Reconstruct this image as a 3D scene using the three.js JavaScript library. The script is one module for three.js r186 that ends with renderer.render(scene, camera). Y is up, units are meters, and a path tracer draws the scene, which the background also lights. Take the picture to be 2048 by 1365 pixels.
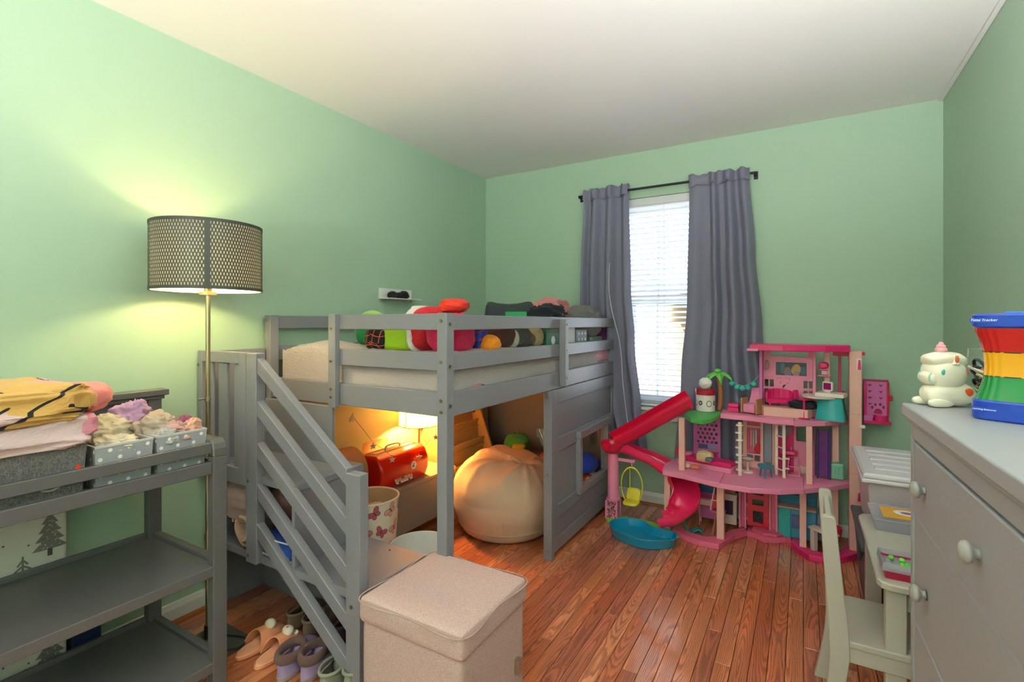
import * as THREE from 'three';
import { RoundedBoxGeometry } from 'three/addons/geometries/RoundedBoxGeometry.js';
import { mergeGeometries, mergeVertices, toCreasedNormals } from 'three/addons/utils/BufferGeometryUtils.js';
import { RectAreaLightUniformsLib } from 'three/addons/lights/RectAreaLightUniformsLib.js';

// ---------------------------------------------------------------- camera, sky, sun, exposure
const scene = new THREE.Scene();
const FOC = 994, PX = 1024, PY = 646, YAW = Math.atan(583 / 994), EYE = 1.25;
const camera = new THREE.PerspectiveCamera(2 * Math.atan(682.5 / FOC) * 180 / Math.PI, 2048 / 1365, 0.05, 200);
camera.position.set(0, EYE, 0);
camera.rotation.y = YAW;
camera.setViewOffset(2048, 1365, 0, 682.5 - PY, 2048, 1365);   // shifted lens: uprights stay upright
const renderer = new THREE.WebGLRenderer();
renderer.toneMapping = THREE.LinearToneMapping;
renderer.toneMappingExposure = 1.0;
renderer.shadowMap.enabled = true;
RectAreaLightUniformsLib.init();
{ // clear pale sky, one gradient with height
  const w = 32, h = 64, d = new Float32Array(w * h * 4);
  for (let j = 0; j < h; j++) for (let i = 0; i < w; i++) {
    const e = Math.max(0, (j + 0.5) / h * 2 - 1), k = Math.pow(e, 0.6), o = (j * w + i) * 4;
    d[o] = 0.80 - 0.52 * k; d[o + 1] = 0.90 - 0.40 * k; d[o + 2] = 1.0 - 0.12 * k; d[o + 3] = 1;
  }
  const t = new THREE.DataTexture(d, w, h, THREE.RGBAFormat, THREE.FloatType);
  t.mapping = THREE.EquirectangularReflectionMapping; t.magFilter = THREE.LinearFilter; t.needsUpdate = true;
  scene.background = t; scene.backgroundIntensity = 7;
}
const sun = new THREE.DirectionalLight(0xfff2df, 36);   // high sun behind our house: it lights the houses across the street, not this window
sun.position.set(6, 16, 14); sun.target.position.set(-1, 0, -18); sun.castShadow = true;
sun.shadow.mapSize.set(2048, 2048);
Object.assign(sun.shadow.camera, { left: -24, right: 24, top: 24, bottom: -24, far: 80 });
scene.add(sun, sun.target);

// ---------------------------------------------------------------- helpers
// a pixel of the 2048 x 1365 photograph gives a direction; the distance comes from the plane the thing touches
function ray(u, v) { const x = (u - PX) / FOC, y = -(v - PY) / FOC, c = Math.cos(YAW), s = Math.sin(YAW); return [x * c - s, y, -x * s - c]; }
const along = (r, t) => new THREE.Vector3(r[0] * t, EYE + r[1] * t, r[2] * t);
const onY = (u, v, y = 0) => { const r = ray(u, v); return along(r, (y - EYE) / r[1]); };
const onX = (u, v, x) => { const r = ray(u, v); return along(r, x / r[0]); };
const onZ = (u, v, z) => { const r = ray(u, v); return along(r, z / r[2]); };
function rng(seed) { let a = seed >>> 0; return () => { a = (a + 0x6d2b79f5) | 0; let t = Math.imul(a ^ (a >>> 15), 1 | a); t = (t + Math.imul(t ^ (t >>> 7), 61 | t)) ^ t; return ((t ^ (t >>> 14)) >>> 0) / 4294967296; }; }
const hash3 = (x, y, z) => { let h = Math.imul(x, 374761393) ^ Math.imul(y, 668265263) ^ Math.imul(z, 1274126177); h = Math.imul(h ^ (h >>> 13), 1274126177); return ((h ^ (h >>> 16)) >>> 0) / 4294967296; };
const sm = (t) => t * t * (3 - 2 * t), mix = (a, b, t) => a + (b - a) * t, clamp = (x, a = 0, b = 1) => Math.min(b, Math.max(a, x));
function noise(x, y = 0, z = 0) {
  const X = Math.floor(x), Y = Math.floor(y), Z = Math.floor(z), a = sm(x - X), b = sm(y - Y), c = sm(z - Z);
  const q = (k) => mix(mix(hash3(X, Y, Z + k), hash3(X + 1, Y, Z + k), a), mix(hash3(X, Y + 1, Z + k), hash3(X + 1, Y + 1, Z + k), a), b);
  return mix(q(0), q(1), c) * 2 - 1;
}
const fbm = (x, y, z, n = 4) => { let s = 0, a = 0.5, f = 1; for (let i = 0; i < n; i++) { s += a * noise(x * f + i * 17.3, y * f + 5.1 * i, z * f - 3.7 * i); a *= 0.5; f *= 2; } return s; };

const names = new Set(), partNames = new Map();
function numbered(n) { let m = n, k = 0; while (names.has(m)) m = n + '_' + String(++k).padStart(3, '0'); names.add(m); return m; }
function shadowed(o) { o.castShadow = true; o.receiveShadow = true; return o; }
// a thing: a group at its base; parts given in world coordinates are moved into it
function thing(name, label, category, at = [0, 0, 0], turn = 0, group) {
  const g = new THREE.Group(); g.name = numbered(name); g.position.set(...at); g.rotation.y = turn;
  g.userData = { label, category }; if (group) g.userData.group = group; scene.add(g); return g;
}
function part(parent, name, geo, mat, label) {
  const m = shadowed(new THREE.Mesh(geo, mat)), k = parent.uuid + name, c = partNames.get(k) || 0;
  partNames.set(k, c + 1); m.name = c ? name + '_' + String(c).padStart(3, '0') : name;
  if (label) m.userData.label = label; parent.add(m); return m;
}
// a part whose geometry is in world coordinates, under a thing that is not turned
function wpart(parent, name, geo, mat, label) {
  const m = part(parent, name, geo, mat, label), p = parent.getWorldPosition(new THREE.Vector3()); m.position.copy(p).negate(); return m;
}
function single(name, label, category, geo, mat, at = [0, 0, 0], turn = 0, group) {
  const m = shadowed(new THREE.Mesh(geo, mat)); m.name = numbered(name); m.position.set(...at); m.rotation.y = turn;
  m.userData = { label, category }; if (group) m.userData.group = group; scene.add(m); return m;
}
function structure(name, geo, mat) { const m = shadowed(geo ? new THREE.Mesh(geo, mat) : new THREE.Group()); m.name = numbered(name); m.userData.kind = 'structure'; scene.add(m); return m; }

const V = (x, y, z) => new THREE.Vector3(x, y, z);
// chamfered box by its two corners
function bb(x0, x1, y0, y1, z0, z1, r = 0.003, seg = 1) {
  const w = Math.abs(x1 - x0), h = Math.abs(y1 - y0), d = Math.abs(z1 - z0), q = Math.min(r, w * 0.45, h * 0.45, d * 0.45);
  const g = q < 2e-4 ? new THREE.BoxGeometry(w, h, d) : new RoundedBoxGeometry(w, h, d, seg, q);
  return g.translate((x0 + x1) / 2, (y0 + y1) / 2, (z0 + z1) / 2);
}
const cb = (w, h, d, x = 0, y = 0, z = 0, r = 0.003, seg = 1) => bb(x - w / 2, x + w / 2, y - h / 2, y + h / 2, z - d / 2, z + d / 2, r, seg);
// plain box with worn top edges, uv in metres: for floor planks
function cyl(r0, r1, h, x = 0, y = 0, z = 0, n = 24, open = false) { return new THREE.CylinderGeometry(r1, r0, h, n, 1, open).translate(x, y + h / 2, z); }
const lathe = (pts, n = 32) => new THREE.LatheGeometry(pts.map(([r, y]) => new THREE.Vector2(r, y)), n);
function tube(pts, r, n = 24, m = 8, closed = false) { return new THREE.TubeGeometry(new THREE.CatmullRomCurve3(pts.map((p) => p.isVector3 ? p : V(...p)), closed, 'catmullrom', 0.5), n, r, m, closed); }
function rod(a, b, r, m = 8) { const A = a.isVector3 ? a : V(...a), B = b.isVector3 ? b : V(...b), g = new THREE.CylinderGeometry(r, r, A.distanceTo(B), m); g.applyQuaternion(new THREE.Quaternion().setFromUnitVectors(V(0, 1, 0), B.clone().sub(A).normalize())); return g.translate((A.x + B.x) / 2, (A.y + B.y) / 2, (A.z + B.z) / 2); }
// a bar of rectangular section from a to b; side = direction of its width
function bar(a, b, wide, thick, side = V(0, 1, 0), r = 0.003) {
  const A = a.isVector3 ? a : V(...a), B = b.isVector3 ? b : V(...b), z = B.clone().sub(A), L = z.length(); z.normalize();
  const y = side.clone().sub(z.clone().multiplyScalar(side.dot(z))).normalize(), x = new THREE.Vector3().crossVectors(y, z);
  return new RoundedBoxGeometry(thick, wide, L, 1, Math.min(r, thick * 0.4, wide * 0.4)).applyMatrix4(new THREE.Matrix4().makeBasis(x, y, z)).translate((A.x + B.x) / 2, (A.y + B.y) / 2, (A.z + B.z) / 2);
}
const join = (...gs) => mergeGeometries(gs.flat().map((g) => { const q = g.index ? g.toNonIndexed() : g; for (const k of Object.keys(q.attributes)) if (!['position', 'normal', 'uv'].includes(k)) q.deleteAttribute(k); if (!q.attributes.uv) q.setAttribute('uv', new THREE.BufferAttribute(new Float32Array(q.attributes.position.count * 2), 2)); return q; }));
// outline in (x, z) made a slab between y0 and y1
function slab(pts, y0, y1, bevel = 0.002) {
  const s = new THREE.Shape(pts.map((p) => new THREE.Vector2(p[0], -p[1]))), b = Math.min(bevel, (y1 - y0) * 0.4);
  const g = new THREE.ExtrudeGeometry(s, { depth: y1 - y0 - 2 * b, bevelEnabled: b > 0, bevelThickness: b, bevelSize: b, bevelOffset: -b, bevelSegments: 1, curveSegments: 8 });
  return g.rotateX(-Math.PI / 2).translate(0, y0 + b, 0);
}
// upright sheet: outline in (x, y), thickness towards +z from z0
function plate(pts, z0, t, holes = [], bevel = 0) {
  const s = new THREE.Shape(pts.map((p) => new THREE.Vector2(...p)));
  for (const h of holes) s.holes.push(new THREE.Path(h.map((p) => new THREE.Vector2(...p))));
  return new THREE.ExtrudeGeometry(s, { depth: t - 2 * bevel, bevelEnabled: bevel > 0, bevelThickness: bevel, bevelSize: bevel, bevelOffset: -bevel, bevelSegments: 1, curveSegments: 6 }).translate(0, 0, z0 + bevel);
}
const rect = (x0, x1, y0, y1) => [[x0, y0], [x1, y0], [x1, y1], [x0, y1]];
const ring = (x, y, rx, ry = rx, n = 14) => Array.from({ length: n }, (_, i) => [x + rx * Math.cos(i / n * 2 * Math.PI), y + ry * Math.sin(i / n * 2 * Math.PI)]);
// soft lump: a superellipsoid with folds; e < 1 is boxy
function lump(rx, ry, rz, { e = 0.8, amp = 0.1, freq = 2, seed = 1, n = 32, flat = 0, fold = 0, ff = 5 } = {}) {
  const g = mergeVertices(new THREE.SphereGeometry(1, n, Math.round(n * 0.7)).deleteAttribute('normal').deleteAttribute('uv')), p = g.attributes.position, q = (x) => Math.sign(x) * Math.pow(Math.abs(x), e);
  for (let i = 0; i < p.count; i++) {
    let x = p.getX(i), y = p.getY(i), z = p.getZ(i);
    const k = 1 + amp * fbm(x * freq + seed, y * freq + seed * 2.3, z * freq - seed, 3) * 2 + fold * Math.pow(1 - Math.abs(noise(x * ff + seed * 3.1 + 1.5 * noise(x * 2, y * 2, z * 2 + seed), y * ff * 1.4, z * ff * 0.7)), 3);
    let Y = q(y) * k; if (flat && Y < -flat) Y = -flat + (Y + flat) * 0.12;
    p.setXYZ(i, q(x) * k * rx, Y * ry, q(z) * k * rz);
  }
  g.computeVertexNormals();
  const uv = new Float32Array(p.count * 2); for (let i = 0; i < p.count; i++) { uv[2 * i] = p.getX(i) + p.getZ(i) * 0.5; uv[2 * i + 1] = p.getY(i) + p.getZ(i) * 0.5; }
  return g.setAttribute('uv', new THREE.BufferAttribute(uv, 2));
}
// box with a fine grid and rounded edges, for padded shapes
function padBox(w, h, d, r, dome = 0, n = 26) {
  const g = new THREE.BoxGeometry(w, h, d, n, 8, n), p = g.attributes.position, a = w / 2 - r, b = h / 2 - r, c = d / 2 - r;
  for (let i = 0; i < p.count; i++) {
    const v = V(p.getX(i), p.getY(i), p.getZ(i)), q = V(clamp(v.x, -a, a), clamp(v.y, -b, b), clamp(v.z, -c, c)), e = v.clone().sub(q);
    if (e.length() > 1e-6) v.copy(q).addScaledVector(e.normalize(), r);
    if (dome && v.y > 0) { const x = v.x / (w / 2), z = v.z / (d / 2); v.y += dome * (1 - x * x) * (1 - z * z) * (v.y / (h / 2)); }
    p.setXYZ(i, v.x, v.y, v.z);
  }
  const m = mergeVertices(g.deleteAttribute('normal').deleteAttribute('uv'), 1e-5); m.computeVertexNormals();
  const P = m.attributes.position, N = m.attributes.normal, uv = new Float32Array(P.count * 2);
  for (let i = 0; i < P.count; i++) { const ny = Math.abs(N.getY(i)), nx = Math.abs(N.getX(i)), nz = Math.abs(N.getZ(i)); const k = ny > nx && ny > nz ? [P.getX(i), P.getZ(i)] : nx > nz ? [P.getZ(i), P.getY(i)] : [P.getX(i), P.getY(i)]; uv[2 * i] = k[0]; uv[2 * i + 1] = k[1]; }
  return m.setAttribute('uv', new THREE.BufferAttribute(uv, 2));
}
const egg = (rx, ry, rz, x = 0, y = 0, z = 0, n = 18) => new THREE.SphereGeometry(1, n, Math.max(8, n * 0.7 | 0)).scale(rx, ry, rz).translate(x, y, z);
// a surface from a function (s, t in 0..1)
function sheet(fn, ns, nt, closedS = false) {
  const pos = [], uv = [], idx = [];
  for (let j = 0; j <= nt; j++) for (let i = 0; i <= ns; i++) { const p = fn(i / ns, j / nt); pos.push(p[0], p[1], p[2]); uv.push(p[3] ?? i / ns, p[4] ?? j / nt); }
  for (let j = 0; j < nt; j++) for (let i = 0; i < ns; i++) { const a = j * (ns + 1) + i, b = a + 1, c = a + ns + 1, d = c + 1; idx.push(a, b, d, a, d, c); }
  const g = new THREE.BufferGeometry(); g.setAttribute('position', new THREE.Float32BufferAttribute(pos, 3)); g.setAttribute('uv', new THREE.Float32BufferAttribute(uv, 2)); g.setIndex(idx); g.computeVertexNormals();
  if (closedS) { const n = g.attributes.normal; for (let j = 0; j <= nt; j++) { const a = j * (ns + 1), b = a + ns; for (let c = 0; c < 3; c++) { const s = n.getComponent(a, c) + n.getComponent(b, c); n.setComponent(a, c, s); n.setComponent(b, c, s); } } }
  return g;
}
// give a sheet real thickness: back side and a rim
function thicken(g, t) {
  const p = g.attributes.position, n = g.attributes.normal, N = p.count, pos = new Float32Array(N * 6), uv = new Float32Array(N * 4), u = g.attributes.uv, id = g.index.array, out = [];
  for (let i = 0; i < N; i++) for (let c = 0; c < 3; c++) { const L = Math.hypot(n.getX(i), n.getY(i), n.getZ(i)) || 1; pos[i * 3 + c] = p.getComponent(i, c); pos[(N + i) * 3 + c] = p.getComponent(i, c) - n.getComponent(i, c) / L * t; }
  for (let i = 0; i < N; i++) for (let c = 0; c < 2; c++) uv[i * 2 + c] = uv[(N + i) * 2 + c] = u.getComponent(i, c);
  const edges = new Map();
  for (let k = 0; k < id.length; k += 3) { const [a, b, c] = [id[k], id[k + 1], id[k + 2]]; out.push(a, b, c, N + a, N + c, N + b); for (const [x, y] of [[a, b], [b, c], [c, a]]) { const key = Math.min(x, y) + '_' + Math.max(x, y); edges.has(key) ? edges.set(key, null) : edges.set(key, [x, y]); } }
  for (const e of edges.values()) if (e) { const [x, y] = e; out.push(y, x, N + x, y, N + x, N + y); }
  const r = new THREE.BufferGeometry(); r.setAttribute('position', new THREE.BufferAttribute(pos, 3)); r.setAttribute('uv', new THREE.BufferAttribute(uv, 2)); r.setIndex(out); r.computeVertexNormals(); return toCreasedNormals(r, 0.9);
}

// ---------------------------------------------------------------- materials
const mats = new Map();
function M(color, rough = 0.6, o = {}) {
  const key = color + '|' + rough + '|' + JSON.stringify(o);
  if (!mats.has(key)) { const P = o.clearcoat || o.sheen || o.transmission || o.ior || o.specularIntensity !== undefined; mats.set(key, new (P ? THREE.MeshPhysicalMaterial : THREE.MeshStandardMaterial)({ color: new THREE.Color(color), roughness: rough, ...o })); }
  return mats.get(key);
}
function tex(w, h, fn, srgb = true, repeat) {
  const d = new Uint8Array(w * h * 4);
  for (let j = 0; j < h; j++) for (let i = 0; i < w; i++) { const c = fn(i / w, j / h, i, j), o = (j * w + i) * 4; d[o] = clamp(c[0], 0, 255); d[o + 1] = clamp(c[1] ?? c[0], 0, 255); d[o + 2] = clamp(c[2] ?? c[0], 0, 255); d[o + 3] = 255; }
  const t = new THREE.DataTexture(d, w, h); t.magFilter = THREE.LinearFilter; t.minFilter = THREE.LinearMipmapLinearFilter; t.wrapS = t.wrapT = THREE.RepeatWrapping; if (srgb) t.colorSpace = THREE.SRGBColorSpace; if (repeat) t.repeat.set(...repeat); t.needsUpdate = true; return t;
}
function canvasTex(w, h, draw) { const c = document.createElement('canvas'); c.width = w; c.height = h; const g = c.getContext('2d'); draw(g, w, h); const t = new THREE.CanvasTexture(c); t.colorSpace = THREE.SRGBColorSpace; t.wrapS = t.wrapT = THREE.RepeatWrapping; return t; }
const weaveBump = tex(64, 64, (x, y, i, j) => { const a = (i >> 2) + (j >> 2) & 1, v = a ? Math.sin((i % 4 + 0.5) / 4 * Math.PI) : Math.sin((j % 4 + 0.5) / 4 * Math.PI); return [90 + 150 * v]; }, false);
const fleeceBump = tex(256, 256, (x, y) => { const q = (a, b) => noise(a * 40, b * 40, 3) * 0.5 + noise(a * 90, b * 90, 7) * 0.35 + noise(a * 14, b * 14, 1) * 0.5; const wx = (1 - x), v = q(x, y) * wx * (1 - y) + q(x - 1, y) * x * (1 - y) + q(x, y - 1) * wx * y + q(x - 1, y - 1) * x * y; return [128 + 90 * v]; }, false);
function cloth(color, { scale = 6, bump = 0.002, rough = 0.9, sheen = 0.4, tx = fleeceBump, map = null } = {}) {
  const t = tx.clone(); t.repeat.set(scale, scale); t.needsUpdate = true;
  const m = new THREE.MeshPhysicalMaterial({ color: new THREE.Color(color), roughness: rough, sheen, sheenRoughness: 0.6, sheenColor: new THREE.Color(color).lerp(new THREE.Color(1, 1, 1), 0.5), bumpMap: t, bumpScale: bump });
  if (map) m.map = map; return m;
}
const GREY = new THREE.Color('#96958b');
const paintGrey = M('#84828a', 0.38), steel = M('#c9c2b4', 0.28, { metalness: 1 }), brass = M('#b9a884', 0.3, { metalness: 1 }), black = M('#17171a', 0.5), white = M('#ecebe8', 0.45), boltMat = M('#8d8367', 0.35, { metalness: 0.9 });

// ---------------------------------------------------------------- the room
const XL = -2.265, XR = 0.64, ZB = -3.435, ZF = 2.1, HC = 2.44;
const WIN = { x0: -1.2, x1: -0.5, y0: 0.67, y1: 2.12 };
const plasterBump = tex(256, 256, (x, y) => [128 + 60 * noise(x * 64, y * 64, 2) * 0.5 + 40 * noise(x * 20, y * 20, 5)], false);
plasterBump.repeat.set(1.6, 1.6);
const wallPaint = new THREE.MeshStandardMaterial({ color: new THREE.Color('#abc6ad'), roughness: 0.55, bumpMap: plasterBump, bumpScale: 0.0006 });
const ceilPaint = new THREE.MeshStandardMaterial({ color: new THREE.Color('#e9e6e4'), roughness: 0.9, bumpMap: plasterBump, bumpScale: 0.0006 });
const trimPaint = M('#e6e4df', 0.4);
structure('wall_left', bb(XL - 0.12, XL, -0.1, HC + 0.1, ZB - 0.14, ZF + 0.12, 0), wallPaint);
structure('wall_right', bb(XR, XR + 0.12, -0.1, HC + 0.1, ZB - 0.14, ZF + 0.12, 0), wallPaint);
structure('wall_front', bb(XL - 0.12, XR + 0.12, -0.1, HC + 0.1, ZF, ZF + 0.12, 0), wallPaint);
structure('wall_back', plate(rect(XL - 0.12, XR + 0.12, -0.1, HC + 0.1), ZB - 0.14, 0.14, [rect(WIN.x0, WIN.x1, WIN.y0, WIN.y1)]), wallPaint);
structure('ceiling', bb(XL - 0.12, XR + 0.12, HC, HC + 0.1, ZB - 0.14, ZF + 0.12, 0), ceilPaint);
function baseProfile(y0) { return [[0, 0], [0.013, 0], [0.013, 0.062], [0.009, 0.074], [0.006, 0.084], [0, 0.086]].map(([a, b]) => [a, b + y0]); }
function run(profile, len) { return new THREE.ExtrudeGeometry(new THREE.Shape(profile.map((p) => new THREE.Vector2(...p))), { depth: len, bevelEnabled: false }); }
structure('baseboard_left', run(baseProfile(0), ZF - ZB).translate(XL, 0, ZB), trimPaint);
structure('baseboard_back', run(baseProfile(0), XR - XL).rotateY(-Math.PI / 2).translate(XR, 0, ZB), trimPaint);
structure('baseboard_right', run(baseProfile(0), ZF - ZB).rotateY(Math.PI).translate(XR, 0, ZF), trimPaint);
const shoeMat = M('#9a5a30', 0.35);
const quarter = [[0, 0], [0.017, 0], [0.0157, 0.0065], [0.012, 0.012], [0.0065, 0.0157], [0, 0.017]];
structure('trim_1', run(quarter, ZF - ZB).translate(XL + 0.013, 0, ZB), shoeMat);
structure('trim_2', run(quarter, XR - XL).rotateY(-Math.PI / 2).translate(XR, 0, ZB + 0.013), shoeMat);
structure('trim_3', bb(XR - 0.02, XR, HC - 0.012, HC, ZB, ZF, 0.004), ceilPaint);   // caulked joint along the right of the ceiling

// oak strip floor: every strip is a piece of its own with cathedral grain
{
  const floor = structure('floor', bb(XL - 0.12, XR + 0.12, -0.1, -0.009, ZB - 0.14, ZF + 0.12, 0), M('#2c1409', 0.8));
  const woods = [];
  const tones = [[218, 130, 84], [204, 114, 72], [226, 140, 92], [190, 106, 68], [208, 122, 82], [218, 126, 78], [196, 114, 80], [230, 148, 100]];
  tones.forEach((c, k) => {
    const R = rng(900 + k), x0 = (R() - 0.5) * 0.9, d0 = 0.22 + R() * 0.5, tp = (R() - 0.5) * 1.0, nr = 6.5 + R() * 4, ph = R() * 40;
    const bump = new Uint8Array(96 * 1024 * 4);
    const col = tex(96, 1024, (x, y, i, j) => {
      const Y = y * 1.5, X = (x - 0.5 - x0) * 1.0;
      const dd = d0 + tp * (Y - 0.7) + 0.5 * noise(Y * 1.7 + ph, 1, k) + 0.10 * noise(Y * 7 + ph, X * 2, k);
      const rr = Math.sqrt(X * X * 1.3 + dd * dd) + 0.03 * noise(X * 4 + ph, Y * 9, k) + 0.012 * noise(X * 12, Y * 30, k);
      const f = rr * nr, s = f - Math.floor(f), early = sm(clamp(s / 0.12)) * (1 - sm(clamp((s - 0.2) / 0.55)));
      const pore = Math.max(0, noise(x * 60 + ph, Y * 34, k + 9) - 0.22) * 1.3;
      let g = 0.86 * early + pore * (0.45 + 0.5 * early) ; g = clamp(g * 0.4, 0, 0.8);
      const v = 1 + 0.10 * noise(x * 3, Y * 3 + ph, k) + 0.05 * noise(x * 30, Y * 10, k + 2);
      bump[(j * 96 + i) * 4] = 230 - 200 * g;
      return [mix(c[0], 88, g) * v, mix(c[1], 36, g) * v, mix(c[2], 20, g) * v];
    });
    const bt = new THREE.DataTexture(bump, 96, 1024); bt.magFilter = THREE.LinearFilter; bt.wrapS = bt.wrapT = THREE.RepeatWrapping; bt.needsUpdate = true;
    woods.push(new THREE.MeshPhysicalMaterial({ map: col, roughness: 0.3, ior: 1.65, bumpMap: bt, bumpScale: 0.0002, clearcoat: 1, clearcoatRoughness: 0.09 }));
  });
  const W = 0.0566, R = rng(77);
  const plankGeo = (x0, x1, z0, z1, off, flip) => {   // bevelled top edges, uv in metres along the strip
    const b = 0.0012, y0 = -0.009, pos = [], uv = [], idx = [];
    const lv = [[0, y0], [0, -b], [b, 0]];
    for (const [i, y] of lv) for (const [x, z] of [[x0 + i, z0 + i], [x1 - i, z0 + i], [x1 - i, z1 - i], [x0 + i, z1 - i]]) { pos.push(x, y, z); const a = (x - x0) / (x1 - x0); uv.push(flip ? 1 - a : a, (z - z0) / 1.5 + off); }
    for (let l = 0; l < 2; l++) for (let k = 0; k < 4; k++) { const a = l * 4 + k, c = l * 4 + (k + 1) % 4; idx.push(a, a + 4, c, c, a + 4, c + 4); }
    idx.push(8, 11, 10, 8, 10, 9);
    const g = new THREE.BufferGeometry(); g.setAttribute('position', new THREE.Float32BufferAttribute(pos, 3)); g.setAttribute('uv', new THREE.Float32BufferAttribute(uv, 2)); g.setIndex(idx);
    const n = g.toNonIndexed(); n.computeVertexNormals(); return n;
  };
  let row = 0;
  for (let x = XL; x < XR; x += W, row++) {
    const front = x > -1.95 ? -0.85 : -0.7;
    let z = ZB - R() * 0.5;
    while (z < ZF) {
      let L = 0.42 + Math.pow(R(), 1.4) * 0.95, z1 = Math.min(ZF, z + L), a = Math.max(ZB, z);
      if (z > front) { z1 = ZF; }
      if (ZF - z1 < 0.2) z1 = ZF;
      if (z1 - a > 0.05) {
        if (z1 - a < 1.45) part(floor, 'plank', plankGeo(x + 0.0009, Math.min(XR, x + W - 0.0009), a + 0.0007, z1 - 0.0007, R(), R() > 0.5), woods[Math.floor(R() * woods.length)]);
        else part(floor, 'plank', plankGeo(x + 0.0009, Math.min(XR, x + W - 0.0009), a + 0.0007, z1 - 0.0007, R(), R() > 0.5), woods[Math.floor(R() * woods.length)]);
      }
      z = z1;
    }
  }
}

// ---------------------------------------------------------------- window, blind, curtains
{
  const w = structure('window_1', null), { x0, x1, y0, y1 } = WIN, zf = ZB - 0.10, vinyl = M('#f2f2f0', 0.35);
  const fr = (a, b, c, d, z, t, wd, nm) => { part(w, nm, bb(a, b, c, c + wd, z - t, z, 0.003), vinyl); part(w, nm, bb(a, b, d - wd, d, z - t, z, 0.003), vinyl); part(w, nm, bb(a, a + wd, c + wd, d - wd, z - t, z, 0.003), vinyl); part(w, nm, bb(b - wd, b, c + wd, d - wd, z - t, z, 0.003), vinyl); };
  fr(x0, x1, y0, y1, zf + 0.02, 0.06, 0.035, 'window_frame');
  const ym = 1.40;
  fr(x0 + 0.036, x1 - 0.036, y0 + 0.036, ym + 0.02, zf + 0.015, 0.022, 0.04, 'lower_sash');
  fr(x0 + 0.036, x1 - 0.036, ym - 0.02, y1 - 0.036, zf - 0.01, 0.022, 0.04, 'upper_sash');
  const mx = -0.885;
  part(w, 'muntin', bb(mx - 0.008, mx + 0.008, y0 + 0.076, ym - 0.02, zf - 0.002, zf + 0.006, 0.001), vinyl);
  part(w, 'muntin', bb(mx - 0.008, mx + 0.008, ym + 0.02, y1 - 0.076, zf - 0.027, zf - 0.019, 0.001), vinyl);
  const glass = new THREE.MeshPhysicalMaterial({ color: 0xffffff, roughness: 0.02, transmission: 1, thickness: 0, ior: 1.45 });
  for (const [a, b] of [[x0 + 0.076, mx - 0.008], [mx + 0.008, x1 - 0.076]]) {
    part(w, 'pane', bb(a, b, y0 + 0.076, ym - 0.02, zf + 0.0015, zf + 0.002, 0), glass);
    part(w, 'pane', bb(a, b, ym + 0.02, y1 - 0.076, zf - 0.0235, zf - 0.023, 0), glass);
  }
  part(w, 'sill', bb(x0 - 0.05, x1 + 0.05, y0 - 0.022, y0, ZB - 0.07, ZB + 0.035, 0.006), trimPaint);
  part(w, 'apron', bb(x0 - 0.03, x1 + 0.03, y0 - 0.085, y0 - 0.022, ZB, ZB + 0.014, 0.004), trimPaint);
  const bl = thing('window_blind', 'white slatted venetian blind hanging half open in the window', 'blind', [(x0 + x1) / 2, y0, ZB - 0.035]);
  const bm = M('#dcdde0', 0.45), z = ZB - 0.035;
  wpart(bl, 'headrail', bb(x0 + 0.006, x1 - 0.006, y1 - 0.055, y1 - 0.002, z - 0.028, z + 0.03, 0.004), bm);
  const top = y1 - 0.07, bot = y0 + 0.035, n = 38;
  for (let i = 0; i < n; i++) {
    const y = top - (top - bot) * i / (n - 1), tilt = -0.24;
    const sl = sheet((s, t) => { const a = (t - 0.5) * 0.05, c = 0.003 * (1 - 4 * (t - 0.5) ** 2); return [mix(x0 + 0.01, x1 - 0.01, s), y + a * Math.sin(-tilt) + c, z + a * Math.cos(tilt)]; }, 1, 4);
    wpart(bl, 'slat', thicken(sl, 0.0028), bm);
  }
  wpart(bl, 'bottom_rail', bb(x0 + 0.01, x1 - 0.01, y0 + 0.005, y0 + 0.022, z - 0.025, z + 0.025, 0.004), bm);
  { const a = onZ(1240, 690, ZB + 0.16), b = onZ(1246, 770, ZB + 0.16), c = onZ(1257, 860, ZB + 0.16); wpart(bl, 'lift_cord', tube([[-1.16, y1 - 0.06, z + 0.03], [-1.165, 1.5, ZB + 0.12], a, b, c], 0.0022, 40, 6), bm); }
  for (const x of [-1.08, -0.82, -0.62]) { wpart(bl, 'ladder_cord', rod([x, y0 + 0.02, z + 0.026], [x, y1 - 0.05, z + 0.026], 0.0012, 5), bm); }
}
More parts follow.
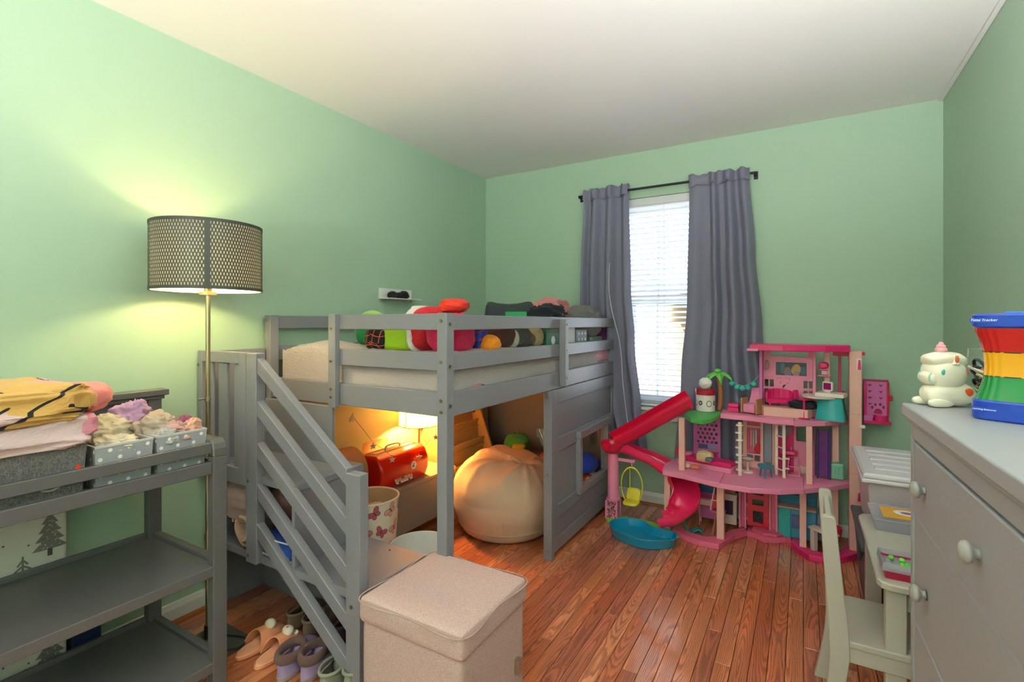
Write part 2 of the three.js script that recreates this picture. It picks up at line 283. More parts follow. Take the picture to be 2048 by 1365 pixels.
{
  const rodY = 2.172, rz = ZB + 0.05;
  const r = thing('curtain_rod', 'thin black metal curtain rod above the window', 'curtain rod', [-0.85, rodY, rz]);
  wpart(r, 'rod', rod([-1.42, rodY, rz], [-0.25, rodY, rz], 0.008, 12), black);
  for (const x of [-1.415, -0.255]) { wpart(r, 'bracket', join(bb(x - 0.006, x + 0.006, rodY - 0.012, rodY + 0.004, ZB, rz, 0.001), bb(x - 0.012, x + 0.012, rodY - 0.03, rodY + 0.02, ZB, ZB + 0.004, 0.001)), black); }
  const drape = new THREE.MeshPhysicalMaterial({ color: new THREE.Color('#807e93'), roughness: 0.75, sheen: 0.35, sheenRoughness: 0.5, sheenColor: new THREE.Color('#c5c3d0'), bumpMap: weaveBump.clone(), bumpScale: 0.0003 });
  drape.bumpMap.repeat.set(40, 120); drape.bumpMap.needsUpdate = true;
  // folds: [centre s, half width, depth]; the edges run as the photo shows
  function curtain(label, edgeL, edgeR, yBot, folds, seed) {
    const c = thing('curtain', label, 'curtain', [(edgeL(2) + edgeR(2)) / 2, yBot, rz]);
    const front = (s, y) => { let d = 0; for (const [m, hw, a] of folds) { const q = Math.abs(s - m + 0.012 * noise(y * 1.3, seed)) / hw; if (q < 1) d += a * Math.pow(0.5 * (1 + Math.cos(q * Math.PI)), 0.8); } return d; };
    const body = sheet((s, t) => {
      const y = mix(rodY - 0.028, yBot, t), k = 0.45 + 0.75 * Math.pow(t, 0.5), x = mix(edgeL(y), edgeR(y), s);
      const z = rz - 0.012 + front(s, y) * k + 0.005 * noise(s * 4, y * 1.4, seed) * (0.3 + t);
      return [x + 0.006 * noise(s * 5, y * 0.8, seed + 3), y, z, s, t];
    }, 96, 40);
    wpart(c, 'drape', thicken(body, 0.002), drape);
    const head = sheet((s, t) => {   // rod pocket with a small ruffle above
      const a = t * 2 * Math.PI - Math.PI / 2, y0 = rodY + Math.sin(a) * (0.036 + 0.008 * noise(s * 14, seed)), x = mix(edgeL(2.17), edgeR(2.17), s);
      return [x + 0.006 * noise(s * 16, t * 3, seed), y0 + (t > 0.3 && t < 0.7 ? 0.008 * noise(s * 26, seed * 2) : 0), rz + Math.cos(a) * 0.011 + 0.6 * front(s, 2.17) * (Math.cos(a) > 0 ? 1 : 0.2) , s, t];
    }, 96, 14, false);
    wpart(c, 'rod_pocket', head, drape);
    wpart(c, 'hem', thicken(sheet((s, t) => { const y = mix(yBot + 0.07, yBot - 0.002, t), x = mix(edgeL(y), edgeR(y), s); return [x + 0.006 * noise(s * 5, y * 0.8, seed + 3), y, rz - 0.0085 + front(s, y) * 1.2 + 0.005 * noise(s * 4, y * 1.4, seed) * 1.3, s, t]; }, 96, 3), 0.002), drape);
    return c;
  }
  const lerpE = (pts) => (y) => { for (let i = 0; i + 1 < pts.length; i++) if (y >= pts[i + 1][0]) return mix(pts[i + 1][1], pts[i][1], sm(clamp((y - pts[i + 1][0]) / (pts[i][0] - pts[i + 1][0])))); return pts[pts.length - 1][1]; };
  curtain('grey curtain bunched on the bed side of the window', lerpE([[2.2, -1.372], [1.5, -1.40], [0.9, -1.43], [0.35, -1.33]]), lerpE([[2.2, -1.045], [1.5, -1.03], [1.1, -1.0], [0.66, -0.955], [0.35, -0.905]]), 0.385, [[0.02, 0.10, 0.05], [0.27, 0.12, 0.072], [0.60, 0.13, 0.068], [0.93, 0.12, 0.08]], 3);
  curtain('grey curtain hanging between the window and the bare wall', lerpE([[2.2, -0.645], [1.4, -0.655], [0.9, -0.69], [0.25, -0.735]]), lerpE([[2.2, -0.285], [1.7, -0.255], [1.2, -0.215], [0.7, -0.165], [0.25, -0.14]]), 0.25, [[0.10, 0.14, 0.03], [0.41, 0.08, 0.075], [0.66, 0.10, 0.078], [0.90, 0.11, 0.075]], 8);
}
// houses across the street, seen through the blind
{
  const ground = structure('ground', bb(-40, 40, -3.2, -3.1, -70, ZB - 0.5, 0), M('#cbc7bb', 0.9));
  const siding = [M('#cfc3a6', 0.8), M('#c8b79c', 0.8), M('#b9b4a8', 0.8)], roofM = M('#77706c', 0.85), glassM = M('#39424c', 0.1), trimM = M('#e8e4da', 0.6);
  const house = (x, z, w, h, ridge, k, label) => {
    const g = thing('neighbour_house', label, 'house', [x, -3.1, z]);
    part(g, 'wall', bb(-w / 2, w / 2, 0, h, -8, 0, 0.02), siding[k]);
    part(g, 'roof', (() => { const s = new THREE.ExtrudeGeometry(new THREE.Shape([[-w / 2 - 0.4, 0], [w / 2 + 0.4, 0], [0, ridge]].map((p) => new THREE.Vector2(...p))), { depth: 8.8, bevelEnabled: false }); return s.translate(0, h, -8.4); })(), roofM);
    for (let f = 0; f < 2; f++) for (const xx of [-w * 0.3, 0, w * 0.3]) { const win = part(g, 'window', bb(xx - 0.5, xx + 0.5, 1 + f * 2.8, 2.5 + f * 2.8, 0, 0.06, 0.02), trimM); part(win, 'pane', bb(xx - 0.42, xx + 0.42, 1.08 + f * 2.8, 2.42 + f * 2.8, 0.055, 0.07, 0), glassM); }
    return g;
  };
  house(-8.2, -20, 6.4, 5.2, 2.4, 0, 'cream sided house with a small peaked roof outside the window');
  house(-0.8, -22, 6.8, 5.6, 2.6, 1, 'tan sided house with a grey gable outside the window');
  house(-15.4, -26, 7, 5.4, 2.6, 2, 'grey sided house standing farther off outside the window');
}

// ---------------------------------------------------------------- loft bed
const BX0 = -2.245, BX1 = -1.14, BZ0 = -1.465, BZ1 = -3.41, BTOP = 1.287;
function bolt(parent, x, y, z, axis = 'z', r = 0.0065) { const g = new THREE.CylinderGeometry(r, r, 0.004, 12); if (axis === 'z') g.rotateX(Math.PI / 2); else g.rotateZ(Math.PI / 2); wpart(parent, 'bolt', g.translate(x, y, z), boltMat); }
{
  const b = thing('loft_bed', 'grey painted wooden low loft bed with guard rails and playhouse panel', 'bed', [BX0 + 0.5, 0, BZ0 - 0.95]);
  const P = (n, ...a) => wpart(b, n, bb(...a), paintGrey), w = 0.046;
  P('post', BX1 - w, BX1, 0, BTOP, BZ0 - w, BZ0); P('post', BX0, BX0 + w, 0, BTOP, BZ0 - w, BZ0);
  P('post', BX1 - w, BX1, 0, BTOP - 0.01, BZ1, BZ1 + w); P('post', BX0, BX0 + w, 0, BTOP, BZ1, BZ1 + w);
  const rails = [[1.222, 1.285], [1.068, 1.138], [0.895, 0.988]];
  const ex = onZ(659, 640, BZ0 + 0.012).x;
  // end by the stairs: opening left of the inner post
  for (const [y0, y1] of rails.slice(0, 2)) P('rail', ex + 0.03, BX1 - w, y0, y1, BZ0 - 0.030, BZ0 - 0.006);
  P('rail', BX0 + w, BX1 - w, rails[2][0], rails[2][1], BZ0 - 0.036, BZ0 - 0.008);
  P('guard_post', ex, ex + 0.044, 0.885, BTOP, BZ0 - 0.006, BZ0 + 0.020);
  // open long side
  for (const [y0, y1] of rails) P('rail', BX1 - 0.032, BX1 - 0.004, y0, y1 - 0.004, BZ1 + w, BZ0 - w);
  P('guard_post', BX1 - 0.004, BX1 + 0.034, 0.905, 1.268, -2.50, -2.456);
  // wall side and far end
  for (const [y0, y1] of rails) { P('rail', BX0 + 0.008, BX0 + 0.034, y0, y1, BZ1 + w, BZ0 - w); }
  P('rail', BX0 + w, BX1 - w, 1.222, 1.285, BZ1 + 0.008, BZ1 + 0.034); P('rail', BX0 + w, BX1 - w, 1.068, 1.138, BZ1 + 0.008, BZ1 + 0.034);
  P('end_panel', BX0 + w, BX1 - w, 0.12, 0.988, BZ1 + 0.012, BZ1 + 0.03);
  for (let i = 0; i < 12; i++) { const z = BZ0 - 0.12 - i * 0.152; P('slat', BX0 + 0.034, BX1 - 0.034, 0.925, 0.943, z - 0.035, z + 0.035); }
  // playhouse panel under the open side
  const xa = BX1 - 0.03, xb = BX1 - 0.006, zn = -2.345, zf = BZ1 + w, wz0 = -3.165, wz1 = -2.715, wy0 = 0.272, wy1 = 0.60;
  P('playhouse_panel', xa, xb, 0.03, wy0, zf, zn); P('playhouse_panel', xa, xb, wy1, 0.893, zf, zn);
  P('playhouse_panel', xa, xb, wy0, wy1, wz1, zn); P('playhouse_panel', xa, xb, wy0, wy1, zf, wz0);
  P('panel_post', xa - 0.012, BX1 + 0.008, 0, 0.893, zn - 0.03, zn + 0.004);
  const xo = BX1 + 0.004;
  P('stile', xb, xo, 0.03, 0.893, zn - 0.085, zn - 0.03); P('stile', xb, xo, 0.03, 0.893, zf, zf + 0.07);
  for (const [y0, y1] of [[0.818, 0.893], [0.555, 0.632], [0.205, 0.272], [0.03, 0.10]]) {
    if (y0 > 0.3 && y0 < 0.7) { P('panel_rail', xb, xo, y0, y1, wz1, zn - 0.085); P('panel_rail', xb, xo, y0, y1, zf + 0.07, wz0); P('panel_rail', xb, xo, wy1, y1, wz0, wz1); }
    else P('panel_rail', xb, xo, y0, y1, zf + 0.07, zn - 0.085);
  }
  // raised window surround
  P('window_frame', xb, BX1 + 0.026, wy0 - 0.022, wy0 + 0.012, wz0 - 0.022, wz1 + 0.03); P('window_frame', xb, BX1 + 0.034, wy1 - 0.022, wy1 + 0.02, wz0 - 0.03, wz1 + 0.04);
  P('window_frame', xb, BX1 + 0.026, wy0 + 0.012, wy1 - 0.022, wz1 - 0.006, wz1 + 0.03); P('window_frame', xb, BX1 + 0.026, wy0 + 0.012, wy1 - 0.022, wz0 - 0.022, wz0 + 0.01);
  for (const z of [wz1 - 0.05, wz0 + 0.05]) bolt(b, BX1 + 0.0345, wy1, z, 'x', 0.005);
  for (const y of [0.05, 0.45, 0.86]) bolt(b, xb - 0.01, y, zn + 0.005, 'z', 0.006);
  for (const y of [1.258, 1.102, 0.958, 0.915]) bolt(b, BX1 - 0.026, y, BZ0 + 0.001, 'z');
  for (const y of [1.245, 1.086, 0.938]) bolt(b, BX1 + 0.001, y, BZ0 - 0.02, 'x');
  for (const y of [1.245, 1.105, 0.985, 0.95]) bolt(b, ex + 0.018, y - 0.02, BZ0 + 0.021, 'z', 0.005);
  for (const y of [1.24, 1.10, 0.95]) bolt(b, BX1 + 0.035, y, -2.478, 'x', 0.005);
  bolt(b, BX0 + 0.014, 1.262, BZ0 + 0.001, 'z');
}
{ // steel clip on the back of the playhouse panel
  const c = thing('spring_clip', 'shiny metal clip hooked on the rear edge of the playhouse panel', 'clip', [BX1 - 0.06, 0.60, -2.37]);
  wpart(c, 'plate', cb(0.05, 0.045, 0.003, BX1 - 0.07, 0.66, -2.368, 0.001), steel); wpart(c, 'lever', bar([BX1 - 0.085, 0.68, -2.36], [BX1 - 0.045, 0.60, -2.355], 0.022, 0.006, V(1, 0, 0)), steel);
}
// ---------------------------------------------------------------- stairs with storage at the foot of the bed
const SZF = -1.16, SZB = -1.445, LAND = 0.645, STEP = 0.335, LX = -1.63, SX = -1.285;
{
  const s = thing('bed_stairs', 'grey wooden storage stairs with slanted railing at the foot of the bed', 'stairs', [-1.8, 0, -1.32]);
  const P = (n, ...a) => wpart(s, n, bb(...a), paintGrey), zf = SZF, zb = SZB - 0.0;
  wpart(s, 'landing', slab([[BX0 + 0.005, zf - 0.022], [LX, zf - 0.022], [LX, zb - 0.075], [BX0 + 0.052, zb - 0.075], [BX0 + 0.052, zb - 0.017], [BX0 + 0.005, zb - 0.017]], LAND - 0.03, LAND, 0.003), paintGrey); P('step', LX - 0.3, SX, STEP - 0.03, STEP, zb - 0.075, zf - 0.022);
  P('shelf_board', BX0 + 0.005, LX - 0.3, STEP - 0.03, STEP, zb - 0.018, zf - 0.022);
  P('riser', LX - 0.022, LX - 0.004, STEP, LAND - 0.03, zb - 0.07, zf - 0.026);
  P('side_panel', BX0, BX0 + 0.018, 0, 1.128, zb - 0.015, zf - 0.032);
  P('back_panel', BX0 + 0.018, LX - 0.022, STEP, LAND - 0.03, zb - 0.018, zb); P('back_panel', BX0 + 0.018, ex2(), LAND, 0.892, zb - 0.016, zb);
  P('back_panel', BX0 + 0.018, SX - 0.03, 0, STEP - 0.03, zb - 0.018, zb);
  P('end_panel', SX - 0.03, SX - 0.012, 0, STEP - 0.03, zb - 0.07, zf - 0.026);
  function ex2() { return onZ(664, 850, zb).x; }
  // slatted guard at the top landing
  const X = (u) => onZ(u, 800, zf).x, gy0 = 0.604, gy1 = 1.132, zz0 = zf - 0.028, zz1 = zf;
  P('guard_stile', BX0 - 0.004, X(403), gy0, gy1, zz0, zz1); P('guard_stile', X(477), X(491), gy0, gy1, zz0, zz1);
  P('guard_rail', X(403), X(477), 1.085, gy1, zz0, zz1); P('guard_rail', X(403), X(477), gy0, 0.668, zz0, zz1);
  for (const [a, c] of [[407, 421], [433, 450], [464, 476]]) P('guard_slat', X(a), X(c), 0.668, 1.085, zz0 + 0.008, zz1 - 0.008);
  // the railing: two posts and five slanted bars
  const p0 = X(491.5), p1 = X(512), q0 = X(691), q1 = X(719), pz0 = zf - 0.04, pz1 = zf;
  P('railing_post', p0, p1, 0.308, 1.13, pz0, pz1); P('railing_post', q0, q1, 0, 0.744, pz0, pz1);
  const slope = (0.764 - 1.104) / (1.805 - 1.328), bw = 0.048, dy = bw / Math.cos(Math.atan(slope));
  [1.112, 0.945, 0.782, 0.622, 0.468].forEach((y) => {
    const len = q0 - p1, pts = [[p1, y - dy], [q0, y - dy + slope * len], [q0, y + slope * len], [p1, y]];
    wpart(s, 'slanted_bar', plate(pts, zf - 0.034, 0.03, [], 0.002), paintGrey);
  });
  bolt(s, p0 + 0.014, 0.628, pz1 + 0.001); bolt(s, p0 + 0.014, 0.335, pz1 + 0.001); bolt(s, q0 + 0.028, 0.30, pz1 + 0.001); bolt(s, X(397), 1.07, zf + 0.001);
  for (const [x, z] of [[LX - 0.05, zb - 0.02], [LX - 0.06, zb - 0.02], [SX - 0.15, zb - 0.03]]) wpart(s, 'screw_cap', cyl(0.004, 0.004, 0.0015, x, z > -1.47 ? LAND : STEP, z, 8), black);
}
// ---------------------------------------------------------------- mattress and bedding
const MT = 1.105;
{
  const pinkSheet = cloth('#e8a9b2', { scale: 2, bump: 0.0006 });
  single('mattress', 'thick mattress in a pink fitted sheet on the loft bed', 'mattress', new RoundedBoxGeometry(1.02, 0.155, 1.83, 4, 0.05).translate(0, 0.0775, 0), pinkSheet, [(BX0 + BX1) / 2, 0.945, (BZ0 + BZ1) / 2]);
  const fleece = cloth('#b3a6a5', { scale: 7, bump: 0.005, sheen: 0.8 });
  const x0 = -2.175, x1 = -1.178;
  const g = sheet((s, t) => {   // across with both edges hanging, along with the near end hanging
    const a = s * 1.5 - 0.25, b = t * 1.12, over = Math.max(0, b - 1) / 0.12;
    const z = mix(-3.34, -1.512, Math.min(1, b)), drop = 0.15 + 0.012 * noise(z * 3, 4) - 0.035 * Math.exp(-Math.pow((z + 1.72) / 0.09, 2));
    let side = a < 0 ? Math.min(drop, -a * 0.6) : a > 1 ? Math.min(drop, (a - 1) * 0.6) : 0, x = mix(x0 + 0.012, x1 - 0.008, clamp(a)), y = MT - Math.max(side, over * 0.145);
    const e = a > 0 && a < 1 ? Math.min(1, Math.min(a, 1 - a) / 0.05) : 1, ez = b < 1 ? Math.min(1, (1 - b) / 0.03) : 1; y -= 0.022 * (1 - e) * (1 - e) + 0.022 * (1 - ez) * (1 - ez);
    const cr = 0.012 * fbm(x * 5, y * 3, z * 4, 3) + 0.006 * Math.pow(1 - Math.abs(noise(x * 7 + z * 3, z * 6 + y * 4, 2)), 4), flatTop = a > 0 && a < 1 && b < 1;
    const hump = 0.035 * Math.exp(-Math.pow((x + 1.98) / 0.14, 2) - Math.pow((z + 1.62) / 0.12, 2));
    return [x + cr * (a > 1 ? 0.7 : a < 0 ? -0.3 : 0), y + (flatTop ? Math.max(-0.002, cr + 0.006) : 0) + hump + 0.012, z + (over > 0 && a > 0 && a < 1 ? Math.min(0.012, 0.8 * cr) : 0), x + y, z + y];
  }, 90, 160);
  single('fleece_blanket', 'pale lilac fleece blanket spread over the loft mattress', 'blanket', thicken(g, 0.006), fleece);
}

// ---------------------------------------------------------------- lamps
{ // bowl uplighter behind the camera: its light comes back from the ceiling
  const c = thing('uplight_lamp', 'white bowl uplighter on a short stand at the door end of the room', 'floor lamp', [-0.5, 0, 1.75]);
  part(c, 'base', cyl(0.14, 0.13, 0.025, 0, 0, 0, 36), white); part(c, 'pole', cyl(0.011, 0.011, 1.0, 0, 0.02, 0, 16), white);
  part(c, 'bowl', lathe([[0.0001, 1.01], [0.06, 1.02], [0.13, 1.07], [0.175, 1.14], [0.18, 1.16], [0.174, 1.16], [0.168, 1.142], [0.124, 1.078], [0.058, 1.03], [0.0001, 1.02]], 40), new THREE.MeshPhysicalMaterial({ color: 0xffffff, roughness: 0.9, transmission: 0.7, thickness: 0 }));
  part(c, 'bulb', egg(0.035, 0.045, 0.035, 0, 1.12, 0, 16), new THREE.MeshStandardMaterial({ color: 0xffffff, emissive: new THREE.Color(0.98, 0.98, 1), emissiveIntensity: 10 }));
  const l = new THREE.PointLight(new THREE.Color(0.98, 0.975, 1.0), 24); l.position.set(0, 1.12, 0); l.castShadow = true; l.shadow.radius = 2; c.add(l);
}
{ // second bowl lamp, on the near end of the chest of drawers, outside the frame
  const c = thing('dresser_lamp', 'white bowl uplighter standing on the near end of the chest of drawers', 'table lamp', [0.43, 1.066, -0.70]);
  part(c, 'base', cyl(0.07, 0.065, 0.02, 0, 0, 0, 32), white); part(c, 'pole', cyl(0.009, 0.009, 0.24, 0, 0.018, 0, 14), white);
  part(c, 'bowl', lathe([[0.0001, 0.25], [0.04, 0.256], [0.085, 0.29], [0.11, 0.335], [0.113, 0.35], [0.109, 0.35], [0.105, 0.337], [0.081, 0.296], [0.038, 0.263], [0.0001, 0.257]], 36), new THREE.MeshPhysicalMaterial({ color: 0xffffff, roughness: 0.9, transmission: 0.12, thickness: 0 }));
  part(c, 'bulb', egg(0.028, 0.034, 0.028, 0, 0.318, 0, 16), new THREE.MeshStandardMaterial({ color: 0xffffff, emissive: new THREE.Color(0.98, 0.98, 1), emissiveIntensity: 10 }));
  const l = new THREE.PointLight(new THREE.Color(0.98, 0.98, 1.0), 11); l.position.set(0, 0.318, 0); l.castShadow = true; l.shadow.radius = 1.4; c.add(l);
}
{ // floor lamp with a punched metal shade
  const x = -2.0, z = -1.07, g = thing('floor_lamp', 'slim steel floor lamp with a dark punched drum shade', 'floor lamp', [x, 0, z]);
  part(g, 'base', cb(0.21, 0.022, 0.19, 0.04, 0.011, 0.0, 0.004), M('#6d7067', 0.3, { metalness: 0.5 }));
  part(g, 'pole', cyl(0.0085, 0.0085, 1.34, 0, 0.022, 0, 16), brass); part(g, 'collar', cyl(0.013, 0.013, 0.05, 0, 0.022, 0, 16), black);
  part(g, 'clamp', join(cyl(0.012, 0.012, 0.018, 0, 0.945, 0, 16), rod([-0.01, 0.954, 0], [-0.045, 0.948, 0.01], 0.004)), steel);
  const y0 = 1.372, y1 = 1.627, r = 0.19;
  part(g, 'socket', join(cyl(0.012, 0.018, 0.05, 0, 1.362, 0, 20), cyl(0.03, 0.03, 0.012, 0, 1.358, 0, 20)), brass);
  const spoke = []; for (let k = 0; k < 3; k++) { const a = k * 2.094 + 0.4; spoke.push(rod([0.015 * Math.cos(a), 1.40, 0.015 * Math.sin(a)], [(r - 0.004) * Math.cos(a), 1.40, (r - 0.004) * Math.sin(a)], 0.0025)); }
  part(g, 'spider', join(spoke), steel);
  const NX = 112, NY = 18;   // upright slots in staggered rows, cut right through
  const cut = tex(16 * 2, 32 * 2, (a, b, i, j) => { const row = (j >> 5), xx = (i + (row ? 8 : 0)) % 16, yy = j % 32; return [(xx > 5 && xx < 10 && yy > 3 && yy < 27) ? 0 : 255]; }, false);
  cut.repeat.set(NX / 2, NY / 2);
  const outer = new THREE.MeshStandardMaterial({ color: new THREE.Color('#4a4a45'), roughness: 0.5, alphaMap: cut, alphaTest: 0.5, side: THREE.DoubleSide });
  const sh = part(g, 'shade', new THREE.CylinderGeometry(r, r, y1 - y0 - 0.02, 96, 1, true).translate(0, (y0 + y1) / 2, 0), outer, 'dark punched metal shade');
  part(sh, 'rim', new THREE.CylinderGeometry(r + 0.001, r + 0.001, 0.012, 96, 1, true).translate(0, y1 - 0.006, 0), M('#3a3a36', 0.5)); part(sh, 'rim', new THREE.CylinderGeometry(r + 0.001, r + 0.001, 0.012, 96, 1, true).translate(0, y0 + 0.006, 0), M('#3a3a36', 0.5));
  part(sh, 'seam', new THREE.CylinderGeometry(r + 0.001, r + 0.001, y1 - y0 - 0.02, 6, 1, true, 1.03, 0.09).translate(0, (y0 + y1) / 2, 0), M('#3e3e3a', 0.5));
  part(sh, 'liner', new THREE.CylinderGeometry(r - 0.006, r - 0.006, y1 - y0 - 0.004, 64, 1, true).translate(0, (y0 + y1) / 2, 0), new THREE.MeshPhysicalMaterial({ color: new THREE.Color('#fff6e4'), roughness: 1, transmission: 0.12, thickness: 0 }), 'white inner liner');
  part(g, 'bulb', egg(0.03, 0.038, 0.03, 0, 1.47, 0, 16), new THREE.MeshStandardMaterial({ color: 0xffffff, emissive: new THREE.Color(1, 0.83, 0.5), emissiveIntensity: 12 }));
  const l = new THREE.PointLight(new THREE.Color(1, 0.77, 0.31), 0.7); l.position.set(0, 1.47, 0); l.castShadow = true; l.shadow.radius = 1.5; g.add(l);
  const cord = thing('lamp_cord', 'black power cord lying on the floor beside the lamp base', 'cord', [x + 0.05, 0, z]);
  wpart(cord, 'cable', tube([[XL + 0.05, 0.03, -0.95], [XL + 0.10, 0.006, -1.0], [-2.05, 0.006, -0.98], [-1.95, 0.028, -1.03], [-1.88, 0.028, -1.05], [-1.84, 0.022, -1.10], [-1.87, 0.026, -1.14], [-1.96, 0.026, -1.11], [-2.0, 0.03, -1.085]], 0.0035, 60, 6), black);
}
{ // small table lamp under the bed
  const p = onX(838, 850, -2.085), x = p.x, z = p.z, y = 0.345, g = thing('table_lamp', 'small glowing table lamp with a drum shade under the bed', 'lamp', [x, y, z]);
  part(g, 'base', cyl(0.055, 0.05, 0.014, 0, 0, 0, 28), brass); part(g, 'stem', cyl(0.006, 0.006, 0.30, 0, 0.012, 0, 12), brass);
  part(g, 'shade', new THREE.CylinderGeometry(0.115, 0.125, 0.20, 48, 1, true).translate(0, 0.365, 0), new THREE.MeshPhysicalMaterial({ color: new THREE.Color('#f6dfa0'), roughness: 1, transmission: 0.45, thickness: 0 }));
  part(g, 'shade_rim', new THREE.TorusGeometry(0.1255, 0.0022, 6, 48).rotateX(Math.PI / 2).translate(0, 0.266, 0), M('#6a5a38', 0.6)); part(g, 'shade_seam', new THREE.CylinderGeometry(0.1165, 0.1265, 0.20, 4, 1, true, 0.0, 0.05).translate(0, 0.365, 0), M('#7a5f30', 0.7));
  part(g, 'bulb', egg(0.022, 0.03, 0.022, 0, 0.35, 0, 14), new THREE.MeshStandardMaterial({ color: 0xffffff, emissive: new THREE.Color(1, 0.66, 0.25), emissiveIntensity: 10 }));
  const l = new THREE.PointLight(new THREE.Color(1, 0.5, 0.12), 3.2); l.position.set(0, 0.35, 0); l.castShadow = true; l.shadow.radius = 1.2; g.add(l);
}

// ---------------------------------------------------------------- changing cart by the left wall
const cartGrey = M('#5e5b5c', 0.26), CX0 = -2.165, CX1 = -1.69, CZ0 = -0.968, CZ1 = -0.06, CTOP = 0.858, CSH = 0.772;
{
  const c = thing('changing_cart', 'dark grey three tier changing cart standing along the left wall', 'cart', [(CX0 + CX1) / 2, 0, -0.5]);
  const P = (n, ...a) => wpart(c, n, bb(...a), cartGrey), w = 0.036;
  for (const z of [CZ0, CZ1 - 0.046]) {
    P('post', CX1 - w, CX1, 0, CTOP - 0.0555, z, z + 0.046); P('post', CX0, CX0 + w, 0, 0.978, z, z + 0.046);
    wpart(c, 'end_rail', plate([[CX0 + w, CTOP - 0.038], [CX1 - 0.038, CTOP - 0.038], [CX1 - w, CTOP - 0.045], [CX1 - w, CTOP - 0.055], [CX1, CTOP - 0.055], [CX1, CTOP - 0.03], [CX1 - 0.006, CTOP - 0.012], [CX1 - 0.022, CTOP], [CX0 + w, CTOP]], z, 0.046, [], 0.003), cartGrey);
    P('end_rail', CX0 + w, CX1 - w, 0.742, 0.785, z + 0.008, z + 0.032);
    for (const y of [0.418, 0.095]) P('end_rail', CX0 + w, CX1 - w, y - 0.012, y + 0.034, z + 0.004, z + 0.028);
  }
  P('front_rail', CX1 - 0.028, CX1 - 0.008, 0.815, 0.850, CZ0 + 0.046, CZ1 - 0.046); P('front_rail', CX1 - 0.028, CX1 - 0.008, 0.745, 0.787, CZ0 + 0.046, CZ1 - 0.046);
  P('top_shelf', CX0 + w, CX1 - 0.03, CSH - 0.018, CSH, CZ0 + 0.01, CZ1 - 0.01);
  for (const y of [0.438, 0.118]) { P('shelf', CX0 + 0.022, CX1 - 0.003, y - 0.034, y, CZ0 + 0.028, CZ1 - 0.028); P('shelf_rail', CX0 + 0.004, CX0 + 0.022, y - 0.034, y + 0.016, CZ0 + 0.046, CZ1 - 0.046); }
  P('back_board', CX0 + 0.008, CX0 + 0.024, 0.905, 0.958, CZ0 + 0.046, CZ1 - 0.046); P('back_board', CX0 + 0.012, CX0 + 0.026, 0.848, 0.903, CZ0 + 0.046, CZ1 - 0.046); P('back_board', CX0 + 0.012, CX0 + 0.026, 0.785, 0.846, CZ0 + 0.046, CZ1 - 0.046);
  P('cap_rail', CX0 - 0.012, CX0 + w + 0.014, 0.972, 0.995, CZ0 - 0.02, CZ1 + 0.02); P('cap_moulding', CX0 - 0.004, CX0 + w + 0.006, 0.958, 0.972, CZ0 - 0.008, CZ1 + 0.008);
}
// polka dot baskets
const dotsMap = canvasTex(256, 256, (g, w, h) => { g.fillStyle = '#a39fa4'; g.fillRect(0, 0, w, h); g.fillStyle = '#f4f2e8'; for (const [x, y] of [[64, 64], [192, 192]]) { g.beginPath(); g.arc(x, y, 30, 0, 7); g.fill(); } });
const dotsMat = new THREE.MeshStandardMaterial({ map: dotsMap, roughness: 0.85, bumpMap: weaveBump, bumpScale: 0.0004 });
// open box of cloth: tapered walls with thickness; uv in metres / period
function openBox(w, d, h, taper, t, period = 0.048) {
  const prof = (k, y) => { const s = 1 - taper * (1 - y / h), r = 0.008, a = (w / 2 - k) * s, b = (d / 2 - k) * s; return [[-a, b], [a, b], [a, -b], [-a, -b]]; };
  const pos = [], uv = [], idx = []; let n = 0;
  const quad = (p, q, r, s, U, Vv) => { for (const [v, u, k] of [[p, 0, 0], [q, U, 0], [r, U, Vv], [s, 0, Vv]]) { pos.push(...v); uv.push(u / period, k / period); } idx.push(n, n + 1, n + 2, n, n + 2, n + 3); n += 4; };
  const o0 = prof(0, 0), o1 = prof(0, h), i0 = prof(t, t), i1 = prof(t, h);
  for (let k = 0; k < 4; k++) {
    const m = (k + 1) % 4, L = k % 2 ? d : w, at = (p, y) => [p[0], y, p[1]];
    quad(at(o0[k], 0), at(o0[m], 0), at(o1[m], h), at(o1[k], h), L, h); quad(at(i0[m], t), at(i0[k], t), at(i1[k], h), at(i1[m], h), L, h);
    quad(at(o1[k], h), at(o1[m], h), at(i1[m], h), at(i1[k], h), L, t);
  }
  quad([o0[0][0], 0, o0[0][1]], [o0[3][0], 0, o0[3][1]], [o0[2][0], 0, o0[2][1]], [o0[1][0], 0, o0[1][1]], d, w); quad([i0[0][0], t, i0[0][1]], [i0[1][0], t, i0[1][1]], [i0[2][0], t, i0[2][1]], [i0[3][0], t, i0[3][1]], w, d);
  const g = new THREE.BufferGeometry(); g.setAttribute('position', new THREE.Float32BufferAttribute(pos, 3)); g.setAttribute('uv', new THREE.Float32BufferAttribute(uv, 2)); g.setIndex(idx); g.computeVertexNormals(); return g;
}
const bandMat = M('#b9b8b6', 0.8);
function dotBasket(label, z0, z1) {
  const d = z1 - z0, x0 = -2.02, x1 = -1.735, w = x1 - x0, h = 0.122, g = thing('fabric_basket', label, 'basket', [(x0 + x1) / 2, CSH, (z0 + z1) / 2], 0, 'polka dot baskets on the cart');
  part(g, 'wall', openBox(w, d, h, 0.06, 0.004), dotsMat);
  for (const s of [-1, 1]) { part(g, 'rim_band', cb(w + 0.003, 0.008, 0.006, 0, h - 0.002, s * (d / 2 - 0.002), 0.002), bandMat); part(g, 'rim_band', cb(0.006, 0.008, d, s * (w / 2 - 0.002), h - 0.002, 0, 0.002), bandMat); }
  return g;
}
dotBasket('grey polka dot fabric basket next to the felt bin, cream and red cloths inside', -0.765, -0.618);
dotBasket('grey polka dot fabric basket at the lamp end of the cart, full of socks', -0.925, -0.775);
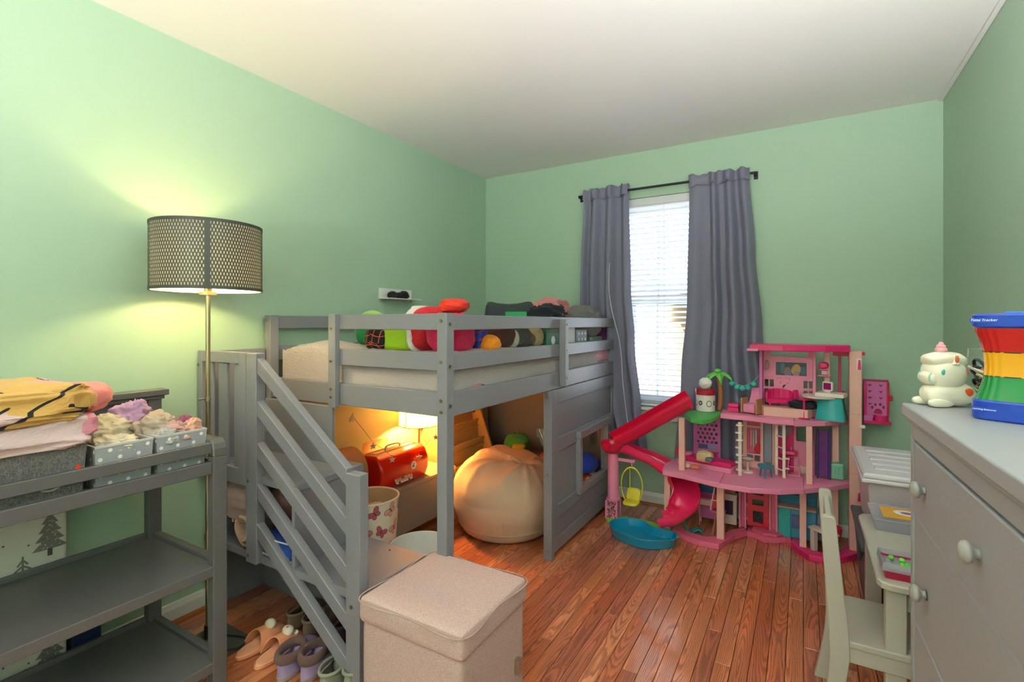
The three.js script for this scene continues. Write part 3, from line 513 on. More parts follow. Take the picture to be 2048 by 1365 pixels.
{ // crumpled little garments in the baskets
  const put = (name, label, cat, x, y, z, rx, ry, rz, color, seed, group, o = {}) => single(cat === 'sock' ? 'sock' : name, label, cat, lump(rx, ry, rz, { e: 0.9, amp: 0.2, freq: 1.6, seed, n: 52, fold: 0.32, ff: 3.4, ...o }), cloth(color, { scale: 5, bump: 0.001 }), [x, y, z], seed);
  const Y = CSH + 0.075;
  put('folded_cloth', 'cream sock heaped in the dotted basket beside the felt bin', 'sock', -1.90, Y + 0.055, -0.69, 0.075, 0.05, 0.055, '#cfc3a8', 2);
  put('folded_cloth', 'cream cotton cloth lying flat in the dotted basket beside the felt bin', 'cloth', -1.80, Y + 0.028, -0.69, 0.05, 0.028, 0.05, '#d9cdb6', 9);
  put('folded_cloth', 'dark red cloth half buried in the dotted basket beside the felt bin', 'cloth', -1.80, Y + 0.004, -0.655, 0.03, 0.024, 0.022, '#8a2b2b', 5);
  put('folded_cloth', 'lilac fuzzy sock bundle standing behind the dotted baskets', 'sock', -1.955, Y + 0.075, -0.80, 0.045, 0.055, 0.06, '#b58fb4', 7);
  put('folded_cloth', 'beige sock with rolled cuff on the sock pile', 'sock', -1.86, Y + 0.05, -0.825, 0.06, 0.042, 0.05, '#b7a493', 12);
  put('folded_cloth', 'rose pink sock lying on the sock pile', 'sock', -1.80, Y + 0.038, -0.86, 0.05, 0.035, 0.05, '#c59a94', 15);
  put('folded_cloth', 'plum sock tucked in the sock pile', 'sock', -1.82, Y + 0.043, -0.895, 0.04, 0.034, 0.026, '#8c4a66', 18);
  put('folded_cloth', 'peach sock at the corner of the sock pile', 'sock', -1.772, Y + 0.04, -0.90, 0.03, 0.034, 0.022, '#d8a48c', 21);
  put('folded_cloth', 'pale grey striped sock at the rim of the sock pile', 'sock', -1.772, Y + 0.03, -0.815, 0.03, 0.03, 0.035, '#b9b3b0', 24);
  const st = sheet((s, t) => { const a = mix(-0.4, Math.PI + 0.4, s); return [-1.96 + 0.045 * Math.cos(a), Y + 0.055 + 0.045 * Math.sin(a), -0.665 + (t - 0.5) * 0.026]; }, 24, 1);
  single('leather_strap', 'tan leather strap looped in the dotted basket beside the towels', 'strap', thicken(st, 0.003), M('#b5712c', 0.5));
}
{ // felt bin with folded blankets
  const felt = cloth('#918a89', { scale: 14, bump: 0.001, tx: weaveBump, map: tex(128, 128, (x, y, i, j) => { const v = 190 + 60 * (hash3(i, j >> 2, 3) - 0.5) + 60 * (hash3(i >> 1, j, 9) - 0.5); return [v, v, v]; }) });
  const g = thing('felt_bin', 'grey heathered felt storage bin with a small red tag', 'bin', [-1.88, CSH, -0.40]);
  part(g, 'wall', openBox(0.30, 0.40, 0.165, 0.05, 0.006, 0.2), felt); part(g, 'tag', bb(0.1445, 0.1475, 0.055, 0.085, -0.175, -0.185, 0), M('#d8321e', 0.6), 'small red label');
  part(g, 'handle', new THREE.TorusGeometry(0.03, 0.003, 6, 20, Math.PI).rotateY(Math.PI / 2).rotateX(Math.PI).translate(0.149, 0.06, -0.12), M('#b9b4a4', 0.8));
  // the stack: rounded, slightly sagging folds
  const fold = (rx, ry, rz, seed, fold = 0.1) => lump(rx, ry, rz, { e: 0.45, amp: 0.07, freq: 1.4, seed, n: 56, fold, ff: 2.6 });
  single('folded_blanket', 'white and pink plush blanket folded on the felt bin', 'blanket', fold(0.155, 0.05, 0.205, 31, 0.14), cloth('#e6c9cb', { scale: 8, bump: 0.003 }), [-1.875, CSH + 0.185, -0.405]);
  const band = single('folded_blanket', 'rose pink blanket edge folded under the yellow towel', 'blanket', fold(0.06, 0.03, 0.055, 36, 0.05), cloth('#dd8ea0', { scale: 8, bump: 0.002 }), [-1.79, CSH + 0.19, -0.575]);
  const towel = canvasTex(512, 512, (q, w, h) => {
    q.fillStyle = '#d9a95e'; q.fillRect(0, 0, w, h); q.fillStyle = '#e3961f'; q.beginPath(); q.moveTo(0, 300); q.bezierCurveTo(120, 240, 260, 330, 512, 280); q.lineTo(512, 370); q.bezierCurveTo(300, 380, 120, 330, 0, 390); q.fill();
    q.fillStyle = '#e39aa0'; q.fillRect(360, 0, 152, 250); q.fillStyle = '#d9b8b6'; q.beginPath(); q.moveTo(190, 60); q.bezierCurveTo(280, 60, 380, 110, 390, 260); q.lineTo(430, 250); q.bezierCurveTo(420, 120, 330, 20, 190, 10); q.fill();
    q.strokeStyle = '#241f22'; q.lineWidth = 9; q.lineCap = 'round'; for (const a of [[0, 60, 110, 20, 170, 50, 200, 70], [190, 60, 280, 60, 380, 110, 390, 260], [190, 10, 330, 20, 420, 120, 430, 250], [20, 170, 60, 140, 100, 110, 130, 90], [80, 200, 100, 180, 110, 170, 112, 150], [60, 430, 110, 420, 150, 440, 160, 470]]) { q.beginPath(); q.moveTo(a[0], a[1]); q.bezierCurveTo(...a.slice(2)); q.stroke(); }
  });
  towel.repeat.set(2.4, 2.4);
  single('folded_towel', 'yellow and orange beach towel with dark outlines folded on top of the blankets', 'towel', fold(0.165, 0.052, 0.20, 41, 0.12), cloth('#ffffff', { scale: 9, bump: 0.003, map: towel }), [-1.86, CSH + 0.262, -0.41]);
  single('folded_towel', 'coral pink towel corner poking out under the yellow towel', 'towel', lump(0.075, 0.042, 0.055, { e: 0.7, amp: 0.12, seed: 44, n: 32 }), cloth('#ef8f88', { scale: 8, bump: 0.002 }), [-1.85, CSH + 0.258, -0.625], 0.5);
  const tb = thing('cardboard_tube', 'brown cardboard tube with a barcode label behind the towels', 'tube', [-2.13, 0.998, -0.6]);
  wpart(tb, 'tube', rod([-2.13, 1.012, -0.42], [-2.13, 1.012, -0.66], 0.013, 20), M('#a87242', 0.8)); wpart(tb, 'label', rod([-2.13, 1.012, -0.52], [-2.13, 1.012, -0.61], 0.0134, 20), new THREE.MeshStandardMaterial({ map: canvasTex(64, 64, (q, w, h) => { q.fillStyle = '#efece4'; q.fillRect(0, 0, w, h); q.fillStyle = '#222'; for (let i = 0; i < 14; i++) q.fillRect(6 + i * 2.4, 16, i % 3 ? 1 : 1.7, 30); }), roughness: 0.7 }));
}
{ // tree print mattress standing between cart and wall, and a blue folder beside it
  const trees = canvasTex(512, 512, (q, w, h) => {
    q.fillStyle = '#d8d2c8'; q.fillRect(0, 0, w, h);
    const tree = (x, y, s, c, rows = 4) => { q.strokeStyle = c; q.fillStyle = c; q.lineCap = 'round'; q.lineWidth = 9 * s; q.beginPath(); q.moveTo(x, y - 70 * s); q.lineTo(x, y + 50 * s); q.stroke(); for (let r = 0; r < rows; r++) { const k = (18 + r * 11) * s, yy = y + (-55 + r * 28) * s; q.beginPath(); q.moveTo(x - k, yy + 24 * s); q.lineTo(x, yy); q.lineTo(x + k, yy + 24 * s); q.stroke(); } };
    const full = (x, y, s) => { q.fillStyle = '#77706c'; q.beginPath(); q.moveTo(x, y - 80 * s); for (let r = 0; r < 4; r++) { const k = (28 + 10 * r) * s, yy = y + (-60 + 36 * r) * s; q.lineTo(x + k, yy + 24 * s); q.lineTo(x + k * 0.55, yy + 26 * s); } for (let r = 3; r >= 0; r--) { const k = (28 + 10 * r) * s, yy = y + (-60 + 36 * r) * s; q.lineTo(x - k * 0.55, yy + 26 * s); q.lineTo(x - k, yy + 24 * s); } q.fill(); q.fillStyle = '#e8e2da'; for (let i = 0; i < 40; i++) { q.beginPath(); q.arc(x + (hash3(i, 1, 1) - 0.5) * 70 * s, y + (hash3(i, 2, 1) - 0.4) * 120 * s, 2, 0, 7); q.fill(); } q.fillStyle = '#3a3433'; q.fillRect(x - 8 * s, y + 72 * s, 16 * s, 30 * s); };
    full(160, 150, 1.05); tree(330, 90, 0.7, '#7c2f33'); tree(70, 290, 0.85, '#77706c'); tree(260, 300, 0.95, '#77706c'); tree(420, 210, 0.9, '#77706c'); full(430, 400, 0.8); tree(60, 460, 0.7, '#7c2f33');
    q.fillStyle = '#c99490'; for (const [x, y] of [[150, 420], [350, 470]]) { q.beginPath(); q.moveTo(x - 70, y + 60); q.quadraticCurveTo(x, y - 70, x + 70, y + 60); q.fill(); }
    q.fillStyle = '#5d5753'; for (let i = 0; i < 16; i++) { q.beginPath(); q.arc(hash3(i, 7, 2) * 512, hash3(i, 8, 2) * 512, 4, 0, 7); q.fill(); }
  });
  trees.repeat.set(2.6, 2.6);
  const g = bb(XL + 0.018, XL + 0.085, 0.02, 0.72, -0.70, -0.06, 0.012, 2), p = g.attributes.position, u = g.attributes.uv; for (let i = 0; i < p.count; i++) u.setXY(i, -p.getZ(i) + 0.2354, p.getY(i) + 0.1065);
  single('crib_mattress', 'cream crib mattress with pine tree print leaning behind the cart', 'mattress', g, new THREE.MeshStandardMaterial({ map: trees, roughness: 0.8 }));
  single('folder_box', 'navy blue flat box standing behind the cart', 'box', bb(XL + 0.016, XL + 0.075, 0.018, 0.30, -0.80, -0.715, 0.004), M('#1c2a55', 0.5));
}
// ---------------------------------------------------------------- shoes under the stairs
// local frame of a shoe: z from heel (0) to toe (-L), x across
function place(parentName, label, cat, heel, toe, group) { const d = toe.clone().sub(heel); return thing(parentName, label, cat, [heel.x, 0, heel.z], Math.atan2(-d.x, -d.z), group); }
function soleShape(L, W) { return Array.from({ length: 28 }, (_, i) => { const a = i / 28 * 2 * Math.PI, z = Math.cos(a), x = Math.sin(a); const wid = W / 2 * (0.86 + 0.16 * (z < 0 ? 1 : -0.2)) * (1 - 0.10 * Math.exp(-(z - 0.15) * (z - 0.15) * 8)); return [x * wid, -L / 2 + z * L / 2 * (z < 0 ? 1 : 1)]; }); }
// upper as a shell: rings round the foot from the sole up, height differs along the foot
function upper(L, W, hHeel, hMid, hToe, open0, open1, inset = 0.004) {
  // open0..open1: share of the length (from the heel) that stays open on top
  return sheet((s, t) => {
    const a = s * 2 * Math.PI, c = Math.cos(a), k = (1 - c) / 2, z0 = -L / 2 + c * (L / 2 - inset), wid = (W / 2 - inset) * (c < 0 ? 1.0 : 0.88), x0 = Math.sin(a) * wid;
    const h = k < 0.45 ? mix(hHeel, hMid, sm(k / 0.45)) : mix(hMid, hToe, sm((k - 0.45) / 0.55));
    const q = Math.sin(t * Math.PI / 2), pull = t < 0.6 ? 0 : sm((t - 0.6) / 0.4);
    const zo = mix(-L * open0 - 0.01, -L * open1, k), tz = mix(z0, k < 0.5 ? z0 + (zo - z0) * 0.35 : mix(z0, -L * open1, 1), pull * (k < 0.5 ? 0.5 : 1));
    const tx = x0 * (1 - pull * (k < 0.55 ? 0.15 : 0.35));
    return [tx, 0.012 + h * (k < 0.55 ? t : q), tz];
  }, 40, 12, true);
}
{
  const peach = M('#e89a72', 0.55), lilac = cloth('#a58fb8', { scale: 10, bump: 0.0006 }), fleeceB = cloth('#8a635c', { scale: 26, bump: 0.004 }), tan = M('#7a6350', 0.7), cream = M('#e6ddc2', 0.5);
  const clog = (label, heel, toe, deco) => {
    const g = place('slipper', label, 'slipper', heel, toe, 'peach slippers'), L = 0.21, W = 0.085;
    part(g, 'sole', slab(soleShape(L, W), 0, 0.022, 0.006), peach);
    part(g, 'footbed', slab(soleShape(L - 0.012, W - 0.012).map(([x, z]) => [x, z - 0.006]), 0.02, 0.026, 0.001), M('#eba883', 0.6));
    part(g, 'upper', thicken(sheet((s, t) => { const zt = -L * (0.42 + 0.55 * t) - 0.0, a = mix(0, Math.PI, s), r = Math.sqrt(Math.max(0, 1 - Math.pow(clamp((t - 0.25) / 0.75), 2.6))), w = (W / 2 + 0.003) * (0.93 + 0.07 * Math.sin(t * 3)) * mix(1, r, clamp(t * 1.3)), h = 0.055 * mix(1, 0.6, t) * r; return [Math.cos(a) * w, 0.016 + Math.sin(a) * h, zt + 0.03 * (1 - t) * (1 - Math.sin(a))]; }, 26, 16), 0.005), peach);
    part(g, 'charm', egg(0.024, 0.018, 0.02, 0.006, 0.072, -L * 0.66, 14), cream, 'cream round charm'); if (deco) { part(g, 'charm', egg(0.011, 0.009, 0.01, 0.02, 0.055, -L * 0.78, 10), cream); part(g, 'dot', egg(0.006, 0.004, 0.006, 0.008, 0.087, -L * 0.64, 8), M('#e07a62', 0.6)); }
  };
  clog('peach rubber slipper beside the lamp base', onY(471, 1326), onY(558, 1272), false);
  clog('peach rubber slipper next to the lilac slippers, with a red dotted charm', onY(509, 1344), onY(590, 1287), true);
  const boot = (label, heel, toe, um, lm, sm_, L, W, group, name = 'slipper', cat = 'slipper') => {
    const g = place(name, label, cat, heel, toe, group);
    part(g, 'sole', slab(soleShape(L, W), 0, 0.024, 0.005), sm_);
    part(g, 'upper', thicken(upper(L, W, 0.062, 0.05, 0.03, 0.05, 0.55), 0.004), um);
    part(g, 'vamp', lump(W / 2 - 0.002, 0.032, L * 0.26, { e: 0.85, amp: 0.03, n: 24, flat: 0.5 }).translate(0, 0.036, -L * 0.72), um);
    if (lm) part(g, 'lining', new THREE.TorusGeometry(1, 0.24, 10, 36).rotateX(Math.PI / 2).scale(W / 2 - 0.007, 0.075, L * 0.27).translate(0, 0.078, -L * 0.32), lm, 'fluffy brown lining'); else part(g, 'collar', new THREE.TorusGeometry(1, 0.12, 8, 32).rotateX(Math.PI / 2).scale(W / 2 - 0.005, 0.05, L * 0.27).translate(0, 0.074, -L * 0.32), um);
    part(g, 'insole', slab(soleShape(L - 0.02, W - 0.02).map(([x, z]) => [x, z - 0.01]), 0.024, 0.03, 0.001), M('#4a342f', 0.9));
  };
  const rub = M('#9a8486', 0.7);
  boot('lilac fleece lined slipper touching the peach slipper', onY(556, 1371), onY(618, 1310), lilac, fleeceB, rub, 0.205, 0.088, 'lilac slippers');
  boot('lilac fleece lined slipper beside the grey sneaker', onY(604, 1374), onY(660, 1311), lilac, fleeceB, rub, 0.205, 0.088, 'lilac slippers');
  boot('brown slip-on shoe standing behind the peach slippers', onY(575, 1272), onY(628, 1232), tan, null, M('#5c4a3c', 0.8), 0.19, 0.078, 'brown slip-on shoes', 'slip_on_shoe', 'shoe');
  boot('brown slip-on shoe behind the slanted railing', onY(606, 1287), onY(656, 1246), tan, null, M('#5c4a3c', 0.8), 0.19, 0.078, 'brown slip-on shoes', 'slip_on_shoe', 'shoe');
  const olive = M('#8a8c7c', 0.6), plum = cloth('#5d4560', { scale: 8, bump: 0.0006 });
  boot('olive grey sneaker in front of the lilac slippers', onY(641, 1402), onY(698, 1338), olive, null, M('#c9c7b4', 0.6), 0.205, 0.085, 'olive grey sneakers', 'sneaker', 'shoe');
  boot('olive grey sneaker against the railing post', onY(690, 1400), onY(742, 1338), olive, null, M('#c9c7b4', 0.6), 0.205, 0.085, 'olive grey sneakers', 'sneaker', 'shoe');
  boot('dark plum shoe deep under the stairs', onY(668, 1300), onY(705, 1262), plum, null, M('#3a2d3c', 0.8), 0.18, 0.076, 'plum shoes', 'slip_on_shoe', 'shoe');
}
// ---------------------------------------------------------------- what is kept in the stairs
{
  const put = (name, label, cat, geo, color, at, r = 0) => single(name, label, cat, geo, cloth(color, { scale: 6, bump: 0.002 }), at, r);
  put('rolled_blanket', 'dusty pink blanket stuffed into the stair cubby', 'blanket', lump(0.16, 0.115, 0.115, { e: 0.8, amp: 0.10, freq: 1.3, seed: 51, n: 64, fold: 0.16, ff: 2.4 }), '#a3857f', [-2.0, STEP + 0.19, -1.30]);
  const roll = sheet((s, t) => { const a = s * 5 * Math.PI, r = 0.03 + 0.062 * s, wob = 1 + 0.06 * noise(s * 5, t * 3, 4); return [-1.965 + Math.cos(a) * r * 0.8 * wob, STEP + 0.088 + Math.sin(a) * r * wob * 0.95, -1.185 - t * 0.16 + 0.012 * noise(s * 8, t * 2, 1)]; }, 110, 8);
  put('rolled_blanket', 'cream pink fleece blanket rolled up at the mouth of the stair cubby', 'blanket', thicken(roll, 0.01), '#d9b19a', [0, 0, 0]);
  put('rolled_blanket', 'brown pink bedding heaped against the stair riser', 'bedding', lump(0.115, 0.10, 0.10, { e: 0.85, amp: 0.12, seed: 57, n: 48, fold: 0.2, ff: 2.6 }), '#5e423d', [-1.80, STEP + 0.19, -1.31]);
  const cu = thing('seat_cushion', 'navy blue cushion with white piping in the stair cubby', 'cushion', [-1.76, STEP, -1.30]);
  part(cu, 'cover', new RoundedBoxGeometry(0.2, 0.085, 0.22, 4, 0.03).translate(0, 0.045, 0), cloth('#1d3f8f', { scale: 4, bump: 0.0006 }));
  for (const y of [0.012, 0.078]) part(cu, 'piping', tube([[-0.1, y, 0.11], [0, y - 0.002, 0.113], [0.1, y, 0.11]], 0.003, 14, 6), white);
}
// ---------------------------------------------------------------- storage ottoman
{
  const x0 = -1.222, x1 = -0.812, z0 = -1.495, z1 = -1.112, top = 0.385;
  const lin = tex(256, 256, (x, y, i, j) => { const v = 224 + 34 * (hash3(i >> 1, j, 1) - 0.5) + 34 * (hash3(i, j >> 1, 2) - 0.5); return [v, v - 12, v - 14]; });
  lin.repeat.set(4, 4);
  const m = cloth('#e0c8c2', { scale: 16, bump: 0.0008, tx: weaveBump, map: lin });
  const g = thing('storage_ottoman', 'pink beige linen storage ottoman with a padded lid', 'ottoman', [(x0 + x1) / 2, 0, (z0 + z1) / 2]);
  const i = 0.012; part(g, 'body', padBox(x1 - x0 - 2 * i, 0.318, z1 - z0 - 2 * i, 0.007).translate(0, 0.159, 0), m);
  const lid = padBox(x1 - x0, 0.082, z1 - z0, 0.02, 0.008);
  const ld = part(g, 'lid', lid.translate(0, 0.34, 0), m);
  const a = (x1 - x0) / 2 - 0.004, b = (z1 - z0) / 2 - 0.004; part(ld, 'piping', tube([[-a, 0.372, b], [0, 0.3725, b + 0.001], [a, 0.372, b], [a + 0.001, 0.3725, 0], [a, 0.372, -b], [0, 0.3725, -b - 0.001], [-a, 0.372, -b], [-a - 0.001, 0.3725, 0]], 0.0022, 120, 6, true), m);
  wpart(g, 'clasp', bb(x1 - i, x1 + 0.004, 0.09, 0.135, z0 + 0.05, z0 + 0.075, 0.002), steel);
}

// ---------------------------------------------------------------- toys and clothes on the bed
{
  const BT = 1.122;   // top of the blanket
  const soft = (name, label, cat, geo, color, at, turn = 0, o = {}) => single(name, label, cat, geo, cloth(color, { scale: 6, bump: 0.002, ...o }), at, turn);
  const EX = (u, z) => onZ(u, 680, z).x, SZ = (u, x) => onX(u, 680, x).z;
  { const t = thing('plush_toy', 'green round plush toy with a pale green rim behind the end rail', 'plush toy', [EX(748, -1.80), BT, -1.80]);
    part(t, 'body', lump(0.10, 0.088, 0.075, { e: 0.9, amp: 0.04, n: 28 }).translate(0, 0.088, 0), cloth('#1f7a45', { scale: 6, bump: 0.002 }));
    part(t, 'rim', new THREE.TorusGeometry(0.095, 0.02, 10, 32).scale(1, 0.88, 1).translate(0, 0.09, 0.012), cloth('#a9cf6f', { scale: 6, bump: 0.002 })); }
  soft('plush_cushion', 'black plush cushion with thin orange lines behind the end rail', 'cushion', lump(0.065, 0.055, 0.04, { e: 0.75, amp: 0.04, n: 28 }).translate(0, 0.055, 0), '#ffffff', [EX(757, -1.64), BT, -1.64], 0.1, { map: (() => { const t = canvasTex(256, 256, (q, w, h) => { q.fillStyle = '#15161c'; q.fillRect(0, 0, w, h); q.strokeStyle = '#e2552f'; q.lineWidth = 6; for (let i = -2; i < 6; i++) { q.beginPath(); q.moveTo(i * 64, 0); q.quadraticCurveTo(i * 64 + 60, 120, i * 64 + 20, 256); q.stroke(); q.beginPath(); q.moveTo(0, i * 60); q.quadraticCurveTo(128, i * 60 + 50, 256, i * 60 + 10); q.stroke(); } }); t.repeat.set(7, 7); return t; })() });
  soft('plush_toy', 'lime green bolster plush lying behind the end rail', 'plush toy', lump(0.10, 0.062, 0.062, { e: 0.55, amp: 0.03, n: 36 }).translate(0, 0.062, 0), '#a9cf2c', [EX(806, -1.68), BT, -1.68]);
  { const x = EX(866, -1.72), t = thing('plush_blanket', 'red plush throw with a white fluffy band at the bed corner', 'throw', [x, BT, -1.70]);
    part(t, 'throw', lump(0.058, 0.10, 0.12, { e: 0.75, amp: 0.06, n: 40 }).translate(0, 0.095, 0), cloth('#c8202c', { scale: 8, bump: 0.004 }));
    part(t, 'band', lump(0.02, 0.108, 0.13, { e: 0.7, amp: 0.06, freq: 4, n: 36 }).rotateZ(0.12).translate(-0.018, 0.097, 0.004), cloth('#f1eadf', { scale: 10, bump: 0.006 })); }
  soft('fluffy_pillow', 'hot pink fluffy pillow pressed against the corner post', 'pillow', lump(0.075, 0.088, 0.115, { e: 0.7, amp: 0.06, freq: 2.4, seed: 5, n: 44 }).translate(0, 0.083, 0), '#d91f53', [-1.285, BT, -1.685], 0, { scale: 12, bump: 0.006 });
  soft('fluffy_pillow', 'cream fluffy pillow peeking over the end rail', 'pillow', lump(0.11, 0.06, 0.08, { e: 0.8, amp: 0.1, freq: 3, n: 36 }), '#eee6d4', [EX(862, -1.86), 1.26, -1.86], 0, { scale: 12, bump: 0.006 });
  soft('knit_hat', 'red hat lying on top of the pink pillow pile', 'hat', lump(0.065, 0.03, 0.075, { e: 0.8, amp: 0.1, n: 32, fold: 0.1 }), '#e23a25', [-1.36, 1.325, -1.80], 0.5);
  soft('plush_toy', 'pink plush heap behind the corner post', 'plush toy', lump(0.10, 0.09, 0.10, { e: 0.85, amp: 0.08, n: 36 }), '#dc3560', [-1.42, 1.20, -1.83]);
  soft('plush_tube', 'blue and red striped plush tube next to the hot pink pillow', 'plush toy', lump(0.03, 0.075, 0.035, { e: 0.6, amp: 0.03, n: 24 }).translate(0, 0.07, 0), '#ffffff', [-1.255, BT, SZ(965, -1.24)], 0, { map: (() => { const t = tex(8, 64, (x, y) => (y * 4 % 1) > 0.75 ? [190, 40, 40] : [40, 62, 160]); t.repeat.set(1, 7); return t; })() });
  soft('baseball_cap', 'orange cloth cap tucked behind the side rail', 'cap', lump(0.055, 0.042, 0.05, { e: 0.85, amp: 0.05, n: 28, fold: 0.04 }).translate(0, 0.03, 0), '#e88a1c', [-1.225, BT, SZ(982, -1.21)]);
  { const t = thing('plush_toy', 'dark brown plush animal with a white chest behind the side rail', 'plush toy', [-1.28, BT, SZ(1000, -1.27)]);
    part(t, 'body', lump(0.075, 0.068, 0.095, { e: 0.85, amp: 0.05, n: 30 }).translate(0, 0.066, 0), cloth('#4e2a23', { scale: 8, bump: 0.004 })); part(t, 'chest', egg(0.03, 0.045, 0.03, 0.05, 0.05, -0.06, 16), cloth('#e7dccb', { scale: 8, bump: 0.004 })); part(t, 'ear', egg(0.02, 0.025, 0.012, 0.0, 0.12, 0.05, 12), cloth('#4e2a23', { scale: 8, bump: 0.004 })); }
  { const t = thing('plush_toy', 'grey and tan plush animal lying behind the side rail', 'plush toy', [-1.26, BT, SZ(1038, -1.25)]);
    part(t, 'body', lump(0.065, 0.06, 0.09, { e: 0.85, amp: 0.08, seed: 4, n: 30 }).translate(0, 0.058, 0), cloth('#4a4540', { scale: 8, bump: 0.004 })); part(t, 'muzzle', egg(0.035, 0.032, 0.04, 0.04, 0.045, -0.05, 16), cloth('#6a5440', { scale: 8, bump: 0.004 })); part(t, 'paw', egg(0.02, 0.022, 0.024, 0.05, 0.028, -0.09, 12), cloth('#c2a476', { scale: 8, bump: 0.003 })); }
  { const t = thing('plush_toy', 'tan striped plush animal beside the green card box', 'plush toy', [-1.26, BT, SZ(1070, -1.25)]);
    part(t, 'body', lump(0.06, 0.055, 0.10, { e: 0.85, amp: 0.06, seed: 8, n: 30 }).translate(0, 0.052, 0), cloth('#b9a07a', { scale: 8, bump: 0.003 })); for (let k = 0; k < 3; k++) part(t, 'stripe', new THREE.TorusGeometry(1, 0.07, 6, 28).rotateY(0).scale(0.062, 0.055, 0.08).translate(0, 0.054, -0.01 - 0.03 * k), cloth('#4d4039', { scale: 8, bump: 0.003 })); }
  const boxy = (name, label, cat, u0, u1, h, c, x0 = -1.28, mat) => { const z0 = SZ(u0, -1.2), z1 = SZ(u1, -1.2), t = thing(name, label, cat, [(x0 - 1.19) / 2, BT, (z0 + z1) / 2]); part(t, 'box', cb(-1.19 - x0, h, z0 - z1, 0, h / 2, 0, 0.004), mat || M(c, 0.6)); return t; };
  { const t = boxy('card_box', 'green toy box with a white round seal by the guard post', 'box', 1090, 1118, 0.105, '#1d6a42'); part(t, 'seal', new THREE.CylinderGeometry(0.024, 0.024, 0.002, 20).rotateZ(Math.PI / 2).translate(0.046, 0.032, 0.01), M('#dfe3dc', 0.6)); part(t, 'panel', cb(0.002, 0.03, 0.11, 0.046, 0.085, 0, 0), M('#7d8a5f', 0.7)); }
  boxy('card_box', 'plain white card box just past the guard post', 'box', 1130, 1147, 0.10, '#d8d8d6');
  { const t = boxy('card_box', 'silver grey box with white dots between the white box and a tin', 'box', 1150, 1171, 0.085, '#8f949b'); for (let i = 0; i < 2; i++) for (let j = 0; j < 3; j++) part(t, 'dot', new THREE.CylinderGeometry(0.009, 0.009, 0.002, 12).rotateZ(Math.PI / 2).translate(0.046, 0.025 + i * 0.036, -0.05 + j * 0.05), white); }
  { const t = thing('toy_tin', 'small round tin with a black and gold coil pattern behind the far side rail', 'tin', [-1.26, BT + 0.03, SZ(1196, -1.24)]); part(t, 'tin', new THREE.CylinderGeometry(0.045, 0.045, 0.14, 24).rotateX(Math.PI / 2).translate(0, 0.045, 0), M('#8a7a3a', 0.5)); part(t, 'lid', new THREE.CylinderGeometry(0.046, 0.046, 0.03, 24).rotateX(Math.PI / 2).translate(0, 0.045, -0.06), M('#cfc8c0', 0.5)); for (let k = 0; k < 3; k++) part(t, 'stripe', new THREE.TorusGeometry(0.0455, 0.004, 6, 28).translate(0, 0.045, 0.045 - 0.03 * k), black); }
  boxy('card_box', 'deep purple box at the far end of the side rail', 'box', 1204, 1228, 0.095, '#6a1f56');
  single('toy_packet', 'lilac and green toy packet under the tin', 'toy', cb(0.05, 0.035, 0.26, 0, 0.0175, 0, 0.01, 2), new THREE.MeshStandardMaterial({ map: tex(64, 16, (x, y) => noise(x * 9, y * 3, 2) > 0.1 ? [90, 150, 60] : [150, 130, 190]), roughness: 0.5 }), [-1.225, BT, SZ(1190, -1.22)]);
  // the heap at the head of the bed
  const cu = thing('throw_cushion', 'charcoal square cushion leaning at the head of the bed', 'cushion', [onX(1018, 620, -1.62).x, BT, onX(1018, 620, -1.62).z]);
  part(cu, 'cover', (() => { const g = lump(0.155, 0.14, 0.05, { e: 0.42, amp: 0.03, n: 44 }); const p = g.attributes.position; for (let i = 0; i < p.count; i++) { const q = Math.pow(Math.abs(p.getX(i)) / 0.155, 3) * 0.024; p.setY(i, p.getY(i) + Math.sign(p.getY(i)) * q - (p.getY(i) > 0 ? 0.03 * (1 - Math.pow(Math.abs(p.getX(i)) / 0.155, 2)) * 0.7 : 0)); } g.computeVertexNormals(); return g.rotateY(0.55).translate(0, 0.125, 0); })(), cloth('#3b4043', { scale: 12, bump: 0.001, tx: weaveBump }));
  part(cu, 'label', cb(0.05, 0.035, 0.002, 0.12, 0.175, 0.02, 0).rotateY(0.5), white); single('paper_card', 'bright green folded card on the charcoal cushion', 'card', cb(0.13, 0.05, 0.02, 0, 0.17, 0, 0.004).rotateY(0.5), M('#1f9a58', 0.6), [onX(1032, 625, -1.5).x, BT, onX(1032, 625, -1.5).z]);
  const H = (u, x) => onX(u, 625, x);
  soft('hooded_jacket', 'black jacket heaped at the head of the bed', 'jacket', lump(0.12, 0.105, 0.20, { e: 0.8, amp: 0.1, seed: 3, n: 48, fold: 0.16, ff: 2.6 }), '#1d2029', [-1.45, BT + 0.14, H(1092, -1.45).z]);
  soft('pink_sweater', 'salmon pink sweater crumpled behind the black jacket', 'sweater', lump(0.13, 0.12, 0.21, { e: 0.85, amp: 0.16, seed: 6, n: 56, fold: 0.25, ff: 2.2 }), '#d98888', [-1.47, BT + 0.15, -3.0]);
  soft('fluffy_throw', 'grey shaggy throw piled at the head of the bed', 'throw', lump(0.10, 0.11, 0.19, { e: 0.8, amp: 0.08, freq: 3, seed: 9, n: 52 }), '#7b7473', [-1.275, BT + 0.135, -3.14], 0, { scale: 14, bump: 0.009 });
  soft('crumpled_sheet', 'white and rose sheet bunched at the far side rail', 'sheet', lump(0.04, 0.055, 0.19, { e: 0.75, amp: 0.14, seed: 14, n: 40, fold: 0.2 }), '#e3a6b0', [-1.215, 1.04, H(1195, -1.21).z]);
}
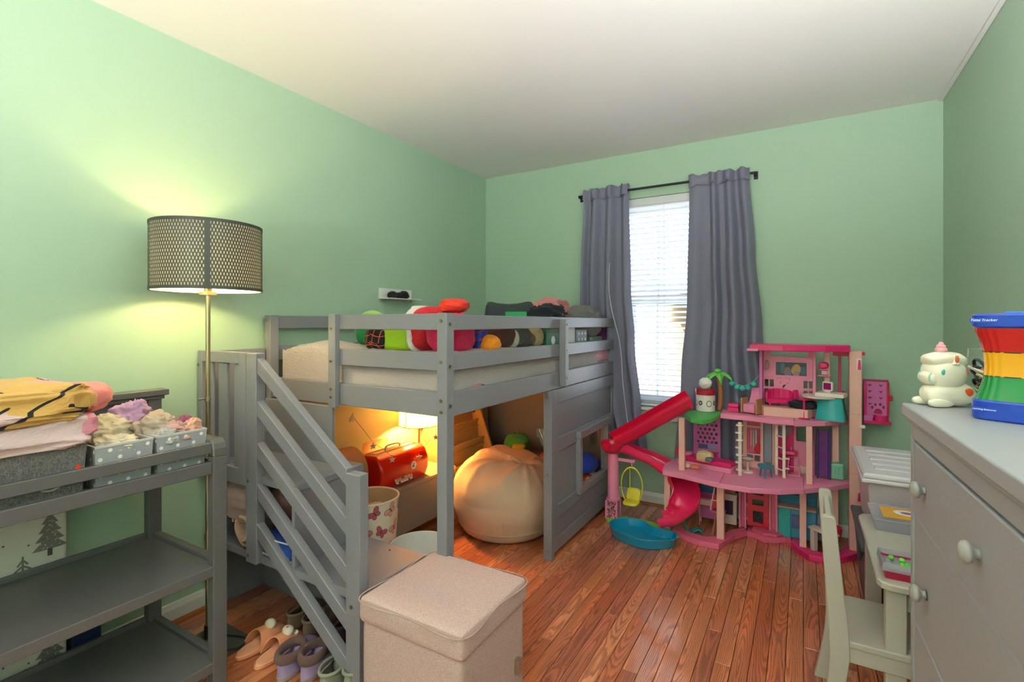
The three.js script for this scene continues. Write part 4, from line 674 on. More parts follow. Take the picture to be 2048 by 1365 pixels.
// ---------------------------------------------------------------- little shelf on the left wall
{
  const z0 = -2.528, z1 = -2.232, s = thing('wall_shelf', 'small white metal ledge shelf on the left wall above the bed', 'shelf', [XL, 1.40, (z0 + z1) / 2]);
  wpart(s, 'back_plate', bb(XL, XL + 0.004, 1.403, 1.466, z0, z1, 0.0015), white); wpart(s, 'ledge', bb(XL, XL + 0.095, 1.398, 1.403, z0, z1, 0.001), white); for (let k = 0; k < 4; k++) wpart(s, 'hook', new THREE.TorusGeometry(0.008, 0.002, 6, 14, 4).rotateY(Math.PI / 2).translate(XL + 0.05, 1.389, z1 - 0.06 - k * 0.06), steel);
  const c = thing('hair_bow', 'black scrunchie on the small wall shelf', 'scrunchie', [XL + 0.05, 1.403, -2.35]);
  [[0.05, 0.022], [0.0, 0.02], [-0.055, 0.026], [-0.03, 0.022]].forEach(([dz, r], k) => part(c, 'ruffle', lump(0.024, r, 0.034, { amp: 0.15, freq: 2, seed: k + 2, n: 18 }).translate(0, r * 0.95, dz), cloth('#1b1c20', { scale: 6 })));
}
// ---------------------------------------------------------------- under the bed
const CABT = 0.345;
{
  const c = thing('low_cabinet', 'long low grey toy cabinet under the bed along the wall', 'cabinet', [-2.06, 0, -2.03]), X0 = -2.225, X1 = -1.90, Z0 = -2.53, Z1 = -1.53;
  const P = (n, ...a) => wpart(c, n, bb(...a), M('#85807a', 0.45));
  P('top', X0, X1 + 0.008, CABT - 0.02, CABT, Z0, Z1); P('front_panel', X1 - 0.018, X1, 0.085, CABT - 0.024, Z0, Z1); P('side_panel', X0, X1 - 0.018, 0.085, CABT - 0.02, Z1 - 0.018, Z1); P('side_panel', X0, X1 - 0.018, 0.085, CABT - 0.02, Z0, Z0 + 0.018); P('bottom', X0, X1 - 0.018, 0.085, 0.10, Z0 + 0.018, Z1 - 0.018);
  for (const x of [X0 + 0.03, X1 - 0.06]) for (const z of [Z0 + 0.04, Z1 - 0.06]) P('foot', x, x + 0.03, 0, 0.085, z, z + 0.03);
}
{ // red carry case with stickers
  const c = thing('carry_case', 'glossy red plastic carry case with camper van sticker', 'case', [-2.035, CABT, -2.115]), red = M('#d9200f', 0.22, { clearcoat: 0.5, clearcoatRoughness: 0.15 });
  const prof = [[-0.085, 0], [0.085, 0], [0.105, 0.05], [0.108, 0.11], [0.085, 0.16], [0.05, 0.182], [-0.05, 0.182], [-0.085, 0.16], [-0.108, 0.11], [-0.105, 0.05]];
  const body = (a, b) => { const s = new THREE.Shape(); s.moveTo(...prof[0]); for (const p of prof.slice(1)) s.lineTo(...p); return new THREE.ExtrudeGeometry(s, { depth: 0.35, bevelEnabled: true, bevelThickness: 0.018, bevelSize: 0.016, bevelOffset: -0.016, bevelSegments: 4 }).translate(0, 0, -0.175); };
  part(c, 'shell', toCreasedNormals(body(), 0.7), red);
  part(c, 'latch_strip', bb(-0.02, 0.02, 0.18, 0.186, -0.15, 0.15, 0.002), M('#f0c9c0', 0.3)); part(c, 'handle', tube([[0, 0.182, -0.06], [0, 0.205, -0.045], [0, 0.207, 0.045], [0, 0.182, 0.06]], 0.005, 20, 8), M('#e8d8d0', 0.3, { clearcoat: 0.4 }));
  const van = canvasTex(256, 128, (q, w, h) => { q.clearRect(0, 0, w, h); q.fillStyle = '#e9ddd8'; q.beginPath(); q.roundRect(8, 30, 236, 80, 24); q.fill(); q.fillStyle = '#b8a09c'; q.beginPath(); q.roundRect(18, 40, 216, 40, 14); q.fill(); q.fillStyle = '#c04a30'; q.fillRect(16, 84, 224, 6); q.fillStyle = '#4b3a3a'; q.beginPath(); q.moveTo(90, 76); q.lineTo(112, 50); q.lineTo(136, 76); q.fill(); for (const x of [60, 190]) { q.beginPath(); q.arc(x, 106, 15, 0, 7); q.fill(); } q.fillStyle = '#e9ddd8'; for (const x of [160, 200]) { q.beginPath(); q.arc(x, 60, 11, 0, 7); q.fill(); } });
  const st = new THREE.MeshStandardMaterial({ map: van, roughness: 0.4, transparent: true, alphaTest: 0.3 });
  part(c, 'sticker', new THREE.PlaneGeometry(0.15, 0.075).rotateY(Math.PI / 2).rotateZ(0.35).translate(0.1035, 0.042, 0.02), st, 'camper van sticker');
  part(c, 'sticker', new THREE.CircleGeometry(0.024, 24).rotateY(Math.PI / 2).translate(0.1095, 0.09, -0.055), new THREE.MeshStandardMaterial({ map: canvasTex(64, 64, (q) => { q.fillStyle = '#e8dfe0'; q.fillRect(0, 0, 64, 64); q.fillStyle = '#3a4a80'; q.beginPath(); q.moveTo(14, 46); q.lineTo(30, 24); q.lineTo(46, 46); q.fill(); q.fillStyle = '#e08a30'; q.beginPath(); q.arc(36, 22, 8, 0, 7); q.fill(); }), roughness: 0.4 }), 'round mountain sticker');
}
{ // flowery drum, cup and acrylic stand
  const fl = canvasTex(256, 256, (q, w, h) => { q.fillStyle = '#4a2f3a'; q.fillRect(0, 0, w, h); for (let i = 0; i < 70; i++) { q.fillStyle = ['#c2405a', '#d98a5a', '#7d3f63', '#c9b27d', '#8a2c3c', '#5a6f8a'][i % 6]; q.beginPath(); q.arc(hash3(i, 3, 1) * 256, hash3(i, 5, 1) * 256, 8 + 12 * hash3(i, 7, 1), 0, 7); q.fill(); q.fillStyle = '#2b1d22'; q.beginPath(); q.arc(hash3(i, 3, 1) * 256, hash3(i, 5, 1) * 256, 3, 0, 7); q.fill(); } });
  const d = thing('toy_drum', 'round drum box with a flower printed end behind the red case', 'drum', [-2.10, CABT, -1.72]);
  part(d, 'shell', new THREE.CylinderGeometry(0.118, 0.118, 0.2, 40, 1, true).rotateX(Math.PI / 2).translate(0, 0.118, -0.06), M('#b8906a', 0.6)); part(d, 'printed_end', new THREE.CircleGeometry(0.116, 40).translate(0, 0.118, 0.038), new THREE.MeshStandardMaterial({ map: fl, roughness: 0.6 })); part(d, 'printed_end', new THREE.CircleGeometry(0.116, 40).rotateY(Math.PI).translate(0, 0.118, -0.158), M('#7d4a3a', 0.6)); part(d, 'rim', new THREE.TorusGeometry(0.118, 0.004, 8, 40).translate(0, 0.118, 0.039), M('#8a6a4a', 0.6));
  const h = new THREE.Shape(); h.moveTo(0, -0.03); h.bezierCurveTo(-0.06, 0.01, -0.03, 0.05, 0, 0.022); h.bezierCurveTo(0.03, 0.05, 0.06, 0.01, 0, -0.03); part(d, 'heart', new THREE.ExtrudeGeometry(h, { depth: 0.004, bevelEnabled: false }).rotateY(Math.PI / 2).rotateZ(0.7).translate(0.097, 0.175, -0.03), M('#e2452e', 0.4), 'red heart');
  const cup = thing('paper_cup', 'peach coloured cup standing beside the flowery drum', 'cup', [-2.08, CABT, -1.60]); part(cup, 'wall', lathe([[0.03, 0], [0.034, 0.0], [0.044, 0.125], [0.047, 0.13], [0.044, 0.128], [0.04, 0.12], [0.031, 0.006], [0.0001, 0.006]], 28), M('#e8a678', 0.5));
  const a = single('acrylic_stand', 'clear rounded plastic sheet standing behind the red case', 'stand', (() => { const s = new THREE.Shape(); const w = 0.1, hh = 0.21, r = 0.025; s.moveTo(-w, 0); s.lineTo(w, 0); s.lineTo(w, hh - r); s.quadraticCurveTo(w, hh, w - r, hh); s.lineTo(-w + r, hh); s.quadraticCurveTo(-w, hh, -w, hh - r); s.lineTo(-w, 0); return new THREE.ExtrudeGeometry(s, { depth: 0.003, bevelEnabled: false }).rotateY(Math.PI / 2); })(), new THREE.MeshPhysicalMaterial({ color: new THREE.Color('#f3e3c8'), roughness: 0.15, transmission: 0.75, thickness: 0 }), [-2.19, CABT, -2.13]);
}
{ // string of star lights
  const w = thing('star_string_lights', 'thin wire string of small star lights under the bed', 'string lights', [-1.9, 0.60, -2.0]);
  const pts = [onX(706, 826, -1.93), onX(708, 836, -1.93), onX(728, 862, -1.93), onX(746, 884, -1.93), onX(766, 899, -1.93), onX(784, 912, -1.925), onX(805, 911, -1.99), onX(838, 905, -1.99), onX(856, 884, -1.95), onX(874, 868, -1.9)];
  wpart(w, 'wire', tube(pts, 0.0013, 70, 5), M('#6a5a3a', 0.5));
  const star = new THREE.Shape(); for (let i = 0; i < 10; i++) { const r = i % 2 ? 0.0075 : 0.018, a = i * Math.PI / 5 + Math.PI / 2; i ? star.lineTo(r * Math.cos(a), r * Math.sin(a)) : star.moveTo(r * Math.cos(a), r * Math.sin(a)); }
  const sg = new THREE.ExtrudeGeometry(star, { depth: 0.004, bevelEnabled: true, bevelThickness: 0.001, bevelSize: 0.001, bevelSegments: 1 }).rotateY(1.1), smt = M('#f2dcc0', 0.25, { clearcoat: 0.4 });
  for (const [u, v, x] of [[703, 838, -1.93], [746, 893, -1.93], [784, 920, -1.915], [838, 915, -1.915], [871, 875, -1.9]]) { const p = onX(u, v, x), m = part(w, 'star', sg, smt); m.position.set(p.x + 1.9, p.y - 0.60, p.z + 2.0); }
}
{ // sling book rack
  const wood = M('#c9a468', 0.55), sl = cloth('#c2a06a', { scale: 10, bump: 0.0006, tx: weaveBump });
  const r = thing('book_rack', 'pale wooden sling book rack with cloth pockets under the bed', 'book rack', [-2.08, 0, -2.83]), zA = -2.60, zB = -3.08;
  const side = (z) => { const s = new THREE.Shape(); s.moveTo(-0.14, 0); s.lineTo(0.19, 0); s.lineTo(0.16, 0.2); s.lineTo(0.0, 0.62); s.quadraticCurveTo(-0.045, 0.70, -0.10, 0.64); s.lineTo(-0.14, 0.5); s.lineTo(-0.14, 0); s.holes.push(new THREE.Path(ring(-0.055, 0.60, 0.022, 0.026).map((p) => new THREE.Vector2(...p)))); return new THREE.ExtrudeGeometry(s, { depth: 0.012, bevelEnabled: true, bevelThickness: 0.002, bevelSize: 0.002, bevelSegments: 1 }).translate(0, 0, z + 2.83); };
  part(r, 'side_panel', side(zA), wood); part(r, 'side_panel', side(zB), wood);
  for (let k = 0; k < 4; k++) {
    const x = 0.145 - k * 0.052, y = 0.16 + k * 0.125, z0 = zA + 2.83, z1 = zB + 2.83 + 0.014;
    part(r, 'dowel', rod([x, y, z0], [x, y, z1], 0.007, 10), wood); part(r, 'dowel', rod([x - 0.055, y + 0.075, z0], [x - 0.055, y + 0.075, z1], 0.007, 10), wood);
    part(r, 'sling', thicken(sheet((s, t) => { const q = t, sag = 0.09 * Math.sin(Math.PI * q); return [mix(x + 0.007, x - 0.055, q), mix(y, y + 0.075, q) - sag - 0.004 * Math.sin(s * Math.PI), mix(z0 - 0.01, z1 + 0.01, s)]; }, 10, 14), 0.002), sl);
  }
}
{ // bean bag
  const canvas = cloth('#d0b295', { scale: 20, bump: 0.0005, tx: weaveBump, sheen: 0.2 });
  const c = thing('bean_bag', 'large beige canvas bean bag chair under the bed', 'bean bag', [-1.565, 0, -2.60]);
  const body = sheet((s, t) => {
    const a = s * 2 * Math.PI, ca = Math.cos(a), sa = Math.sin(a);
    const P = [[0.0, 0], [0.20, 0.002], [0.262, 0.02], [0.292, 0.075], [0.318, 0.15], [0.326, 0.22], [0.323, 0.28], [0.305, 0.335], [0.272, 0.38], [0.225, 0.41], [0.165, 0.424], [0.10, 0.422], [0.04, 0.412], [0, 0.41]], f = t * (P.length - 1), i = Math.min(P.length - 2, Math.floor(f)), q = f - i;
    const g = (k, c) => P[clamp(k, 0, P.length - 1)][c], cr = (c) => { const p0 = g(i - 1, c), p1 = g(i, c), p2 = g(i + 1, c), p3 = g(i + 2, c); return 0.5 * ((2 * p1) + (p2 - p0) * q + (2 * p0 - 5 * p1 + 4 * p2 - p3) * q * q + (3 * p1 - p0 - 3 * p2 + p3) * q * q * q); };
    let r = Math.max(0, cr(0)), y = Math.max(0, cr(1));
    const X = ca * r, Z = sa * r, up = sm(clamp((y - 0.2) / 0.2)), low = sm(clamp((0.2 - y) / 0.14)) * sm(clamp(y / 0.05));
    const dx = X - 0.12, dz = Z + 0.02, rad = Math.hypot(dx, dz), an = Math.atan2(dz, dx), fold = Math.pow(1 - Math.abs(noise(an * 2.6 + 3, rad * 3.5 + 1.2 * noise(X * 5, Z * 5, 2), 5)), 3), crease = Math.pow(1 - Math.abs(noise(X * 4.5 + 9, y * 7, Z * 4.5)), 6);
    y += up * (0.028 * (fold - 0.45) * clamp(rad / 0.1) + 0.02 * noise(X * 6 + 2, Z * 6, 1) + 0.05 * (-0.55 * ca - 0.5 * sa) * r / 0.32 - 0.035 * Math.exp(-rad * rad / 0.002));
    r *= 1 + up * 0.02 * noise(ca * 2.4, sa * 2.4 + 3, y * 4) - 0.03 * crease * (0.35 + 0.65 * up) - low * 0.02 * Math.pow(1 - Math.abs(noise(ca * 7, sa * 7, y * 5)), 4);
    return [ca * r, Math.max(0, y), sa * r, s * 2, t];
  }, 120, 70, true);
  part(c, 'body', body, canvas);
  const at = (y, r) => Array.from({ length: 24 }, (_, k) => { const a = k / 24 * 2 * Math.PI; return [Math.cos(a) * r, y, Math.sin(a) * r]; });
  part(c, 'seam', tube(at(0.066, 0.2895), 0.0025, 120, 5, true), canvas);
  part(c, 'seam', tube([[0.13, 0.05, 0.255], [0.145, 0.16, 0.284], [0.147, 0.24, 0.287], [0.138, 0.32, 0.272]], 0.0018, 30, 5), canvas);
}
{ // butterfly waste basket
  const bf = canvasTex(512, 512, (q, w, h) => {
    q.fillStyle = '#ecd9c6'; q.fillRect(0, 0, w, h); const wing = (x, y, r, a, c) => { q.save(); q.translate(x, y); q.rotate(a); q.fillStyle = c; q.strokeStyle = '#6b3a3a'; q.lineWidth = 2; for (const s of [-1, 1]) { q.beginPath(); q.ellipse(s * r * 0.62, -r * 0.32, r * 0.62, r * 0.42, s * -0.5, 0, 7); q.fill(); q.stroke(); q.beginPath(); q.ellipse(s * r * 0.42, r * 0.36, r * 0.4, r * 0.36, s * 0.6, 0, 7); q.fill(); q.stroke(); } q.fillStyle = '#40282a'; q.fillRect(-2, -r * 0.45, 4, r * 0.9); q.restore(); };
    for (let i = 0; i < 22; i++) { const gx = i % 5, gy = Math.floor(i / 5); wing(50 + gx * 103 + (gy % 2) * 40, 50 + gy * 108, 26 + 14 * hash3(i, 2, 2), (hash3(i, 4, 2) - 0.5) * 1.6, ['#d98c86', '#c25a68', '#e0a292', '#9aa0ad', '#cf7a78'][i % 5]); }
  });
  bf.repeat.set(2, 1);
  const b = thing('waste_basket', 'cream waste basket with butterfly print beside the stairs', 'basket', [-1.765, 0, -1.69]), h = 0.43;
  part(b, 'wall', new THREE.CylinderGeometry(0.13, 0.10, h, 48, 1, true).translate(0, h / 2, 0), new THREE.MeshStandardMaterial({ map: bf, roughness: 0.6 })); part(b, 'lining', new THREE.CylinderGeometry(0.126, 0.096, h - 0.004, 48, 1, true).translate(0, h / 2, 0), M('#c9a27a', 0.7)); part(b, 'bottom', cyl(0.098, 0.098, 0.006, 0, 0, 0, 32), M('#c9a27a', 0.7)); part(b, 'rim', new THREE.TorusGeometry(0.1285, 0.0045, 8, 56).rotateX(Math.PI / 2).translate(0, h, 0), M('#f0e2c4', 0.5));
  single('crumpled_paper', 'crumpled peach tissue inside the butterfly basket', 'paper', lump(0.07, 0.045, 0.06, { amp: 0.25, freq: 3, seed: 61, n: 26 }), M('#e2ab88', 0.8), [-1.755, 0.345, -1.69]); single('crumpled_paper', 'small crumpled tissue ball by the basket rim', 'paper', lump(0.035, 0.03, 0.035, { amp: 0.25, freq: 3, seed: 66, n: 22 }), M('#e8bd9c', 0.8), [-1.70, 0.385, -1.67]);
}
{ // white round bin behind the lower step
  const b = thing('round_bin', 'round white plastic bin behind the lowest step', 'bin', [-1.455, 0, -1.685]), h = 0.275;
  part(b, 'wall', lathe([[0.0001, 0.004], [0.1, 0.004], [0.128, h], [0.134, h + 0.003], [0.136, h - 0.004], [0.131, h - 0.008], [0.105, 0], [0.0001, 0]], 48), M('#d9d8d4', 0.4)); 
}
{ // chest with hats at the far end
  const c = thing('toy_chest', 'low grey chest behind the bean bag', 'chest', [-1.68, 0, -3.22]); part(c, 'body', cb(0.52, 0.26, 0.26, 0, 0.13, 0, 0.006), M('#7a756d', 0.5)); part(c, 'lid', cb(0.54, 0.03, 0.28, 0, 0.276, 0, 0.006), M('#7a756d', 0.5));
  const d = thing('dinosaur_hat', 'green spiky dinosaur hat on the low chest', 'hat', [-1.83, 0.291, -3.19], 0.3); part(d, 'body', lump(0.10, 0.085, 0.08, { e: 0.85, amp: 0.06, n: 28, flat: 0.6 }).translate(0, 0.05, 0), cloth('#3f8a46', { scale: 8, bump: 0.002 })); for (let k = 0; k < 6; k++) part(d, 'spike', new THREE.ConeGeometry(0.016, 0.035, 8).rotateZ(0.7 - k * 0.28).translate(-0.075 + k * 0.03, 0.115 + 0.022 * Math.sin(k / 5 * Math.PI), 0), cloth('#2c6a3a', { scale: 8 })); part(d, 'belly', lump(0.05, 0.02, 0.03, { n: 20 }).translate(0.03, 0.06, 0.07), cloth('#c9c04a', { scale: 8 }));
  const leo = tex(128, 128, (x, y) => { const v = noise(x * 12, y * 12, 3) + 0.5 * noise(x * 22, y * 22, 8); return v > 0.42 ? [30, 22, 20] : [226, 104, 58]; }); leo.repeat.set(5, 5);
  const o = thing('bucket_hat', 'orange leopard spotted bucket hat on the low chest', 'hat', [-1.505, 0.291, -3.20]); part(o, 'crown', lump(0.088, 0.07, 0.085, { e: 0.7, amp: 0.03, n: 32, flat: 0.5 }).translate(0, 0.06, 0), cloth('#ffffff', { scale: 6, map: leo })); part(o, 'brim', new THREE.TorusGeometry(0.1, 0.022, 8, 36).rotateX(Math.PI / 2).scale(1, 0.5, 1).translate(0, 0.018, 0), cloth('#e0683a', { scale: 6 }));
  const bagp = tex(64, 64, (x, y) => { const v = noise(x * 9, y * 9, 1); return v > 0.15 ? [196, 70, 48] : v > -0.25 ? [226, 190, 120] : [240, 225, 205]; }); bagp.repeat.set(6, 6);
  single('printed_cushion', 'red and yellow printed cushion seen through the playhouse window', 'cushion', lump(0.085, 0.10, 0.17, { e: 0.7, amp: 0.06, n: 32, flat: 0.9 }).translate(0, 0.10, 0), cloth('#ffffff', { scale: 4, map: bagp }), [-1.275, 0.06, -3.10]);
  single('floor_box', 'plain card box under the printed cushion', 'box', cb(0.16, 0.06, 0.36, 0, 0.03, 0, 0.004), M('#8d6a4a', 0.8), [-1.275, 0, -3.10]);
  const cap = thing('cloth_cap', 'royal blue cloth cap seen through the playhouse window', 'cap', [-1.265, 0.255, -3.10]); part(cap, 'crown', lump(0.08, 0.07, 0.12, { e: 0.8, amp: 0.08, seed: 4, n: 32, flat: 0.5 }).translate(0, 0.055, 0), cloth('#2440b0', { scale: 6 })); part(cap, 'brim', lump(0.06, 0.014, 0.08, { e: 0.8, n: 24 }).translate(0.02, 0.03, -0.13), cloth('#2440b0', { scale: 6 })); part(cap, 'tassel', lump(0.02, 0.05, 0.03, { amp: 0.2, n: 18 }).translate(-0.03, 0.13, 0.03), cloth('#1b2a6a', { scale: 6 }));
}

// ---------------------------------------------------------------- dollhouse
const DP = { pale: M('#edb6a8', 0.42), pink: M('#e8698a', 0.38), soft: M('#f08fb0', 0.4), orchid: M('#d46cae', 0.4), hot: M('#e0246f', 0.35), deep: M('#b01a52', 0.4), red: M('#d81a34', 0.35), teal: M('#35a9ab', 0.4), blue: M('#3f8fb0', 0.4), cream: M('#f0dfd2', 0.45), purple: M('#4a2a78', 0.4), mint: M('#7fbfa2', 0.45), green: M('#4aa84e', 0.45), glass: M('#8d93a3', 0.12) };
const DY1 = 0.032, DY2 = 0.386, DY3 = 0.722, DZB = -3.305;
const gp = (u, v, y) => { const p = onY(u, v, y); return [p.x, p.z]; };
{
  const d = thing('dollhouse', 'large pink three storey plastic dollhouse against the back wall', 'dollhouse', [-0.23, 0, -3.2]);
  const B = (n, m, ...a) => wpart(d, n, bb(...a), m), S = (n, m, pts, y0, y1) => wpart(d, n, slab(pts, y0, y1, 0.003), m);
  // ground floor frames
  S('base_plate', DP.pink, [gp(1345, 1062, 0.02), gp(1372, 1077, 0.02), gp(1400, 1087, 0.02), gp(1437, 1094, 0.02), gp(1470, 1074, 0.02), gp(1494, 1067, 0.02), [-0.30, -3.25], [-0.36, -3.19], [-0.42, -3.05], [-0.48, -3.0], [-0.58, -3.02], [-0.64, -3.09]], 0, DY1);
  S('base_plate', DP.pink, [gp(1494, 1067, 0.02), gp(1512, 1072, 0.02), gp(1530, 1081, 0.02), gp(1552, 1081, 0.02), gp(1572, 1080, 0.02), gp(1582, 1088, 0.02), [-0.06, -3.29], [-0.29, -3.29]], 0, DY1);
  S('base_plate', DP.hot, [gp(1582, 1088, 0.02), gp(1600, 1103, 0.02), gp(1618, 1115, 0.02), gp(1645, 1121, 0.02), gp(1672, 1122, 0.02), gp(1700, 1117, 0.02), gp(1719, 1110, 0.02), [0.25, -3.30], [0.205, -3.30], [0.17, -3.16], [0.11, -3.10], [0.04, -3.11], [-0.02, -3.22], [-0.05, -3.28]], 0, DY1);
  S('door_step', DP.pink, [[-0.26, -3.22], [-0.2, -3.175], [-0.13, -3.185], [-0.09, -3.24], [-0.1, -3.3], [-0.25, -3.3]], DY1, DY1 + 0.016);
  // middle floor and top floor
  const s2 = [gp(1325, 950, 0.36), gp(1372, 960, 0.36), gp(1438, 977, 0.36)], s2b = [gp(1500, 987, 0.36), gp(1560, 990, 0.36)], s2c = [gp(1610, 988, 0.36), gp(1660, 983, 0.36), gp(1708, 975, 0.36)];
  S('middle_floor', DP.soft, [...s2, [s2[2][0], DZB + 0.01], [-0.70, DZB + 0.01], [-0.735, -3.1]], 0.358, DY2); S('middle_floor', DP.soft, [[s2[2][0] + 0.001, s2[2][1]], ...s2b, [0.0, -2.995], [0.0, DZB + 0.01], [s2[2][0] + 0.001, DZB + 0.01]], 0.358, DY2); S('middle_floor', DP.soft, [[0.001, -2.994], ...s2c, [0.245, DZB + 0.01], [0.001, DZB + 0.01]], 0.358, DY2);
  S('top_floor', DP.soft, [gp(1441, 837, 0.695), gp(1500, 843, 0.695), gp(1545, 849, 0.695), gp(1588, 852, 0.695), [-0.043, DZB + 0.01], [-0.43, DZB + 0.01]], 0.694, DY3); S('top_floor', DP.soft, [[-0.042, -3.05], gp(1650, 853, 0.695), gp(1706, 848, 0.695), [0.245, DZB + 0.01], [-0.042, DZB + 0.01]], 0.694, DY3);
  S('green_balcony', DP.green, [gp(1441, 837, 0.695), gp(1425, 846, 0.695), gp(1405, 850, 0.695), gp(1382, 846, 0.695), gp(1368, 836, 0.695), [-0.60, -3.13], [-0.52, -3.2], [-0.43, -3.22]], 0.694, DY3 - 0.003);
  // columns: [u left, u right, y0, y1, z front, depth]
  const col = (m, ua, ub, y0, y1, z, t = 0.035) => { const a = onZ(ua, 900, z).x, b = onZ(ub, 900, z).x; B('column', m, a, b, y0, y1, z - t, z); };
  col(DP.pale, 1328, 1340, DY1 - 0.03, 0.358, -3.05); col(DP.pale, 1433, 1448, DY1, 0.358, -3.0); col(DP.pale, 1599, 1613, DY1, 0.358, -3.12); col(DP.pale, 1699, 1710, DY1, 0.358, -3.23);
  col(DP.pale, 1357, 1369, DY2, 0.694, -3.0); col(DP.pale, 1612, 1625, DY2, 0.694, -3.09); col(DP.pale, 1664, 1678, DY2, 0.694, -3.29, 0.02); col(DP.pale, 1698, 1709, DY2, 0.694, -3.25);
  // lattice wall of the bedroom
  { const z = DZB, x0 = -0.60, x1 = -0.442, holes = []; for (let r = 0; r < 7; r++) for (let k = 0; k < 5; k++) { const x = x0 + 0.03 + k * 0.026 + (r % 2) * 0.013, y = 0.505 + r * 0.0265; if (x < x1 - 0.022) holes.push(ring(x, y, 0.0085, 0.0095, 6)); }
    wpart(d, 'lattice_wall', plate(rect(x0, x1, DY2, 0.694), z, 0.012, holes), DP.orchid); B('shelf', DP.soft, x0 + 0.025, x1 - 0.006, 0.455, 0.461, z + 0.012, z + 0.03); B('picture', M('#3b4a86', 0.5), x0 + 0.03, x1 - 0.075, 0.465, 0.49, z + 0.012, z + 0.016); B('picture', M('#7f9ac0', 0.5), x1 - 0.07, x1 - 0.02, 0.465, 0.487, z + 0.012, z + 0.016); B('picture', DP.hot, x1 - 0.08, x1 - 0.02, 0.42, 0.445, z + 0.012, z + 0.015); }
  // wardrobe wall with mirror
  { const z = DZB + 0.0, x0 = -0.315, x1 = -0.145; wpart(d, 'wardrobe_frame', plate(rect(x0, x1, DY2, 0.694), z, 0.02, [rect(x0 + 0.022, x0 + 0.095, 0.635, 0.68), rect(x0 + 0.022, x0 + 0.095, 0.47, 0.625), rect(x0 + 0.022, x0 + 0.055, 0.425, 0.462), rect(x0 + 0.062, x0 + 0.095, 0.425, 0.462), rect(x0 + 0.11, x1 - 0.014, 0.42, 0.68)]), DP.pale);
    B('wardrobe_back', DP.pink, x0 + 0.01, x0 + 0.105, DY2 + 0.005, 0.685, z - 0.004, z + 0.002); B('mirror', DP.glass, x0 + 0.112, x1 - 0.016, 0.422, 0.678, z + 0.004, z + 0.008);
    for (const [k, c] of [[0, '#e0667f'], [1, '#ea9aa0'], [2, '#b9a9a6'], [3, '#c9c0bc'], [4, '#d8557a']]) B('hanging_clothes', M(c, 0.7), x0 + 0.025 + k * 0.0135, x0 + 0.0365 + k * 0.0135, 0.49 + 0.02 * (k % 2), 0.612, z + 0.004, z + 0.014); B('wardrobe_shelf', DP.pale, x0 + 0.02, x0 + 0.1, 0.462, 0.47, z, z + 0.018); B('clothes_rail', DP.soft, x0 + 0.02, x0 + 0.1, 0.612, 0.617, z + 0.005, z + 0.012);
    wpart(d, 'toy_guitar', join(egg(0.018, 0.021, 0.004, x0 + 0.078, 0.497, z + 0.018, 14), egg(0.013, 0.015, 0.004, x0 + 0.082, 0.52, z + 0.018, 12), bb(x0 + 0.079, x0 + 0.085, 0.525, 0.585, z + 0.016, z + 0.02, 0)), DP.red); B('boots', DP.teal, x0 + 0.026, x0 + 0.05, 0.428, 0.45, z + 0.003, z + 0.014); B('handbag', M('#55535c', 0.5), x0 + 0.066, x0 + 0.09, 0.428, 0.455, z + 0.003, z + 0.014); }
  // bathroom walls
  { const z = DZB; B('bath_wall', DP.hot, -0.13, -0.048, DY2, 0.694, z, z + 0.008); wpart(d, 'round_mirror', new THREE.CylinderGeometry(0.046, 0.046, 0.006, 32).rotateX(Math.PI / 2).translate(-0.105, 0.632, z + 0.012), DP.glass); wpart(d, 'bath_panel', plate(rect(-0.048, 0.02, DY2, 0.694), z, 0.012, [rect(-0.036, 0.018, 0.57, 0.685)]), DP.soft); B('bath_wall', DP.orchid, 0.02, 0.055, DY2, 0.694, z, z + 0.012); B('shower_rail', M('#c0443a', 0.4), 0.04, 0.046, 0.56, 0.68, z + 0.014, z + 0.02); }
  { const z = DZB + 0.06; B('shower_door', DP.purple, 0.063, 0.072, DY2, 0.662, z, z + 0.01); B('shower_door', M('#6a2f7a', 0.25), 0.072, 0.118, DY2 + 0.008, 0.655, z + 0.002, z + 0.008); B('shower_door', DP.purple, 0.118, 0.128, DY2, 0.662, z, z + 0.01); }
  // penthouse: back wall, posts and roof
  { const z = DZB, holes = [rect(-0.165, -0.072, 1.055, 1.085), rect(-0.066, 0.022, 1.05, 1.082)]; for (const [x0, x1] of [[-0.198, -0.178], [-0.172, -0.15], [0.0, 0.02], [0.026, 0.046]]) for (const y of [0.765, 0.82, 0.875]) if (!(x0 > 0 - 0.01 && y < 0.8)) holes.push(rect(x0, x1, y, y + 0.042));
    for (const [x, y] of [[-0.13, 0.925], [-0.117, 0.93], [-0.083, 0.93], [-0.07, 0.924], [-0.115, 0.9], [-0.08, 0.9]]) holes.push(ring(x, y, 0.0035, 0.0035, 6)); holes.push([[-0.102, 0.868], [-0.09, 0.884], [-0.088, 0.892], [-0.098, 0.89], [-0.106, 0.88]]);
    wpart(d, 'penthouse_wall', plate(rect(-0.207, 0.06, DY3, 1.105), z, 0.012, holes), DP.soft);
    B('mural', new THREE.MeshStandardMaterial({ map: canvasTex(256, 128, (q, w, h) => { q.fillStyle = '#26303c'; q.fillRect(0, 0, w, h); q.fillStyle = '#46627a'; q.fillRect(40, 8, 34, 104); q.fillStyle = '#31506a'; q.fillRect(190, 40, 60, 70); q.fillStyle = '#8a5a4a'; q.beginPath(); q.ellipse(100, 90, 34, 46, 0, 0, 7); q.fill(); q.fillStyle = '#c79a5a'; q.beginPath(); q.ellipse(170, 70, 38, 56, 0.2, 0, 7); q.fill(); q.fillStyle = '#6a6a9a'; q.fillRect(80, 84, 50, 44); q.fillStyle = '#a07a8a'; q.fillRect(150, 88, 46, 40); }), roughness: 0.4 }), -0.14, 0.015, 0.945, 1.02, z + 0.011, z + 0.014);
